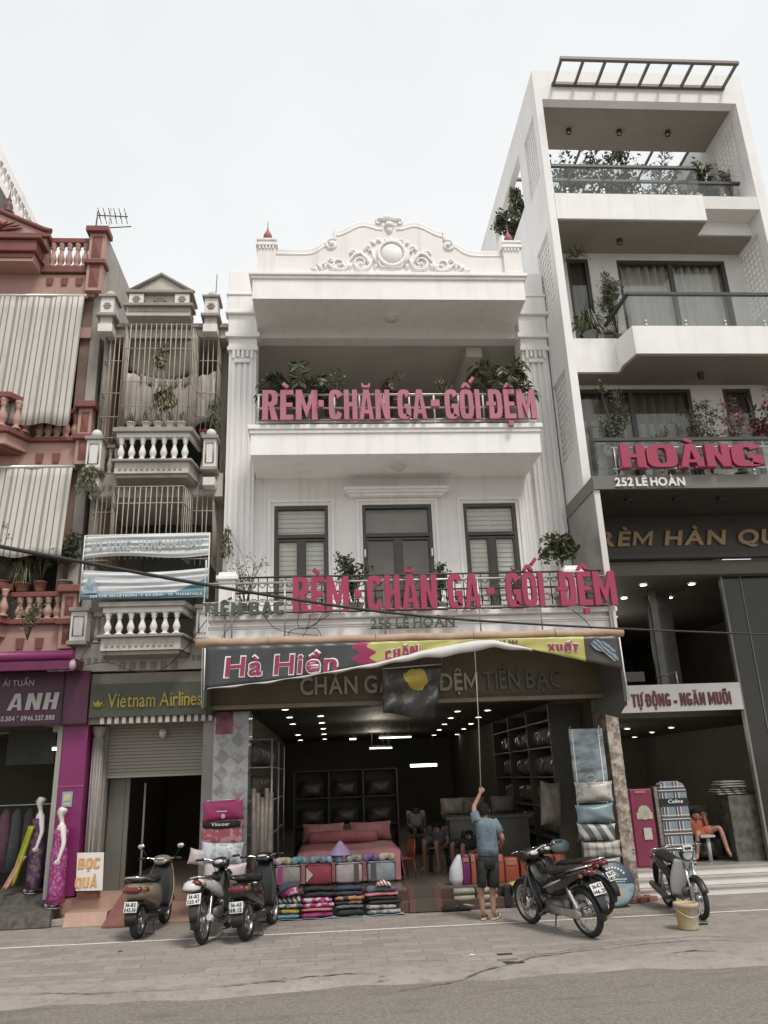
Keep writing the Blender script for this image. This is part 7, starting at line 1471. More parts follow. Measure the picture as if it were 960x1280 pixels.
def scooter(label, body, trim, l1, l2, R_=.235, slim=1.0, mirrors=((1,), ) , rail=True):
    t = thing('scooter', label, 'scooter', (0, 0, 0), 'motorbikes parked on the pavement'); S_ = slim
    wheel(t, .62, R_, .10, 6, disc=True); wheel(t, -.58, R_, .12, 6)
    fender(t, .62, R_, .16, .3, 2.7, body, 'front_fender')
    q = MB(); q.tube([(.62, -.07, R_), (.52, -.06, .50), (.46, -.03, .6)], .022, 7); q.tube([(.62, .07, R_), (.52, .06, .50), (.46, .03, .6)], .022, 7); q.build('fork', M_ENG, t)
    q = MB(); q.grid(lambda u, v: (.53-.20*v-.10*abs(2*u-1)**1.8, (2*u-1)*(.14+.09*math.sin(v*2.5))*S_, .90-.62*v), 14, 12); q.build('front_apron', body, t, solid=.02)
    q = MB(); q.grid(lambda u, v: (.40-.14*v+.0*u, (2*u-1)*(.13+.08*math.sin(v*2.5))*S_, .88-.58*v), 8, 8); q.build('inner_apron', M_BLKP, t, solid=.03)
    q = MB(); q.loft([((.32, 0, .27), (0, .16*S_, 0), (0, 0, .035)), ((.10, 0, .26), (0, .19*S_, 0), (0, 0, .04)), ((-.12, 0, .27), (0, .18*S_, 0), (0, 0, .05))], 14, e=.5); q.build('floorboard', M_BLKP, t)
    q = MB(); q.loft([((-.02, 0, .40), (0, .13*S_, 0), (.03, 0, .16)), ((-.12, 0, .50), (0, .19*S_, 0), (0, 0, .20)), ((-.36, 0, .56), (0, .215*S_, 0), (0, 0, .17)), ((-.62, 0, .60), (0, .21*S_, 0), (0, 0, .15)), ((-.80, 0, .635), (0, .17*S_, 0), (0, 0, .11)), ((-.89, 0, .65), (0, .11*S_, 0), (0, 0, .07))], 18, e=.75); q.build('rear_body', body, t)
    q = MB(); q.loft([((.02, 0, .70), (0, .10*S_, 0), (0, 0, .03)), ((-.10, 0, .745), (0, .15*S_, 0), (0, 0, .055)), ((-.40, 0, .755), (0, .165*S_, 0), (0, 0, .055)), ((-.66, 0, .785), (0, .14*S_, 0), (0, 0, .05)), ((-.78, 0, .79), (0, .08*S_, 0), (0, 0, .025))], 18, e=.7); q.build('seat', M_SEATM, t)
    if rail: q = MB(); q.tube([(-.55, .19*S_, .76), (-.82, .17*S_, .82), (-.92, .07, .84), (-.92, -.07, .84), (-.82, -.17*S_, .82), (-.55, -.19*S_, .76)], .014, 7); q.build('grab_rail', M_CHR if trim is None else trim, t)
    q = MB(); q.loft([((-.80, 0, .66), (0, .135*S_, 0), (0, 0, .06)), ((-.875, 0, .665), (0, .13*S_, 0), (0, 0, .055)), ((-.905, 0, .665), (0, .10*S_, 0), (0, 0, .04))], 14, e=.6); q.build('tail_light', M_TAIL, t)
    for s in (-1, 1): q = MB(); q.loft([((-.74, s*.16*S_, .66), (0, .035, 0), (0, 0, .04)), ((-.85, s*.145*S_, .665), (0, .02, 0), (0, 0, .03))], 10); q.build('indicator', M_AMB, t)
    q = MB(); q.loft([((-.74, 0, .52), (0, .13*S_, 0), (0, 0, .04)), ((-.86, 0, .46), (0, .10, 0), (0, 0, .03)), ((-.93, 0, .34), (0, .085, 0), (.012, 0, .012)), ((-.94, 0, .22), (0, .07, 0), (.008, 0, .008))], 12); q.build('mudguard', M_BLKP, t)
    plate(t, -.935, .455, R(14), l1, l2)
    q = MB(); q.loft([((-.10, .07, .27), (0, .07, 0), (0, 0, .08)), ((-.35, .11, .27), (0, .07, 0), (0, 0, .09)), ((-.62, .12, .245), (0, .045, 0), (0, 0, .07))], 12); q.build('engine', M_ENG, t)
    q = MB(); q.tube([(-.20, -.13, .24), (-.34, -.17, .24), (-.72, -.18, .29), (-.84, -.18, .31)], [.03, .055, .058, .045], 12); q.build('exhaust', M_BLKP, t)
    q = MB(); q.loft([((.26, 0, .93), (0, .09, 0), (0, 0, .04)), ((.36, 0, .97), (0, .15, 0), (.01, 0, .06)), ((.46, 0, .94), (0, .14, 0), (.01, 0, .07)), ((.53, 0, .90), (0, .07, 0), (.01, 0, .035))], 14); hl = q.build('headlight_cowl', body, t); q = MB(); q.loft([((.47, 0, .935), (0, .10, 0), (.02, 0, .05)), ((.53, 0, .915), (0, .06, 0), (.02, 0, .03))], 12); q.build('headlight', M_LENS, hl); q = MB(); q.loft([((.28, 0, .985), (0, .08, 0), (.03, 0, .015)), ((.26, 0, .985), (0, .06, 0), (.02, 0, .01))], 12); q.build('dial', M_LENS, hl)
    bars(t, .33, .96, .31, .03)
    for s in mirrors: mirror(t, .30, s[0]*.20, .98, s[0])
    q = MB()
    for s in (-1, 1): q.tube([(-.18, s*.08, .22), (-.28, s*.14, .012)], .011, 6)
    q.tube([(-.28, -.14, .012), (-.28, .14, .012)], .011, 6); q.build('centre_stand', M_ENG, t)
    return t
def park(t, rear, ang, s=.92, lean=0, off=.60):
    d = Vector((math.cos(ang), math.sin(ang))); c = Vector(rear)+d*off*s
    t.location = (c.x, c.y, .002); t.rotation_euler = (lean, 0, ang); t.scale = (s, s, s); return t
M_BEIGE = mat('beige_paint', (.25, .205, .155), .3, .12, 3, coat=.4); M_WHP = mat('bike_white', (.60, .59, .57), .3, .1, coat=.4); M_MAROON = mat('bike_maroon', (.16, .012, .03), .22, .1, coat=.5); M_DKG = mat('bike_dark', (.03, .032, .028), .3, .15, coat=.3); M_SILD = mat('silver_decal', (.50, .48, .44), .3, .1, metal=.4)
park(scooter('beige scooter with a round mirror, parked nearest the airline office', M_BEIGE, None, '36-B2', '343.36', mirrors=((-1,), (1,))), (-2.33, 10.58), R(83), .82)
park(underbone('white tailed motorbike with a white helmet on it, between two dark scooters', M_DKG, M_WHP, '36-B2', '220.47', seat=M_SEATM), (-1.47, 10.02), R(81), .84, R(-5))
park(scooter('slim all black scooter next to the folded blankets', M_BGLOSS, M_BLKP, '36-AE', '118.12', .255, .78, mirrors=(), rail=True), (-1.0, 10.10), R(77), .84, R(-4))
park(underbone('black motorbike with silver side stripes propped on its side stand nearest the man', M_BLKP, M_BGLOSS, '36-K2', '146.21', decal=M_SILD), (2.75, 9.26), R(113), .86, R(-7))
park(underbone('dark motorbike with a maroon tail half hidden behind the black striped one', M_BLKP, M_MAROON, '36-F7', '082.51'), (3.26, 10.45), R(125), .80, R(-5))
park(underbone('old dark motorbike with a white leg shield facing the road', M_DKG, M_WHP, '36-H4', '77.90', cub=True), (4.30, 10.88), R(-91), .80, R(3))
# white helmet resting on the tail of the white motorbike
hp_ = P(240, 1106, Y=9.9); hm = thing('helmet', 'white half helmet resting on the tail of the white motorbike', 'helmet', (-1.62, 9.98, .66))
q = MB(); q.lathe([(.10, 0), (.105, .03), (.09, .075), (.055, .10), (.001, .11)], (hp_.x, 9.9, hp_.z-.06), 20); q.build('shell', M_WHP, hm); q = MB(); q.lathe([(.106, -.008), (.108, .006), (.10, .012)], (hp_.x, 9.9, hp_.z-.06), 20, cap=False); q.build('rim', M_BLKP, hm)
# ================================================================ people and mannequins
M_SKIN = mat('skin', (.36, .205, .145), .5, .10, 12); M_SKIND = mat('skin_shaded', (.23, .125, .085), .5, .1, 12); M_HAIR = mat('black_hair', (.010, .009, .008), .8, .3, 30, spec=.2); M_EYE = mat('eye_dark', (.02, .015, .012), .3)  # the darker skin has the shade of the shop put into its colour
def skin_body(name, pts, edges, rad, m, parent, extra=None, sub=2):
    """one continuous body grown round a skeleton; extra(MB) adds fingers, nose, ears to the same mesh"""
    me = bpy.data.meshes.new('skeleton'); names = list(pts); idx = {k: i for i, k in enumerate(names)}
    me.from_pydata([tuple(pts[k]) for k in names], [(idx[a], idx[b]) for a, b in edges], [])
    ob = bpy.data.objects.new('skeleton', me); COL.objects.link(ob)
    ob.modifiers.new('skin', 'SKIN'); me.skin_vertices.new() if not me.skin_vertices else None
    for k in names:
        sv_ = me.skin_vertices[0].data[idx[k]]; r_ = rad[k]; sv_.radius = r_ if isinstance(r_, tuple) else (r_, r_); sv_.use_root = (k == 'pelvis')
    md = ob.modifiers.new('sub', 'SUBSURF'); md.levels = md.render_levels = sub
    bpy.context.view_layer.update()
    em = bpy.data.meshes.new_from_object(ob.evaluated_get(bpy.context.evaluated_depsgraph_get()))
    mb = MB(); mb.add([tuple(v.co) for v in em.vertices], [list(p.vertices) for p in em.polygons], 0, True)
    bpy.data.objects.remove(ob); bpy.data.meshes.remove(me); bpy.data.meshes.remove(em)
    if extra: extra(mb)
    return mb.build(name, m, parent)
EDG = [('pelvis', 'belly'), ('belly', 'chest'), ('chest', 'neck'), ('neck', 'jaw'), ('jaw', 'head'), ('head', 'crown')]
for s_ in 'LR': EDG += [('chest', 'sh'+s_), ('sh'+s_, 'el'+s_), ('el'+s_, 'wr'+s_), ('wr'+s_, 'ha'+s_), ('pelvis', 'hip'+s_), ('hip'+s_, 'kn'+s_), ('kn'+s_, 'an'+s_), ('an'+s_, 'to'+s_)]
def radii(s, g=1.0):
    r_ = dict(pelvis=.115*g, belly=.105*g, chest=.115*g, neck=.052, jaw=.066, head=.092, crown=.06)
    for k in 'LR': r_.update({'sh'+k: .058*g, 'el'+k: .041*g, 'wr'+k: .028, 'ha'+k: (.034, .020), 'hip'+k: .082*g, 'kn'+k: .054*g, 'an'+k: .036, 'to'+k: (.042, .025)})
    return {k: (tuple(a*s for a in v) if isinstance(v, tuple) else v*s) for k, v in r_.items()}
def fingers(mb, wr, ha, spread, curl, s, thumb, thick=.0088):
    """four unequal fingers and a thumb; spread = across the palm, curl = way the fingers bend"""
    wr, ha = Vector(wr), Vector(ha); d = (ha-wr).normalized(); sp = Vector(spread).normalized(); cu = Vector(curl).normalized()
    for i, L_ in enumerate((.068, .078, .073, .056)):
        b = ha+sp*((i-1.5)*.019*s); L_ *= s
        p1 = b+d*L_*.42+cu*L_*.10; p2 = p1+d*L_*.16+cu*L_*.42; p3 = p2-d*L_*.22+cu*L_*.26
        mb.tube([b-d*.025*s, b, p1, p2, p3], [thick*s*1.05, thick*s*1.1, thick*s, thick*s*.9, thick*s*.7], 7)
    t0 = ha-d*.035*s+sp*(thumb*.030*s); t1 = t0+sp*(thumb*.022*s)+d*.026*s+cu*.012*s; t2 = t1+d*.022*s+cu*.026*s
    mb.tube([ha-d*.04*s, t0, t1, t2], [.012*s, .012*s, .0105*s, .008*s], 7)
def face(mb, head, fwd, side, s):
    head, f, sd_ = Vector(head), Vector(fwd).normalized(), Vector(side).normalized(); u = sd_.cross(f)
    if u.z < 0: u = -u
    mb.loft([(head+f*.080*s+u*.012*s, sd_*.008*s, u*.01*s), (head+f*.105*s-u*.022*s, sd_*.016*s, u*.012*s), (head+f*.085*s-u*.030*s, sd_*.012*s, u*.006*s)], 8)
    for k in (-1, 1): mb.ball(head+sd_*(k*.088*s)-u*.006*s, (.014*s, .018*s, .028*s), 8)
    mb.loft([(head+f*.078*s-u*.058*s-sd_*.022*s, f*.006*s, u*.004*s), (head+f*.092*s-u*.058*s, f*.008*s, u*.008*s), (head+f*.078*s-u*.058*s+sd_*.022*s, f*.006*s, u*.004*s)], 7)
def eyes(head, fwd, side, s, parent):
    head, f, sd_ = Vector(head), Vector(fwd).normalized(), Vector(side).normalized(); u = sd_.cross(f); u = -u if u.z < 0 else u
    for k in (-1, 1): q = MB(); q.ball(head+f*.084*s+sd_*(k*.032*s)+u*.014*s, (.012*s, .010*s, .007*s), 8); q.build('eye', M_EYE, parent)
def hair(head, fwd, s, parent, back=.0, m=None, r_=.103, low=-.02, bun=False):
    head, f = Vector(head), Vector(fwd).normalized(); q = MB(); n = 20; sd_ = Vector((f.y, -f.x, 0)); rows_ = []
    for i in range(9):
        ph = i/8; row = []
        for j in range(n):
            w = 2*math.pi*j/n; fr = math.cos(w); lowz = low+(.075 if fr > .3 else 0)*min(1, (fr-.3)/.3 if fr > .3 else 0)-(.045 if fr < 0 else 0)*(-fr)-back*max(0, -fr)
            z = .118-(.118-lowz)*ph; rr = r_*math.sqrt(max(0, 1-((z)/.12)**2)) if z > 0 else r_*(1+.0*z)
            jit = 1+.02*math.sin(w*9+i*2)
            row.append(head+f*(fr*rr*s*jit*1.05-.006*s)+sd_*(math.sin(w)*rr*s*jit*.93)+Vector((0, 0, z*s)))
        rows_.append(row)
    vs = [p for r0_ in rows_ for p in r0_]; q.add(vs, [(i*n+j, i*n+(j+1) % n, (i+1)*n+(j+1) % n, (i+1)*n+j) for i in range(8) for j in range(n)], 0, True)
    if bun: q.ball(head-f*.10*s+Vector((0, 0, -.01*s)), .045*s, 10)
    return q.build('hair', m or M_HAIR, parent)
HS = .82
# ---- man pulling the banner down with a long rod
J = lambda x, y, Y=10.60: P(550+x/6.4, 960+y/6.4, Y=Y)
man = thing('person', 'man seen from behind in blue grey polo shirt and black shorts, raising a rod', 'person', (J(380, 1200).x, 10.6, 0))
B = dict(pelvis=J(384, 735), belly=J(378, 610, 10.59), chest=J(362, 470, 10.60), neck=J(350, 405, 10.62), jaw=J(348, 372, 10.66), head=J(346, 338, 10.65), crown=J(346, 300, 10.64),
         shL=J(292, 418, 10.60), elL=J(268, 318, 10.66), wrL=J(318, 212, 10.68), haL=J(328, 178, 10.68), shR=J(432, 442, 10.60), elR=J(500, 560, 10.58), wrR=J(488, 610, 10.76), haR=J(480, 618, 10.83),
         hipL=J(338, 760), knL=J(328, 985, 10.62), anL=J(346, 1168, 10.62), toL=J(352, 1196, 10.76), hipR=J(428, 760), knR=J(420, 985, 10.60), anR=J(428, 1180, 10.60), toR=J(462, 1206, 10.72))
for k in ('anL', 'anR'): B[k].z = .075
for k in ('toL', 'toR'): B[k].z = .035
hf = Vector((.28, 1, .10)).normalized(); hsd = Vector((1, -.28, 0)).normalized()
def ex(mb):
    fingers(mb, B['wrL'], B['haL'], (1, 0, 0), (0, 1, .1), HS, 1); fingers(mb, B['wrR'], B['haR'], (0, 0, 1), (-1, 0, 0), HS, 1); face(mb, B['head'], hf, hsd, HS)
bo = skin_body('body', B, EDG, radii(HS, 1.0), M_SKIN, man, ex); hair(B['head'], hf, HS, man, r_=.104); eyes(B['head'], hf, hsd, HS, man)
M_POLO = mat_tex('polo_blue', lambda N, l, v: (nmix(N, l, nramp(N, l, nnoise(N, l, v, 9, 4, (1.2, 1.2, .8)), .35, .65), (.155, .21, .245), (.085, .12, .145)), nnoise(N, l, v, 11, 4, (.8, .8, 1.6))), .85, .8)
def torso(q, rings): q.loft(rings, 22, e=.85)
q = MB(); cz = lambda a: B[a]
def rg(x0, x1, y, dep, Y=10.6, tilt=0): a, b = J(x0, y, Y), J(x1, y+tilt, Y); c = (a+b)/2; return (c, (b-a)/2, Vector((0, dep, 0)))
torso(q, [rg(300, 466, 694, .125, 10.60, 12), rg(296, 464, 640, .125, 10.60, 6), rg(294, 456, 580, .122), rg(288, 450, 520, .122), rg(278, 448, 465, .118, 10.60, 8), rg(284, 440, 428, .10, 10.6, 10), rg(318, 398, 402, .062, 10.61, 4), rg(326, 378, 392, .052, 10.62, 2)])
for a, b, c in (('shL', 'elL', .60), ('shR', 'elR', .66)): p0, p1 = B[a], B[b]; d = p1-p0; q.tube([p0-d*.22, p0, p0+d*.3, p0+d*c], [.055, .068, .064, .062], 14)
q.build('polo_shirt', M_POLO, man)
q = MB(); M_SHORT = mat('black_shorts', (.018, .018, .017), .85, .25, 12, .4, 18)
torso(q, [rg(304, 462, 680, .115, 10.6, 12), rg(296, 468, 740, .125), rg(296, 470, 800, .12)])
for x0, x1, x2, x3 in ((297, 384, 300, 366), (376, 470, 380, 472)): q.loft([rg(x0, x1, 745, .112), rg(x0, x1, 820, .112), rg(x2-3, x3+2, 890, .106), rg(x2, x3, 950, .10), rg(x2+4, x3-4, 951, .09)], 18, e=.85)
q.build('shorts', M_SHORT, man)
M_FLIP = mat('flip_sole', (.42, .34, .22), .7, .1); M_STRAP = mat_tex('strap_stripe', lambda N, l, v: (nmix(N, l, nmath(N, l, 'LESS_THAN', nmath(N, l, 'FRACT', nmath(N, l, 'MULTIPLY', nsep(N, l, v)[0], 30)), .5), (.02, .02, .02), (.6, .58, .52)), None), .6)
for a, b in (('anL', 'toL'), ('anR', 'toR')):
    p0, p1 = Vector(B[a]), Vector(B[b]); d = Vector((p1.x-p0.x, p1.y-p0.y, 0)).normalized(); s2 = Vector((d.y, -d.x, 0)); c = (p0+p1)/2
    st = MB(); st.loft([((p0.x-d.x*.05, p0.y-d.y*.05, .012), s2*.03, Vector((0, 0, .010))), ((c.x, c.y, .012), s2*.038, Vector((0, 0, .011))), ((p1.x+d.x*.06, p1.y+d.y*.06, .012), s2*.036, Vector((0, 0, .010))), ((p1.x+d.x*.085, p1.y+d.y*.085, .012), s2*.02, Vector((0, 0, .008)))], 12); o = st.build('sandal', M_FLIP, man)
    st = MB(); st.tube([tuple(Vector((p1.x, p1.y, .015))-s2*.04), (p1.x, p1.y, .068), tuple(Vector((p1.x, p1.y, .015))+s2*.04)], .018, 7, squash=.5); st.build('strap', M_STRAP, o)
hd = B['haL']; rd = thing('long_rod', 'thin pale rod reaching from the raised hand of the man up to the torn banner', 'rod', tuple(hd)); top = P(593, 806, Y=10.33)
q = MB(); bt = Vector(hd)+Vector((0.0, .02, -.05)); q.tube([tuple(bt), tuple(bt*.5+top*.5+Vector((.01, 0, 0))), tuple(top)], [.007, .0065, .005], 7); q.build('shaft', mat('rod_pale', (.45, .43, .39), .5, .1), rd); q = MB(); q.tube([tuple(top), tuple(top+Vector((.02, 0, .03))), tuple(top+Vector((.05, 0, .01)))], .005, 5); q.build('hook', M_STEEL, rd)
# ---- woman in orange sitting with a phone in the tower shop
def sitter(label, head, facing, skin_m, top_m, bottom_m, seat_z, legs, arms=None, sleeve=True, s=HS, long_hair=0.0, skirt=False, phone=False):
    """head: world point of the head centre; facing: horizontal direction; legs: list of (knee, ankle, toe) offsets"""
    h = Vector(head); f = Vector((facing[0], facing[1], 0)).normalized(); sd_ = Vector((f.y, -f.x, 0)); U = Vector((0, 0, 1))
    t = thing('person', label, 'person', (h.x, h.y, seat_z-.42*s))
    pel = Vector((h.x, h.y, seat_z+.10*s))-f*.06*s
    hh = h.z-pel.z
    b = dict(pelvis=pel, belly=pel+U*hh*.28+f*.01, chest=pel+U*hh*.60+f*.0, neck=pel+U*hh*.80+f*.03*s, jaw=h-U*.055*s+f*.025*s, head=h, crown=h+U*.06*s)
    for k, sg in (('L', -1), ('R', 1)):
        b['sh'+k] = b['chest']+sd_*(sg*.165*s)+U*.09*s; b['hip'+k] = pel+sd_*(sg*.09*s)+f*.03*s
        kn, an, to = legs[0 if k == 'L' else 1]
        b['kn'+k] = pel+f*kn[0]+sd_*kn[1]+U*kn[2]; b['an'+k] = pel+f*an[0]+sd_*an[1]+U*an[2]; b['to'+k] = pel+f*to[0]+sd_*to[1]+U*to[2]
        if arms and arms[0 if k == 'L' else 1]:
            e, w = arms[0 if k == 'L' else 1]; b['el'+k] = b['sh'+k]+f*e[0]+sd_*e[1]+U*e[2]; b['wr'+k] = b['sh'+k]+f*w[0]+sd_*w[1]+U*w[2]
        else: b['el'+k] = b['sh'+k]+sd_*(sg*.05*s)+f*.05*s-U*.24*s; b['wr'+k] = b['el'+k]+f*.20*s-U*.06*s-sd_*(sg*.06*s)
        b['ha'+k] = b['wr'+k]+(b['wr'+k]-b['el'+k]).normalized()*.06*s
    def ex(mb):
        for k in 'LR': fingers(mb, b['wr'+k], b['ha'+k], tuple(sd_), tuple(-U if not phone else f), s, -1 if k == 'L' else 1)
        face(mb, h, f, sd_, s)
    skin_body('body', b, EDG, radii(s, .95), skin_m, t, ex); hair(h, f, s, t, back=long_hair, bun=long_hair == 0 and skirt); eyes(h, f, sd_, s, t)
    q = MB(); q.loft([(pel-U*.06*s, sd_*.165*s, f*.13*s), (b['belly'], sd_*.150*s, f*.115*s), (b['chest'], sd_*.165*s, f*.118*s), (b['chest']+U*.09*s, sd_*.16*s, f*.095*s), (b['neck']-U*.01*s, sd_*.07*s, f*.06*s)], 18, e=.9)
    if sleeve:
        for k in 'LR': p0, p1 = b['sh'+k], b['el'+k]; d = p1-p0; q.tube([p0-d*.2, p0, p0+d*.5], [.055*s, .068*s, .06*s], 12)
    q.build('shirt', top_m, t)
    q = MB()
    for k in 'LR': p0, p1 = b['hip'+k], b['kn'+k]; d = p1-p0; q.tube([p0-d*.25, p0, p0+d*.5, p0+d*(.92 if not skirt else .72)], [.10*s, .105*s, .092*s, .078*s], 12)
    q.loft([(pel-U*.10*s, sd_*.16*s, f*.13*s), (pel, sd_*.172*s, f*.14*s), (pel+U*.06*s, sd_*.15*s, f*.12*s)], 16); q.build('dress_skirt' if skirt else 'shorts', bottom_m, t)
    return t, b
M_ORD = C_('orange_dress', (.42, .12, .06)); wz = .66
tw_, wb_ = sitter('woman in an orange dress sitting with legs crossed and a phone at her ear', P(869, 1019, Y=12.7), (-.10, -1, 0), M_SKIN, M_ORD, M_ORD, .60, [((.34, .10, .06), (.34, .16, -.26), (.42, .20, -.30)), ((.30, -.26, .12), (.36, -.30, -.20), (.46, -.30, -.27))],
              [((.10, -.02, -.20), (.10, .02, .0)), ((.12, .12, -.16), (.02, .10, .06))], True, HS, 0.0, True, True)
ph = thing('mobile_phone', 'small dark mobile phone held to the ear of the woman in orange', 'phone', tuple(wb_['haR'])); q = MB(); q.obox(tuple(Vector(wb_['haR'])+Vector((.01, -.02, .02))), (.012, .055, .11), (0, .2, 0)); q.build('case', M_BLKP, ph, bev=.004)
ac = thing('armchair', 'dark padded armchair under the woman in orange', 'armchair', (5.68, 12.85, TZ))
q = MB(); q.loft([((5.68, 12.80, TZ+.06), (.27, 0, 0), (0, .26, 0)), ((5.68, 12.80, TZ+.24), (.28, 0, 0), (0, .27, 0)), ((5.68, 12.80, TZ+.30), (.25, 0, 0), (0, .24, 0))], 20, e=.4); q.build('seat', M_DKG, ac); q = MB(); q.loft([((5.68, 13.10, TZ+.2), (.28, 0, 0), (0, .06, 0)), ((5.68, 13.14, TZ+.45), (.28, 0, 0), (0, .06, 0)), ((5.68, 13.16, TZ+.62), (.22, 0, 0), (0, .05, 0))], 18, e=.5); q.build('backrest', M_DKG, ac)
for x in (5.38, 5.98): q = MB(); q.loft([((x, 12.62, TZ+.30), (.05, 0, 0), (0, 0, .16)), ((x, 13.08, TZ+.30), (.05, 0, 0), (0, 0, .16))], 12, e=.5); q.build('armrest', M_DKG, ac)
q = MB(); q.tube([(5.62, 12.40, TZ+.35), (5.62, 12.40, TZ)], .03, 8); q.obox((5.60, 12.42, TZ+.36), (.22, .18, .03)); one(q, 'side_stool', mat('stool_pale', (.42, .42, .41), .4, .1), (5.6, 12.4, TZ), 'small pale stool in front of the woman in orange', 'stool')
# ---- people sitting in the dim shop
low = [((.36, -.10, .0), (.34, -.12, -.36), (.44, -.13, -.40)), ((.36, .10, .02), (.30, .14, -.36), (.40, .16, -.40))]
M_DTOP = C_('dark_top', (.07, .065, .06)); M_GRT = C_('grey_top', (.20, .185, .165))
t1, b1 = sitter('person in dark clothes sitting with bare legs deep in the shop', P(546, 1037, Y=13.4), (-.55, -1, 0), M_SKIND, M_DTOP, M_DTOP, FZ+.36, low)
q = MB(); q.loft([((b1['pelvis'].x, b1['pelvis'].y, FZ+.30), (.17, 0, 0), (0, .17, 0)), ((b1['pelvis'].x, b1['pelvis'].y, FZ+.33), (.17, 0, 0), (0, .17, 0))], 18); 
for a, b in ((-1, -1), (1, -1), (-1, 1), (1, 1)): q.tube([(b1['pelvis'].x+a*.12, b1['pelvis'].y+b*.12, FZ+.30), (b1['pelvis'].x+a*.15, b1['pelvis'].y+b*.15, FZ)], .014, 6)
one(q, 'stool', M_BLKP, (b1['pelvis'].x, b1['pelvis'].y, FZ), 'low dark stool under the bare legged person', 'stool')
t2, b2 = sitter('person in black bending forward behind the purple pack', P(587, 1046, Y=12.9), (-.8, -.7, 0), M_SKIND, M_BLACKC, M_BLACKC, FZ+.34, low)
q = MB(); q.loft([((b2['pelvis'].x, b2['pelvis'].y, FZ), (.15, 0, 0), (0, .15, 0)), ((b2['pelvis'].x, b2['pelvis'].y, FZ+.30), (.13, 0, 0), (0, .13, 0))], 18); one(q, 'stool', M_DTOP, (b2['pelvis'].x, b2['pelvis'].y, FZ), 'round dark stool under the person in black', 'stool')
t3, b3 = sitter('person in a pale top sitting far back in the shop aisle', P(520, 1012, Y=16.5), (.1, -1, 0), M_SKIND, C_('pale_top', (.40, .38, .35)), M_DTOP, FZ+.36, low)
q = MB(); q.loft([((b3['pelvis'].x, b3['pelvis'].y, FZ), (.17, 0, 0), (0, .17, 0)), ((b3['pelvis'].x, b3['pelvis'].y, FZ+.30), (.15, 0, 0), (0, .15, 0))], 18); one(q, 'stool', M_DTOP, (b3['pelvis'].x, b3['pelvis'].y, FZ), 'dark stool under the person in the pale top', 'stool')
# ---- mannequins with long dresses
M_MANQ = mat('mannequin_white', (.70, .67, .63), .35, .04)
def mannequin(label, hx, hy, fx, fy, Y, zf, dress, flap=None, facing=(-1, -.5)):
    h = P(hx, hy, Y=Y); z0 = zf; t = thing('mannequin', label, 'mannequin', (h.x, Y, z0), 'mannequins of the dress shop')
    H_ = h.z-z0; f = Vector((facing[0], facing[1], 0)).normalized(); sd_ = Vector((f.y, -f.x, 0)); U = Vector((0, 0, 1)); s = H_/1.58
    c = Vector((h.x, Y, z0)); pl = c+U*H_*.56
    b = dict(pelvis=pl, belly=pl+U*H_*.12, chest=pl+U*H_*.22, neck=pl+U*H_*.315, jaw=h-U*.05*s+f*.02*s, head=h, crown=h+U*.06*s)
    for k, sg in (('L', -1), ('R', 1)):
        b['sh'+k] = b['chest']+sd_*(sg*.15*s)+U*.06*s; b['el'+k] = b['sh'+k]+sd_*(sg*.06*s)-U*.27*s-f*.02; b['wr'+k] = b['el'+k]-U*.22*s+f*.06*s; b['ha'+k] = b['wr'+k]-U*.07*s+f*.02*s
        b['hip'+k] = pl+sd_*(sg*.08*s)-U*.03; b['kn'+k] = c+sd_*(sg*.07*s)+U*H_*.29+f*.03*s*sg; b['an'+k] = c+sd_*(sg*.06*s)+U*.085*s+f*.04*s*sg; b['to'+k] = c+sd_*(sg*.06*s)+U*.03*s+f*(.12*s+.04*s*sg)
    def ex(mb):
        for k in 'LR': fingers(mb, b['wr'+k], b['ha'+k], tuple(f), tuple(sd_*(-1 if k == 'R' else 1)), s, 1)
        face(mb, h, f, sd_, s)
    rd_ = radii(s, 1.0); rd_.update(neck=.034*s, jaw=.060*s, head=.096*s, crown=.070*s); b['jaw'] = h-U*.062*s+f*.035*s; b['crown'] = h+U*.055*s-f*.015*s
    skin_body('body', b, EDG, rd_, M_MANQ, t, ex); eyes(h-U*.005, f, sd_, s*.92, t)
    q = MB(); rr = [(.95, .0, .11, .07), (.60, 0, .105, .075)]
    rings = []
    for z, w, d in ((.80, .135, .095), (.74, .145, .105), (.66, .115, .085), (.58, .145, .105), (.52, .16, .115), (.35, .155, .11), (.18, .16, .115), (.05, .175, .125), (.045, .16, .11)): rings.append((c+U*H_*z, sd_*w*s*1.25, f*d*s*1.25))
    q.loft(rings, 24); q.build('dress', dress, t)
    if flap:
        q = MB(); q.grid(lambda u, v: tuple(c+U*H_*(.72-.62*v)+f*(.05+.12*v+.06*u)*s-sd_*(.02)+Vector((-.10*v-.05*u, -.05-.05*math.sin(u*6), 0))), 10, 14); q.build('side_flap', flap[0], t, solid=.006)
        q = MB(); q.grid(lambda u, v: tuple(c+U*H_*(.40-.34*v)+f*(.14+.14*v+.05*u)*s+Vector((-.10*v-.05*u, -.05-.03*math.sin(u*6), 0))), 8, 10); q.build('lining', flap[1], t, solid=.006)
    q = MB(); q.lathe([(.12, 0), (.12, .012), (.02, .02), (.014, .10)], tuple(c), 18); q.build('base_stand', M_CHR, t)
M_DPUR = cloth('dress_purple', (.075, .028, .085), (.16, .10, .10), 'floral', 10, .6); M_DMAG = cloth('dress_magenta_lace', (.26, .025, .15), (.40, .14, .28), 'floral', 26, .6); M_CHART = C_('chartreuse_silk', (.36, .38, .03), rough=.45); M_PINKL = C_('pink_lining', (.46, .24, .22))
mannequin('white mannequin in a dark purple flowered gown with a yellow green side panel', 52.5, 1000, 45, 1118, 12.42, .345, M_DPUR, (M_CHART, M_PINKL))
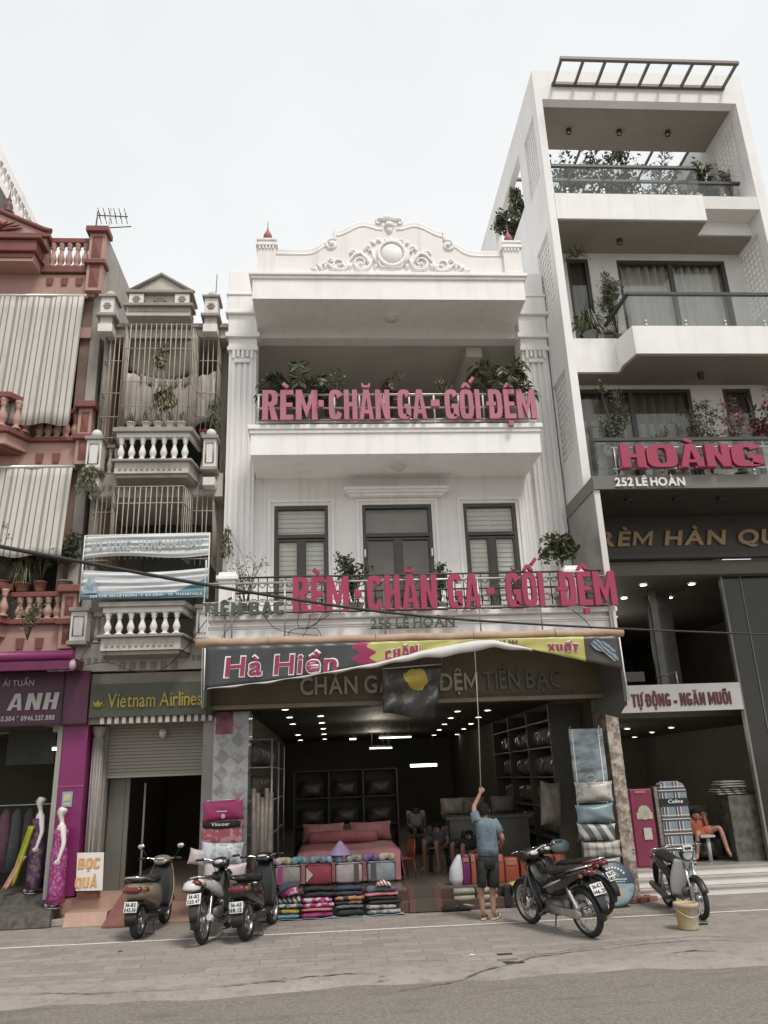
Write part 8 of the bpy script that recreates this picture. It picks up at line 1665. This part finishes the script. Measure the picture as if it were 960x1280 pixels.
mannequin('white mannequin in a magenta lace gown standing lower and nearer the purple pier', 79, 1013, 70, 1130, 11.84, .215, M_DMAG)
for k, (x, c, lb) in enumerate(((-5.02, (.20, .10, .14), 'dusty pink dress hanging in the dark dress shop'), (-4.85, (.10, .12, .11), 'grey green dress hanging in the dark dress shop'), (-4.66, (.09, .075, .07), 'brown dress hanging in the dark dress shop'), (-4.50, (.13, .11, .12), 'pale mauve dress hanging nearest the mannequins'))):
    q = MB(); q.loft([((x, 13.3, .55), (.10, .02, 0), (0, .05, 0)), ((x, 13.3, 1.0), (.08, .02, 0), (0, .04, 0)), ((x, 13.3, 1.35), (.07, .02, 0), (0, .035, 0)), ((x, 13.3, 1.45), (.03, 0, 0), (0, .02, 0))], 14); one(q, 'hanging_dress', C_('garment_%d' % k, c), (x, 13.3, 1.45), lb, 'dress', 'dresses on the rail')
q = MB(); q.tube([(-5.6, 13.3, 1.50), (-4.35, 13.3, 1.50), (-4.35, 13.3, .35)], .012, 6); one(q, 'clothes_rail', M_STEEL, (-4.9, 13.3, .35), 'metal clothes rail holding dresses in the dark dress shop', 'clothes rail')
# ================================================================ plants
def leafm(n, c): return mat('leaf_'+n, c, .5, .3, 9)
LG1, LG2, LG3 = leafm('dark', (.06, .075, .036)), leafm('mid', (.11, .125, .06)), leafm('pale', (.19, .195, .115))
LDRY, LDRY2 = leafm('dry', (.17, .13, .075)), leafm('olive', (.10, .095, .045)); LFL = leafm('flower', (.42, .06, .14)); LRED = leafm('copper', (.14, .055, .05))
M_BARK = mat('bark', (.12, .095, .075), .85, .3, 12, .4, 30); M_POTT = mat('terracotta_pot', (.26, .12, .085), .75, .2, 6); M_POTW = mat('white_pot', (.60, .58, .55), .5, .1); M_POTG = mat('grey_pot', (.24, .225, .20), .7, .2, 6)
def lf(mb, p, d, L_, w, rn, mi):
    p, d = Vector(p), Vector(d).normalized(); s = d.cross(Vector((rn.uniform(-1, 1), rn.uniform(-1, 1), rn.uniform(.2, 1))))
    if s.length < 1e-3: s = Vector((1, 0, 0))
    s.normalize(); nn = s.cross(d)*(.12*L_)
    mb.add([p, p+d*L_*.45+s*w-nn*.3, p+d*L_+nn*-.8, p+d*L_*.45-s*w-nn*.3], [(0, 1, 2), (0, 2, 3)], mi)
def plant(label, base, kind, h, spread, n, L_, mats, pot=None, name='potted_plant', cat='plant', group=None, seed=0, d0=(0, 0, 1)):
    rn = random.Random(seed or int(abs(base[0])*997+base[2]*131)); b = Vector(base); t = thing(name, label, cat, tuple(b), group); z0 = 0
    if pot:
        pm, pr, ph_ = pot; q = MB(); q.lathe([(pr*.62, 0), (pr*.7, .02), (pr*.95, ph_*.9), (pr*1.06, ph_*.9), (pr*1.06, ph_), (pr*.9, ph_), (pr*.85, ph_*.85), (.001, ph_*.84)], tuple(b), 16); q.build('pot', pm, t); z0 = ph_*.85
    n = int(n*(1.7 if kind in ('bush', 'twig', 'tree', 'hang') else 1)); L_ *= 1.12
    o = b+Vector((0, 0, z0)); F, T_m = MB(), MB(); nm = len(mats)
    pick = lambda: min(nm-1, int(rn.random()**1.3*nm))
    if kind in ('bush', 'twig', 'tree'):
        k = {'bush': 9, 'twig': 8, 'tree': 7}[kind]; tips = []
        if kind == 'tree': T_m.tube([o, o+Vector((.01, 0, h*.3)), o+Vector((-.02, 0, h*.55))], [.022, .018, .012], 6)
        for i in range(k):
            w = rn.uniform(0, 6.28); r_ = spread*rn.uniform(.35, 1); hz = h*rn.uniform(.55, 1); s0 = o+(Vector((0, 0, h*.45)) if kind == 'tree' else Vector((0, 0, 0)))
            e_ = o+Vector((r_*math.cos(w), r_*.7*math.sin(w), hz)); m_ = s0.lerp(e_, .5)+Vector((rn.uniform(-.03, .03), 0, h*.08)); T_m.tube([s0, m_, e_], [.009, .006, .003], 5)
            for g in range(5):
                f = rn.uniform(.35, 1); pp = (s0.lerp(m_, f*2) if f < .5 else m_.lerp(e_, f*2-1)); tips.append((pp, rn.uniform(.5, 1)))
                q2 = pp+Vector((rn.uniform(-1, 1), rn.uniform(-1, 1), rn.uniform(-.2, 1)))*spread*.28; T_m.tube([pp, q2], .0025, 4); tips.append((q2, 1))
        for i in range(n):
            p, s_ = tips[rn.randrange(len(tips))]; j = spread*(.16 if kind != 'twig' else .12); p = p+Vector((rn.gauss(0, j), rn.gauss(0, j*.8), rn.gauss(0, j)))
            lf(F, p, (rn.uniform(-1, 1), rn.uniform(-1, 1), rn.uniform(-.7, .9)), L_*rn.uniform(.6, 1.15), L_*(.26 if kind != 'twig' else .14), rn, pick())
    elif kind == 'palm':
        for i in range(n):
            w = rn.uniform(0, 6.28); l_ = spread*rn.uniform(.7, 1.1); up_ = h*rn.uniform(.6, 1.05); pts = []
            for g in range(9): f = g/8; pts.append(o+Vector((math.cos(w)*l_*f, .75*math.sin(w)*l_*f, up_*math.sin(f*1.9)*(1 if f < .8 else .98)-h*.25*f*f)))
            T_m.tube(pts, [.008-.0007*g for g in range(9)], 4)
            for g in range(26):
                f = .15+.85*g/26; k_ = min(7, int(f*8)); p = pts[k_].lerp(pts[k_+1], f*8-k_); tg = (pts[k_+1]-pts[k_]).normalized(); sd_ = tg.cross(Vector((0, 0, 1))).normalized()
                for sg in (-1, 1): lf(F, p, sd_*sg+tg*.8+Vector((0, 0, -.35)), L_*(1-.55*abs(f-.45))*rn.uniform(.85, 1.1), L_*.09, rn, pick())
    elif kind == 'spider':
        for i in range(n):
            w = rn.uniform(0, 6.28); l_ = spread*rn.uniform(.6, 1.1); u_ = h*rn.uniform(.4, 1); prev = None; mi = pick(); vs = []
            for g in range(7):
                f = g/6; p = o+Vector((math.cos(w)*l_*f, .8*math.sin(w)*l_*f, u_*math.sin(f*2.6)-h*.35*f*f)); s_ = Vector((-math.sin(w), math.cos(w), .1))*(L_*.05*(1-f*.92)); vs += [p-s_, p+s_]
            F.add(vs, [(2*g, 2*g+1, 2*g+3, 2*g+2) for g in range(6)], mi)
    elif kind == 'hang':
        for i in range(9):
            x = rn.uniform(-1, 1)*spread; y = rn.uniform(-.5, .5)*spread*.6; l_ = h*rn.uniform(.5, 1); pts = [o+Vector((x*(.4+.6*f), y-.05*f, -l_*f+.03*math.sin(f*7+i))) for f in (0, .25, .5, .75, 1)]; T_m.tube(pts, .004, 4)
            for g in range(n//9): f = rn.random(); k_ = min(3, int(f*4)); p = pts[k_].lerp(pts[k_+1], f*4-k_); lf(F, p+Vector((rn.gauss(0, .02), rn.gauss(0, .02), 0)), (rn.uniform(-.6, .6), rn.uniform(-.6, .3), -1), L_*rn.uniform(.6, 1.2), L_*.2, rn, pick())
    if T_m.v: T_m.build('stem', M_BARK, t)
    F.build('foliage', mats, t); return t
def at(x, y, Y): return tuple(P(x, y, Y=Y))
GL3 = 'plants on the upper loggia'; Z3, Z2 = 6.845, 3.855
def ground_plant(label, x, ytop, Y, zf, *a, **k):
    p = P(x, ytop, Y=Y); return plant(label, (p.x, Y, zf), a[0], p.z-zf-(k['pot'][2] if k.get('pot') else 0), *a[1:], **k)
ground_plant('feathery palm at the left behind the faded pink letters', 375, 455, 11.24, Z3, 'palm', .66, 18, .20, [LG1, LG2, LDRY2], pot=(M_POTG, .13, .22), group=GL3)
ground_plant('small leaved shrub right of the left palm on the loggia', 409, 468, 11.24, Z3, 'bush', .24, 420, .055, [LG1, LG2, LG3], pot=(M_POTG, .12, .2), group=GL3)
ground_plant('dark copper leaved plant in the middle of the loggia', 487, 466, 11.24, Z3, 'bush', .2, 150, .10, [LRED, LG1], pot=(M_POTT, .11, .2), group=GL3)
ground_plant('round green shrub right of the middle of the loggia', 556, 472, 11.24, Z3, 'bush', .2, 380, .05, [LG2, LG1, LG3], pot=(M_POTG, .12, .2), group=GL3)
ground_plant('feathery palm at the right behind the faded pink letters', 622, 446, 11.24, Z3, 'palm', .56, 15, .19, [LG2, LG1, LDRY2], pot=(M_POTG, .13, .22), group=GL3)
ground_plant('ragged shrub at the far left edge of the loggia', 338, 472, 11.24, Z3, 'twig', .2, 200, .06, [LG1, LDRY2], pot=(M_POTG, .1, .18), group=GL3)
GL2 = 'plants on the lower balcony'
ground_plant('dense dark shrub left of the middle window', 441, 689, 11.2, Z2, 'bush', .24, 560, .065, [LG1, LG2, LG1], pot=(M_POTG, .14, .25), group=GL2)
ground_plant('round shrub right of the middle window', 547, 697, 11.2, Z2, 'bush', .17, 330, .055, [LG1, LG2], pot=(M_POTG, .12, .22), group=GL2)
ground_plant('small yellowish shrub below the middle window', 506, 706, 11.2, Z2, 'bush', .11, 160, .05, [LG3, LDRY, LG2], pot=(M_POTT, .1, .18), group=GL2)
ground_plant('small pink flowering plant by the right window', 641, 703, 11.1, Z2, 'bush', .12, 130, .045, [LG2, LFL], pot=(M_POTT, .1, .18), group=GL2)
ground_plant('bonsai like tree with layered leaves at the right end of the balcony', 697, 652, 11.15, Z2, 'tree', .30, 520, .085, [LG1, LG2, LG3], pot=(M_POTG, .17, .28), group=GL2)
ground_plant('sparse twiggy vine at the left end of the lower balcony', 308, 688, 11.0, Z2, 'twig', .42, 230, .05, [LG2, LDRY2], pot=(M_POTG, .12, .2), group=GL2)
plant('thin climbing vine on the narrow house side near the white pilaster', at(284, 660, 11.7), 'hang', .55, .07, 110, .06, [LG2, LG1], name='climbing_vine')
# tower
GT = 'plants on the tower'
for k, (x, yt, sp, n, lb) in enumerate(((712, 180, .65, 900, 'leafy shrub at the left behind the top glass balustrade'), (752, 178, .6, 800, 'leafy shrub second from the left behind the top glass balustrade'), (803, 184, .7, 800, 'sparse shrub in the middle behind the top glass balustrade'), (852, 182, .7, 900, 'spreading shrub right of the middle behind the top glass balustrade'))):
    ground_plant(lb, x, yt, 13.6, 11.275, 'bush' if k < 2 else 'twig', sp, n, .11, [LG1, LG2, LG1], pot=(M_POTG, .2, .35), group=GT)
ground_plant('bushy shrub in the right corner of the top terrace', 876, 196, 12.2, 11.275, 'bush', .32, 520, .08, [LG1, LG2, LDRY2], pot=(M_POTG, .15, .3), group=GT)
ground_plant('dark twiggy shrub by the right lattice of the top terrace', 908, 200, 11.75, 11.54, 'twig', .28, 330, .07, [LG1, LRED], pot=(M_POTG, .12, .2), group=GT)
hp2 = MB(); hp2.box(4.05, 7.7, 14.3, 14.45, 11.275, 12.2); hb_ = thing('planter_wall', 'grey planter wall behind the plants of the top terrace', 'planter', (5.9, 14.4, 11.275)); hp2.build('wall', M_TWALL, hb_)
plant('trailing green plant hanging in the side opening of the tower', (3.97, 13.2, 13.3), 'hang', 1.0, .16, 330, .12, [LG1, LG2, LG3], group=GT, name='hanging_plant'); plant('dense green plant low in the side opening of the tower', (3.99, 13.6, 12.12), 'bush', .75, .35, 520, .10, [LG1, LG2], group=GT)
plant('big spider plant spilling over the left of the curtained balcony', (P(731, 372, Y=11.35).x, 11.34, 8.56), 'spider', .46, .38, 130, .42, [LG1, LG2, LG3], pot=(M_POTG, .12, .12), group=GT)
ground_plant('tall feathery shrub beside the curtained window', 760, 335, 11.5, 8.51, 'twig', .30, 760, .075, [LG2, LG1, LG3], pot=(M_POTG, .12, .2), group=GT)
plant('drooping spider plant hanging at the upper left of the curtained balcony', at(720, 322, 11.5), 'spider', .20, .30, 46, .32, [LG1, LDRY2, LG3], group=GT, name='hanging_plant')
plant('small orange flowering pot on the corner of the curtained balcony', (P(758, 398, Y=11.3).x, 11.3, 8.51), 'bush', .14, .12, 90, .05, [LDRY, LG2], pot=(M_POTT, .07, .08), group=GT)
ZS = 5.785
ground_plant('slender bamboo like plant at the left of the sign balcony', 758, 487, 11.1, ZS, 'twig', .30, 520, .075, [LG2, LDRY2, LG1], pot=(M_POTG, .12, .2), group=GT)
ground_plant('slender plant in front of the right window of the sign balcony', 873, 492, 11.1, ZS, 'twig', .34, 560, .075, [LG2, LDRY2, LG3], pot=(M_POTG, .12, .2), group=GT)
ground_plant('low small leaved plant in the middle of the sign balcony', 826, 532, 11.1, ZS, 'twig', .2, 240, .055, [LG2, LG1], pot=(M_POTG, .1, .16), group=GT)
ground_plant('red flowering shrub between the two windows of the sign balcony', 908, 492, 11.0, ZS, 'twig', .22, 330, .07, [LG2, LFL, LDRY2], pot=(M_POTG, .12, .2), group=GT)
ground_plant('bougainvillea with pink flowers at the right edge over the pink sign', 950, 480, 10.85, ZS, 'bush', .36, 640, .07, [LG1, LG2, LFL], pot=(M_POTG, .14, .2), group=GT)
# narrow house and pink house
for k, x in enumerate((163, 182, 197, 212, 226)):
    p = P(x, 541, Y=11.42); plant(('first', 'second', 'third', 'fourth', 'fifth')[k]+' small white pot from the left on the barred balcony rail', (p.x, 11.42, 7.002), 'spider', .26, .09, 16, .22, [LG1, LG2], pot=(M_POTW, .075, .10), group='white pots on the rail')
plant('withered plant hanging high in the upper cage', at(203, 428, 11.5), 'hang', .50, .10, 140, .10, [LDRY, LDRY2, LG2], group='dry plants in the cage', name='hanging_plant'); plant('withered brown orchid bunch hanging low in the upper cage', at(207, 482, 11.48), 'hang', .42, .17, 170, .12, [LDRY2, LDRY, LG3], group='dry plants in the cage', name='hanging_plant')
plant('ragged vine on the right side of the upper cage', at(268, 500, 11.9), 'hang', .55, .07, 110, .07, [LDRY2, LG2], name='climbing_vine')
plant('small red flower pot on the right of the barred balcony', (-2.0, 11.75, 7.005), 'bush', .10, .06, 60, .03, [LFL, LG2], pot=(M_POTW, .04, .06))
GP = 'plants on the pink house'
for x, yt, Y, zf, kd, sp, n, l_, ms, pt, lb in ((8, 664, 12.02, 4.565, 'twig', .34, 520, .08, [LG1, LG2, LDRY2], (M_POTT, .13, .18), 'leafy shrub at the far left over the pink balustrade'), (33, 690, 12.02, 4.565, 'spider', .30, 90, .32, [LG3, LG2, LG1], (M_POTT, .12, .14), 'spiky plant in a terracotta pot on the pink balustrade'),
                                            (58, 660, 12.03, 4.565, 'twig', .30, 300, .075, [LG1, LG2], (M_POTT, .1, .16), 'tall thin shrub behind the spiky plant'), (88, 656, 12.0, 4.565, 'bush', .28, 480, .065, [LG1, LG2, LG1], (M_POTG, .11, .16), 'dark bushy plant beside the torn white banners')):
    ground_plant(lb, x, yt, Y, zf, kd, sp, n, l_, ms, pot=pt, group=GP)
plant('straggling plant growing out of the low pink balcony ledge', at(34, 800, 11.55), 'twig', .62, .24, 230, .06, [LG3, LG2, LDRY2], group=GP); plant('creeper on the corner between the pink and narrow houses', at(112, 582, 11.6), 'hang', .55, .15, 240, .06, [LG2, LG1, LG3], group=GP, name='climbing_vine'); plant('small plant on the middle pink balcony beside the roller blind', (P(107, 512, Y=12.2).x, 12.2, 7.3), 'bush', .5, .18, 260, .07, [LG1, LG2], group=GP)
for x, y, sp, lb in ((73, 1156, .10, 'green weed tuft at the foot of the granite step'), (100, 1157, .06, 'small weed tuft by the grey step block')):
    p = P(x, y, Z=0); plant(lb, (p.x, p.y-.02, .002), 'bush', .10, sp, 120, .035, [LG1, LG2], name='weed', cat='weed')
# fallen leaves and litter on the street
rn = random.Random(11)
for k, (x, y, c, lb) in enumerate(((355, 1225, LDRY, 'dry leaf on the concrete edge'), (150, 1190, LDRY2, 'olive leaf on the left pavement'), (700, 1143, M_WL, 'scrap of white paper beside the black motorbike'), (478, 1222, LDRY, 'tan leaf on the apron in front of the carpet'), (590, 1195, M_WL, 'tiny white paper scrap near the drain'))):
    p = P(x, y, Z=0); q = MB(); q.add([(p.x-.03, p.y, .006), (p.x, p.y-.02, .012), (p.x+.035, p.y+.005, .007), (p.x, p.y+.022, .014)], [(0, 1, 2, 3)]); one(q, 'dry_leaf' if c is not M_WL else 'paper_scrap', c, (p.x, p.y, .004), lb, 'litter', solid=.002)
# ================================================================ overhead cables and loose wires
M_CAB = mat('black_cable', (.02, .019, .018), .6, .1)
pts = [(-60, 669), (0, 683), (100, 702), (240, 728), (380, 751), (480, 765), (600, 776), (780, 786), (960, 793), (1040, 795)]
q = MB(); wp = [P(a, b, Y=8.8) for a, b in pts]; fine = []
for i in range(len(wp)-1):
    for k in range(5):
        f = k/5; a, b, c, d = wp[max(0, i-1)], wp[i], wp[i+1], wp[min(len(wp)-1, i+2)]; fine.append(.5*((2*b)+(c-a)*f+(2*a-5*b+4*c-d)*f*f+(3*b-a-3*c+d)*f**3))
q.tube(fine, [.026-.017*min(1, max(0, (i/len(fine)-.05)*1.15)) for i in range(len(fine))], 7); one(q, 'overhead_cable', M_CAB, tuple(wp[0]), 'thick black overhead cable sagging across the fronts from the upper left', 'cable')
def wire(label, pix, r_=.006, m=M_CAB, name='loose_wire', group='loose wires'):
    q = MB(); w = [P(a, b, Y=Y) for a, b, Y in pix]; f2 = []
    for i in range(len(w)-1):
        for k in range(4):
            f = k/4; a, b, c, d = w[max(0, i-1)], w[i], w[i+1], w[min(len(w)-1, i+2)]; f2.append(.5*((2*b)+(c-a)*f+(2*a-5*b+4*c-d)*f*f+(3*b-a-3*c+d)*f**3))
    f2.append(w[-1]); q.tube(f2, r_, 5); one(q, name, m, tuple(w[0]), label, 'wire', group)
wire('wire drooping under the narrow house balcony from the awning corner', [(258, 775, 10.6), (230, 812, 11.0), (200, 838, 11.3), (165, 838, 11.4), (135, 828, 11.4), (98, 833, 11.4)])
wire('wire loop leaning from the narrow house post to the pink wall', [(135, 828, 11.38), (128, 805, 11.5), (115, 800, 11.6), (97, 832, 11.4)])
for k, px in enumerate(([(330, 770, 10.5), (345, 786, 10.5), (372, 792, 10.5), (398, 794, 10.5)], [(374, 768, 10.5), (372, 780, 10.5), (382, 786, 10.5), (412, 768, 10.5)], [(388, 768, 10.5), (384, 786, 10.5), (378, 796, 10.5)], [(402, 770, 10.5), (392, 782, 10.5), (364, 788, 10.5), (360, 797, 10.5)], [(382, 786, 10.48), (396, 786, 10.5), (402, 796, 10.5)])):
    wire(('short loop of wire under the big letter R of the lower sign', 'twisted wire crossing the tangle under the lower sign', 'straight wire end in the tangle under the lower sign', 'wide wire loop in the tangle under the lower sign', 'short curled wire at the right of the tangle')[k], px, .005)
wire('wire dropping from the railing to the awning at the left end', [(296, 772, 10.5), (284, 788, 10.5), (275, 800, 10.45)], .004); wire('wire dropping from the last magenta letter to the awning', [(715, 762, 10.5), (732, 776, 10.5), (742, 790, 10.4)], .006); wire('thin wire hanging down the white wall by the left pilaster', [(283, 655, 11.8), (300, 688, 11.4), (312, 722, 10.9)], .003)
wire('thin pale conduit up the front of the grey house beside the banners', [(252, 884, 11.4), (254, 780, 11.2), (258, 700, 11.0)], .010, M_GBW, 'conduit', None); wire('thin wire running from the roof of the narrow house to the white pilaster', [(262, 372, 11.9), (275, 420, 11.9), (268, 470, 11.9), (258, 520, 11.9)], .004)
# ================================================================ bring the street to life size about the camera's foot point
for o in list(S.objects):
    if o.parent is None and o.type in ('MESH', 'EMPTY'):
        o.location = o.location*K; o.scale = o.scale*K
    elif o.type == 'LIGHT' and o.data.type == 'POINT':
        o.location = o.location*K; o.data.energy *= K*K; o.data.shadow_soft_size *= K
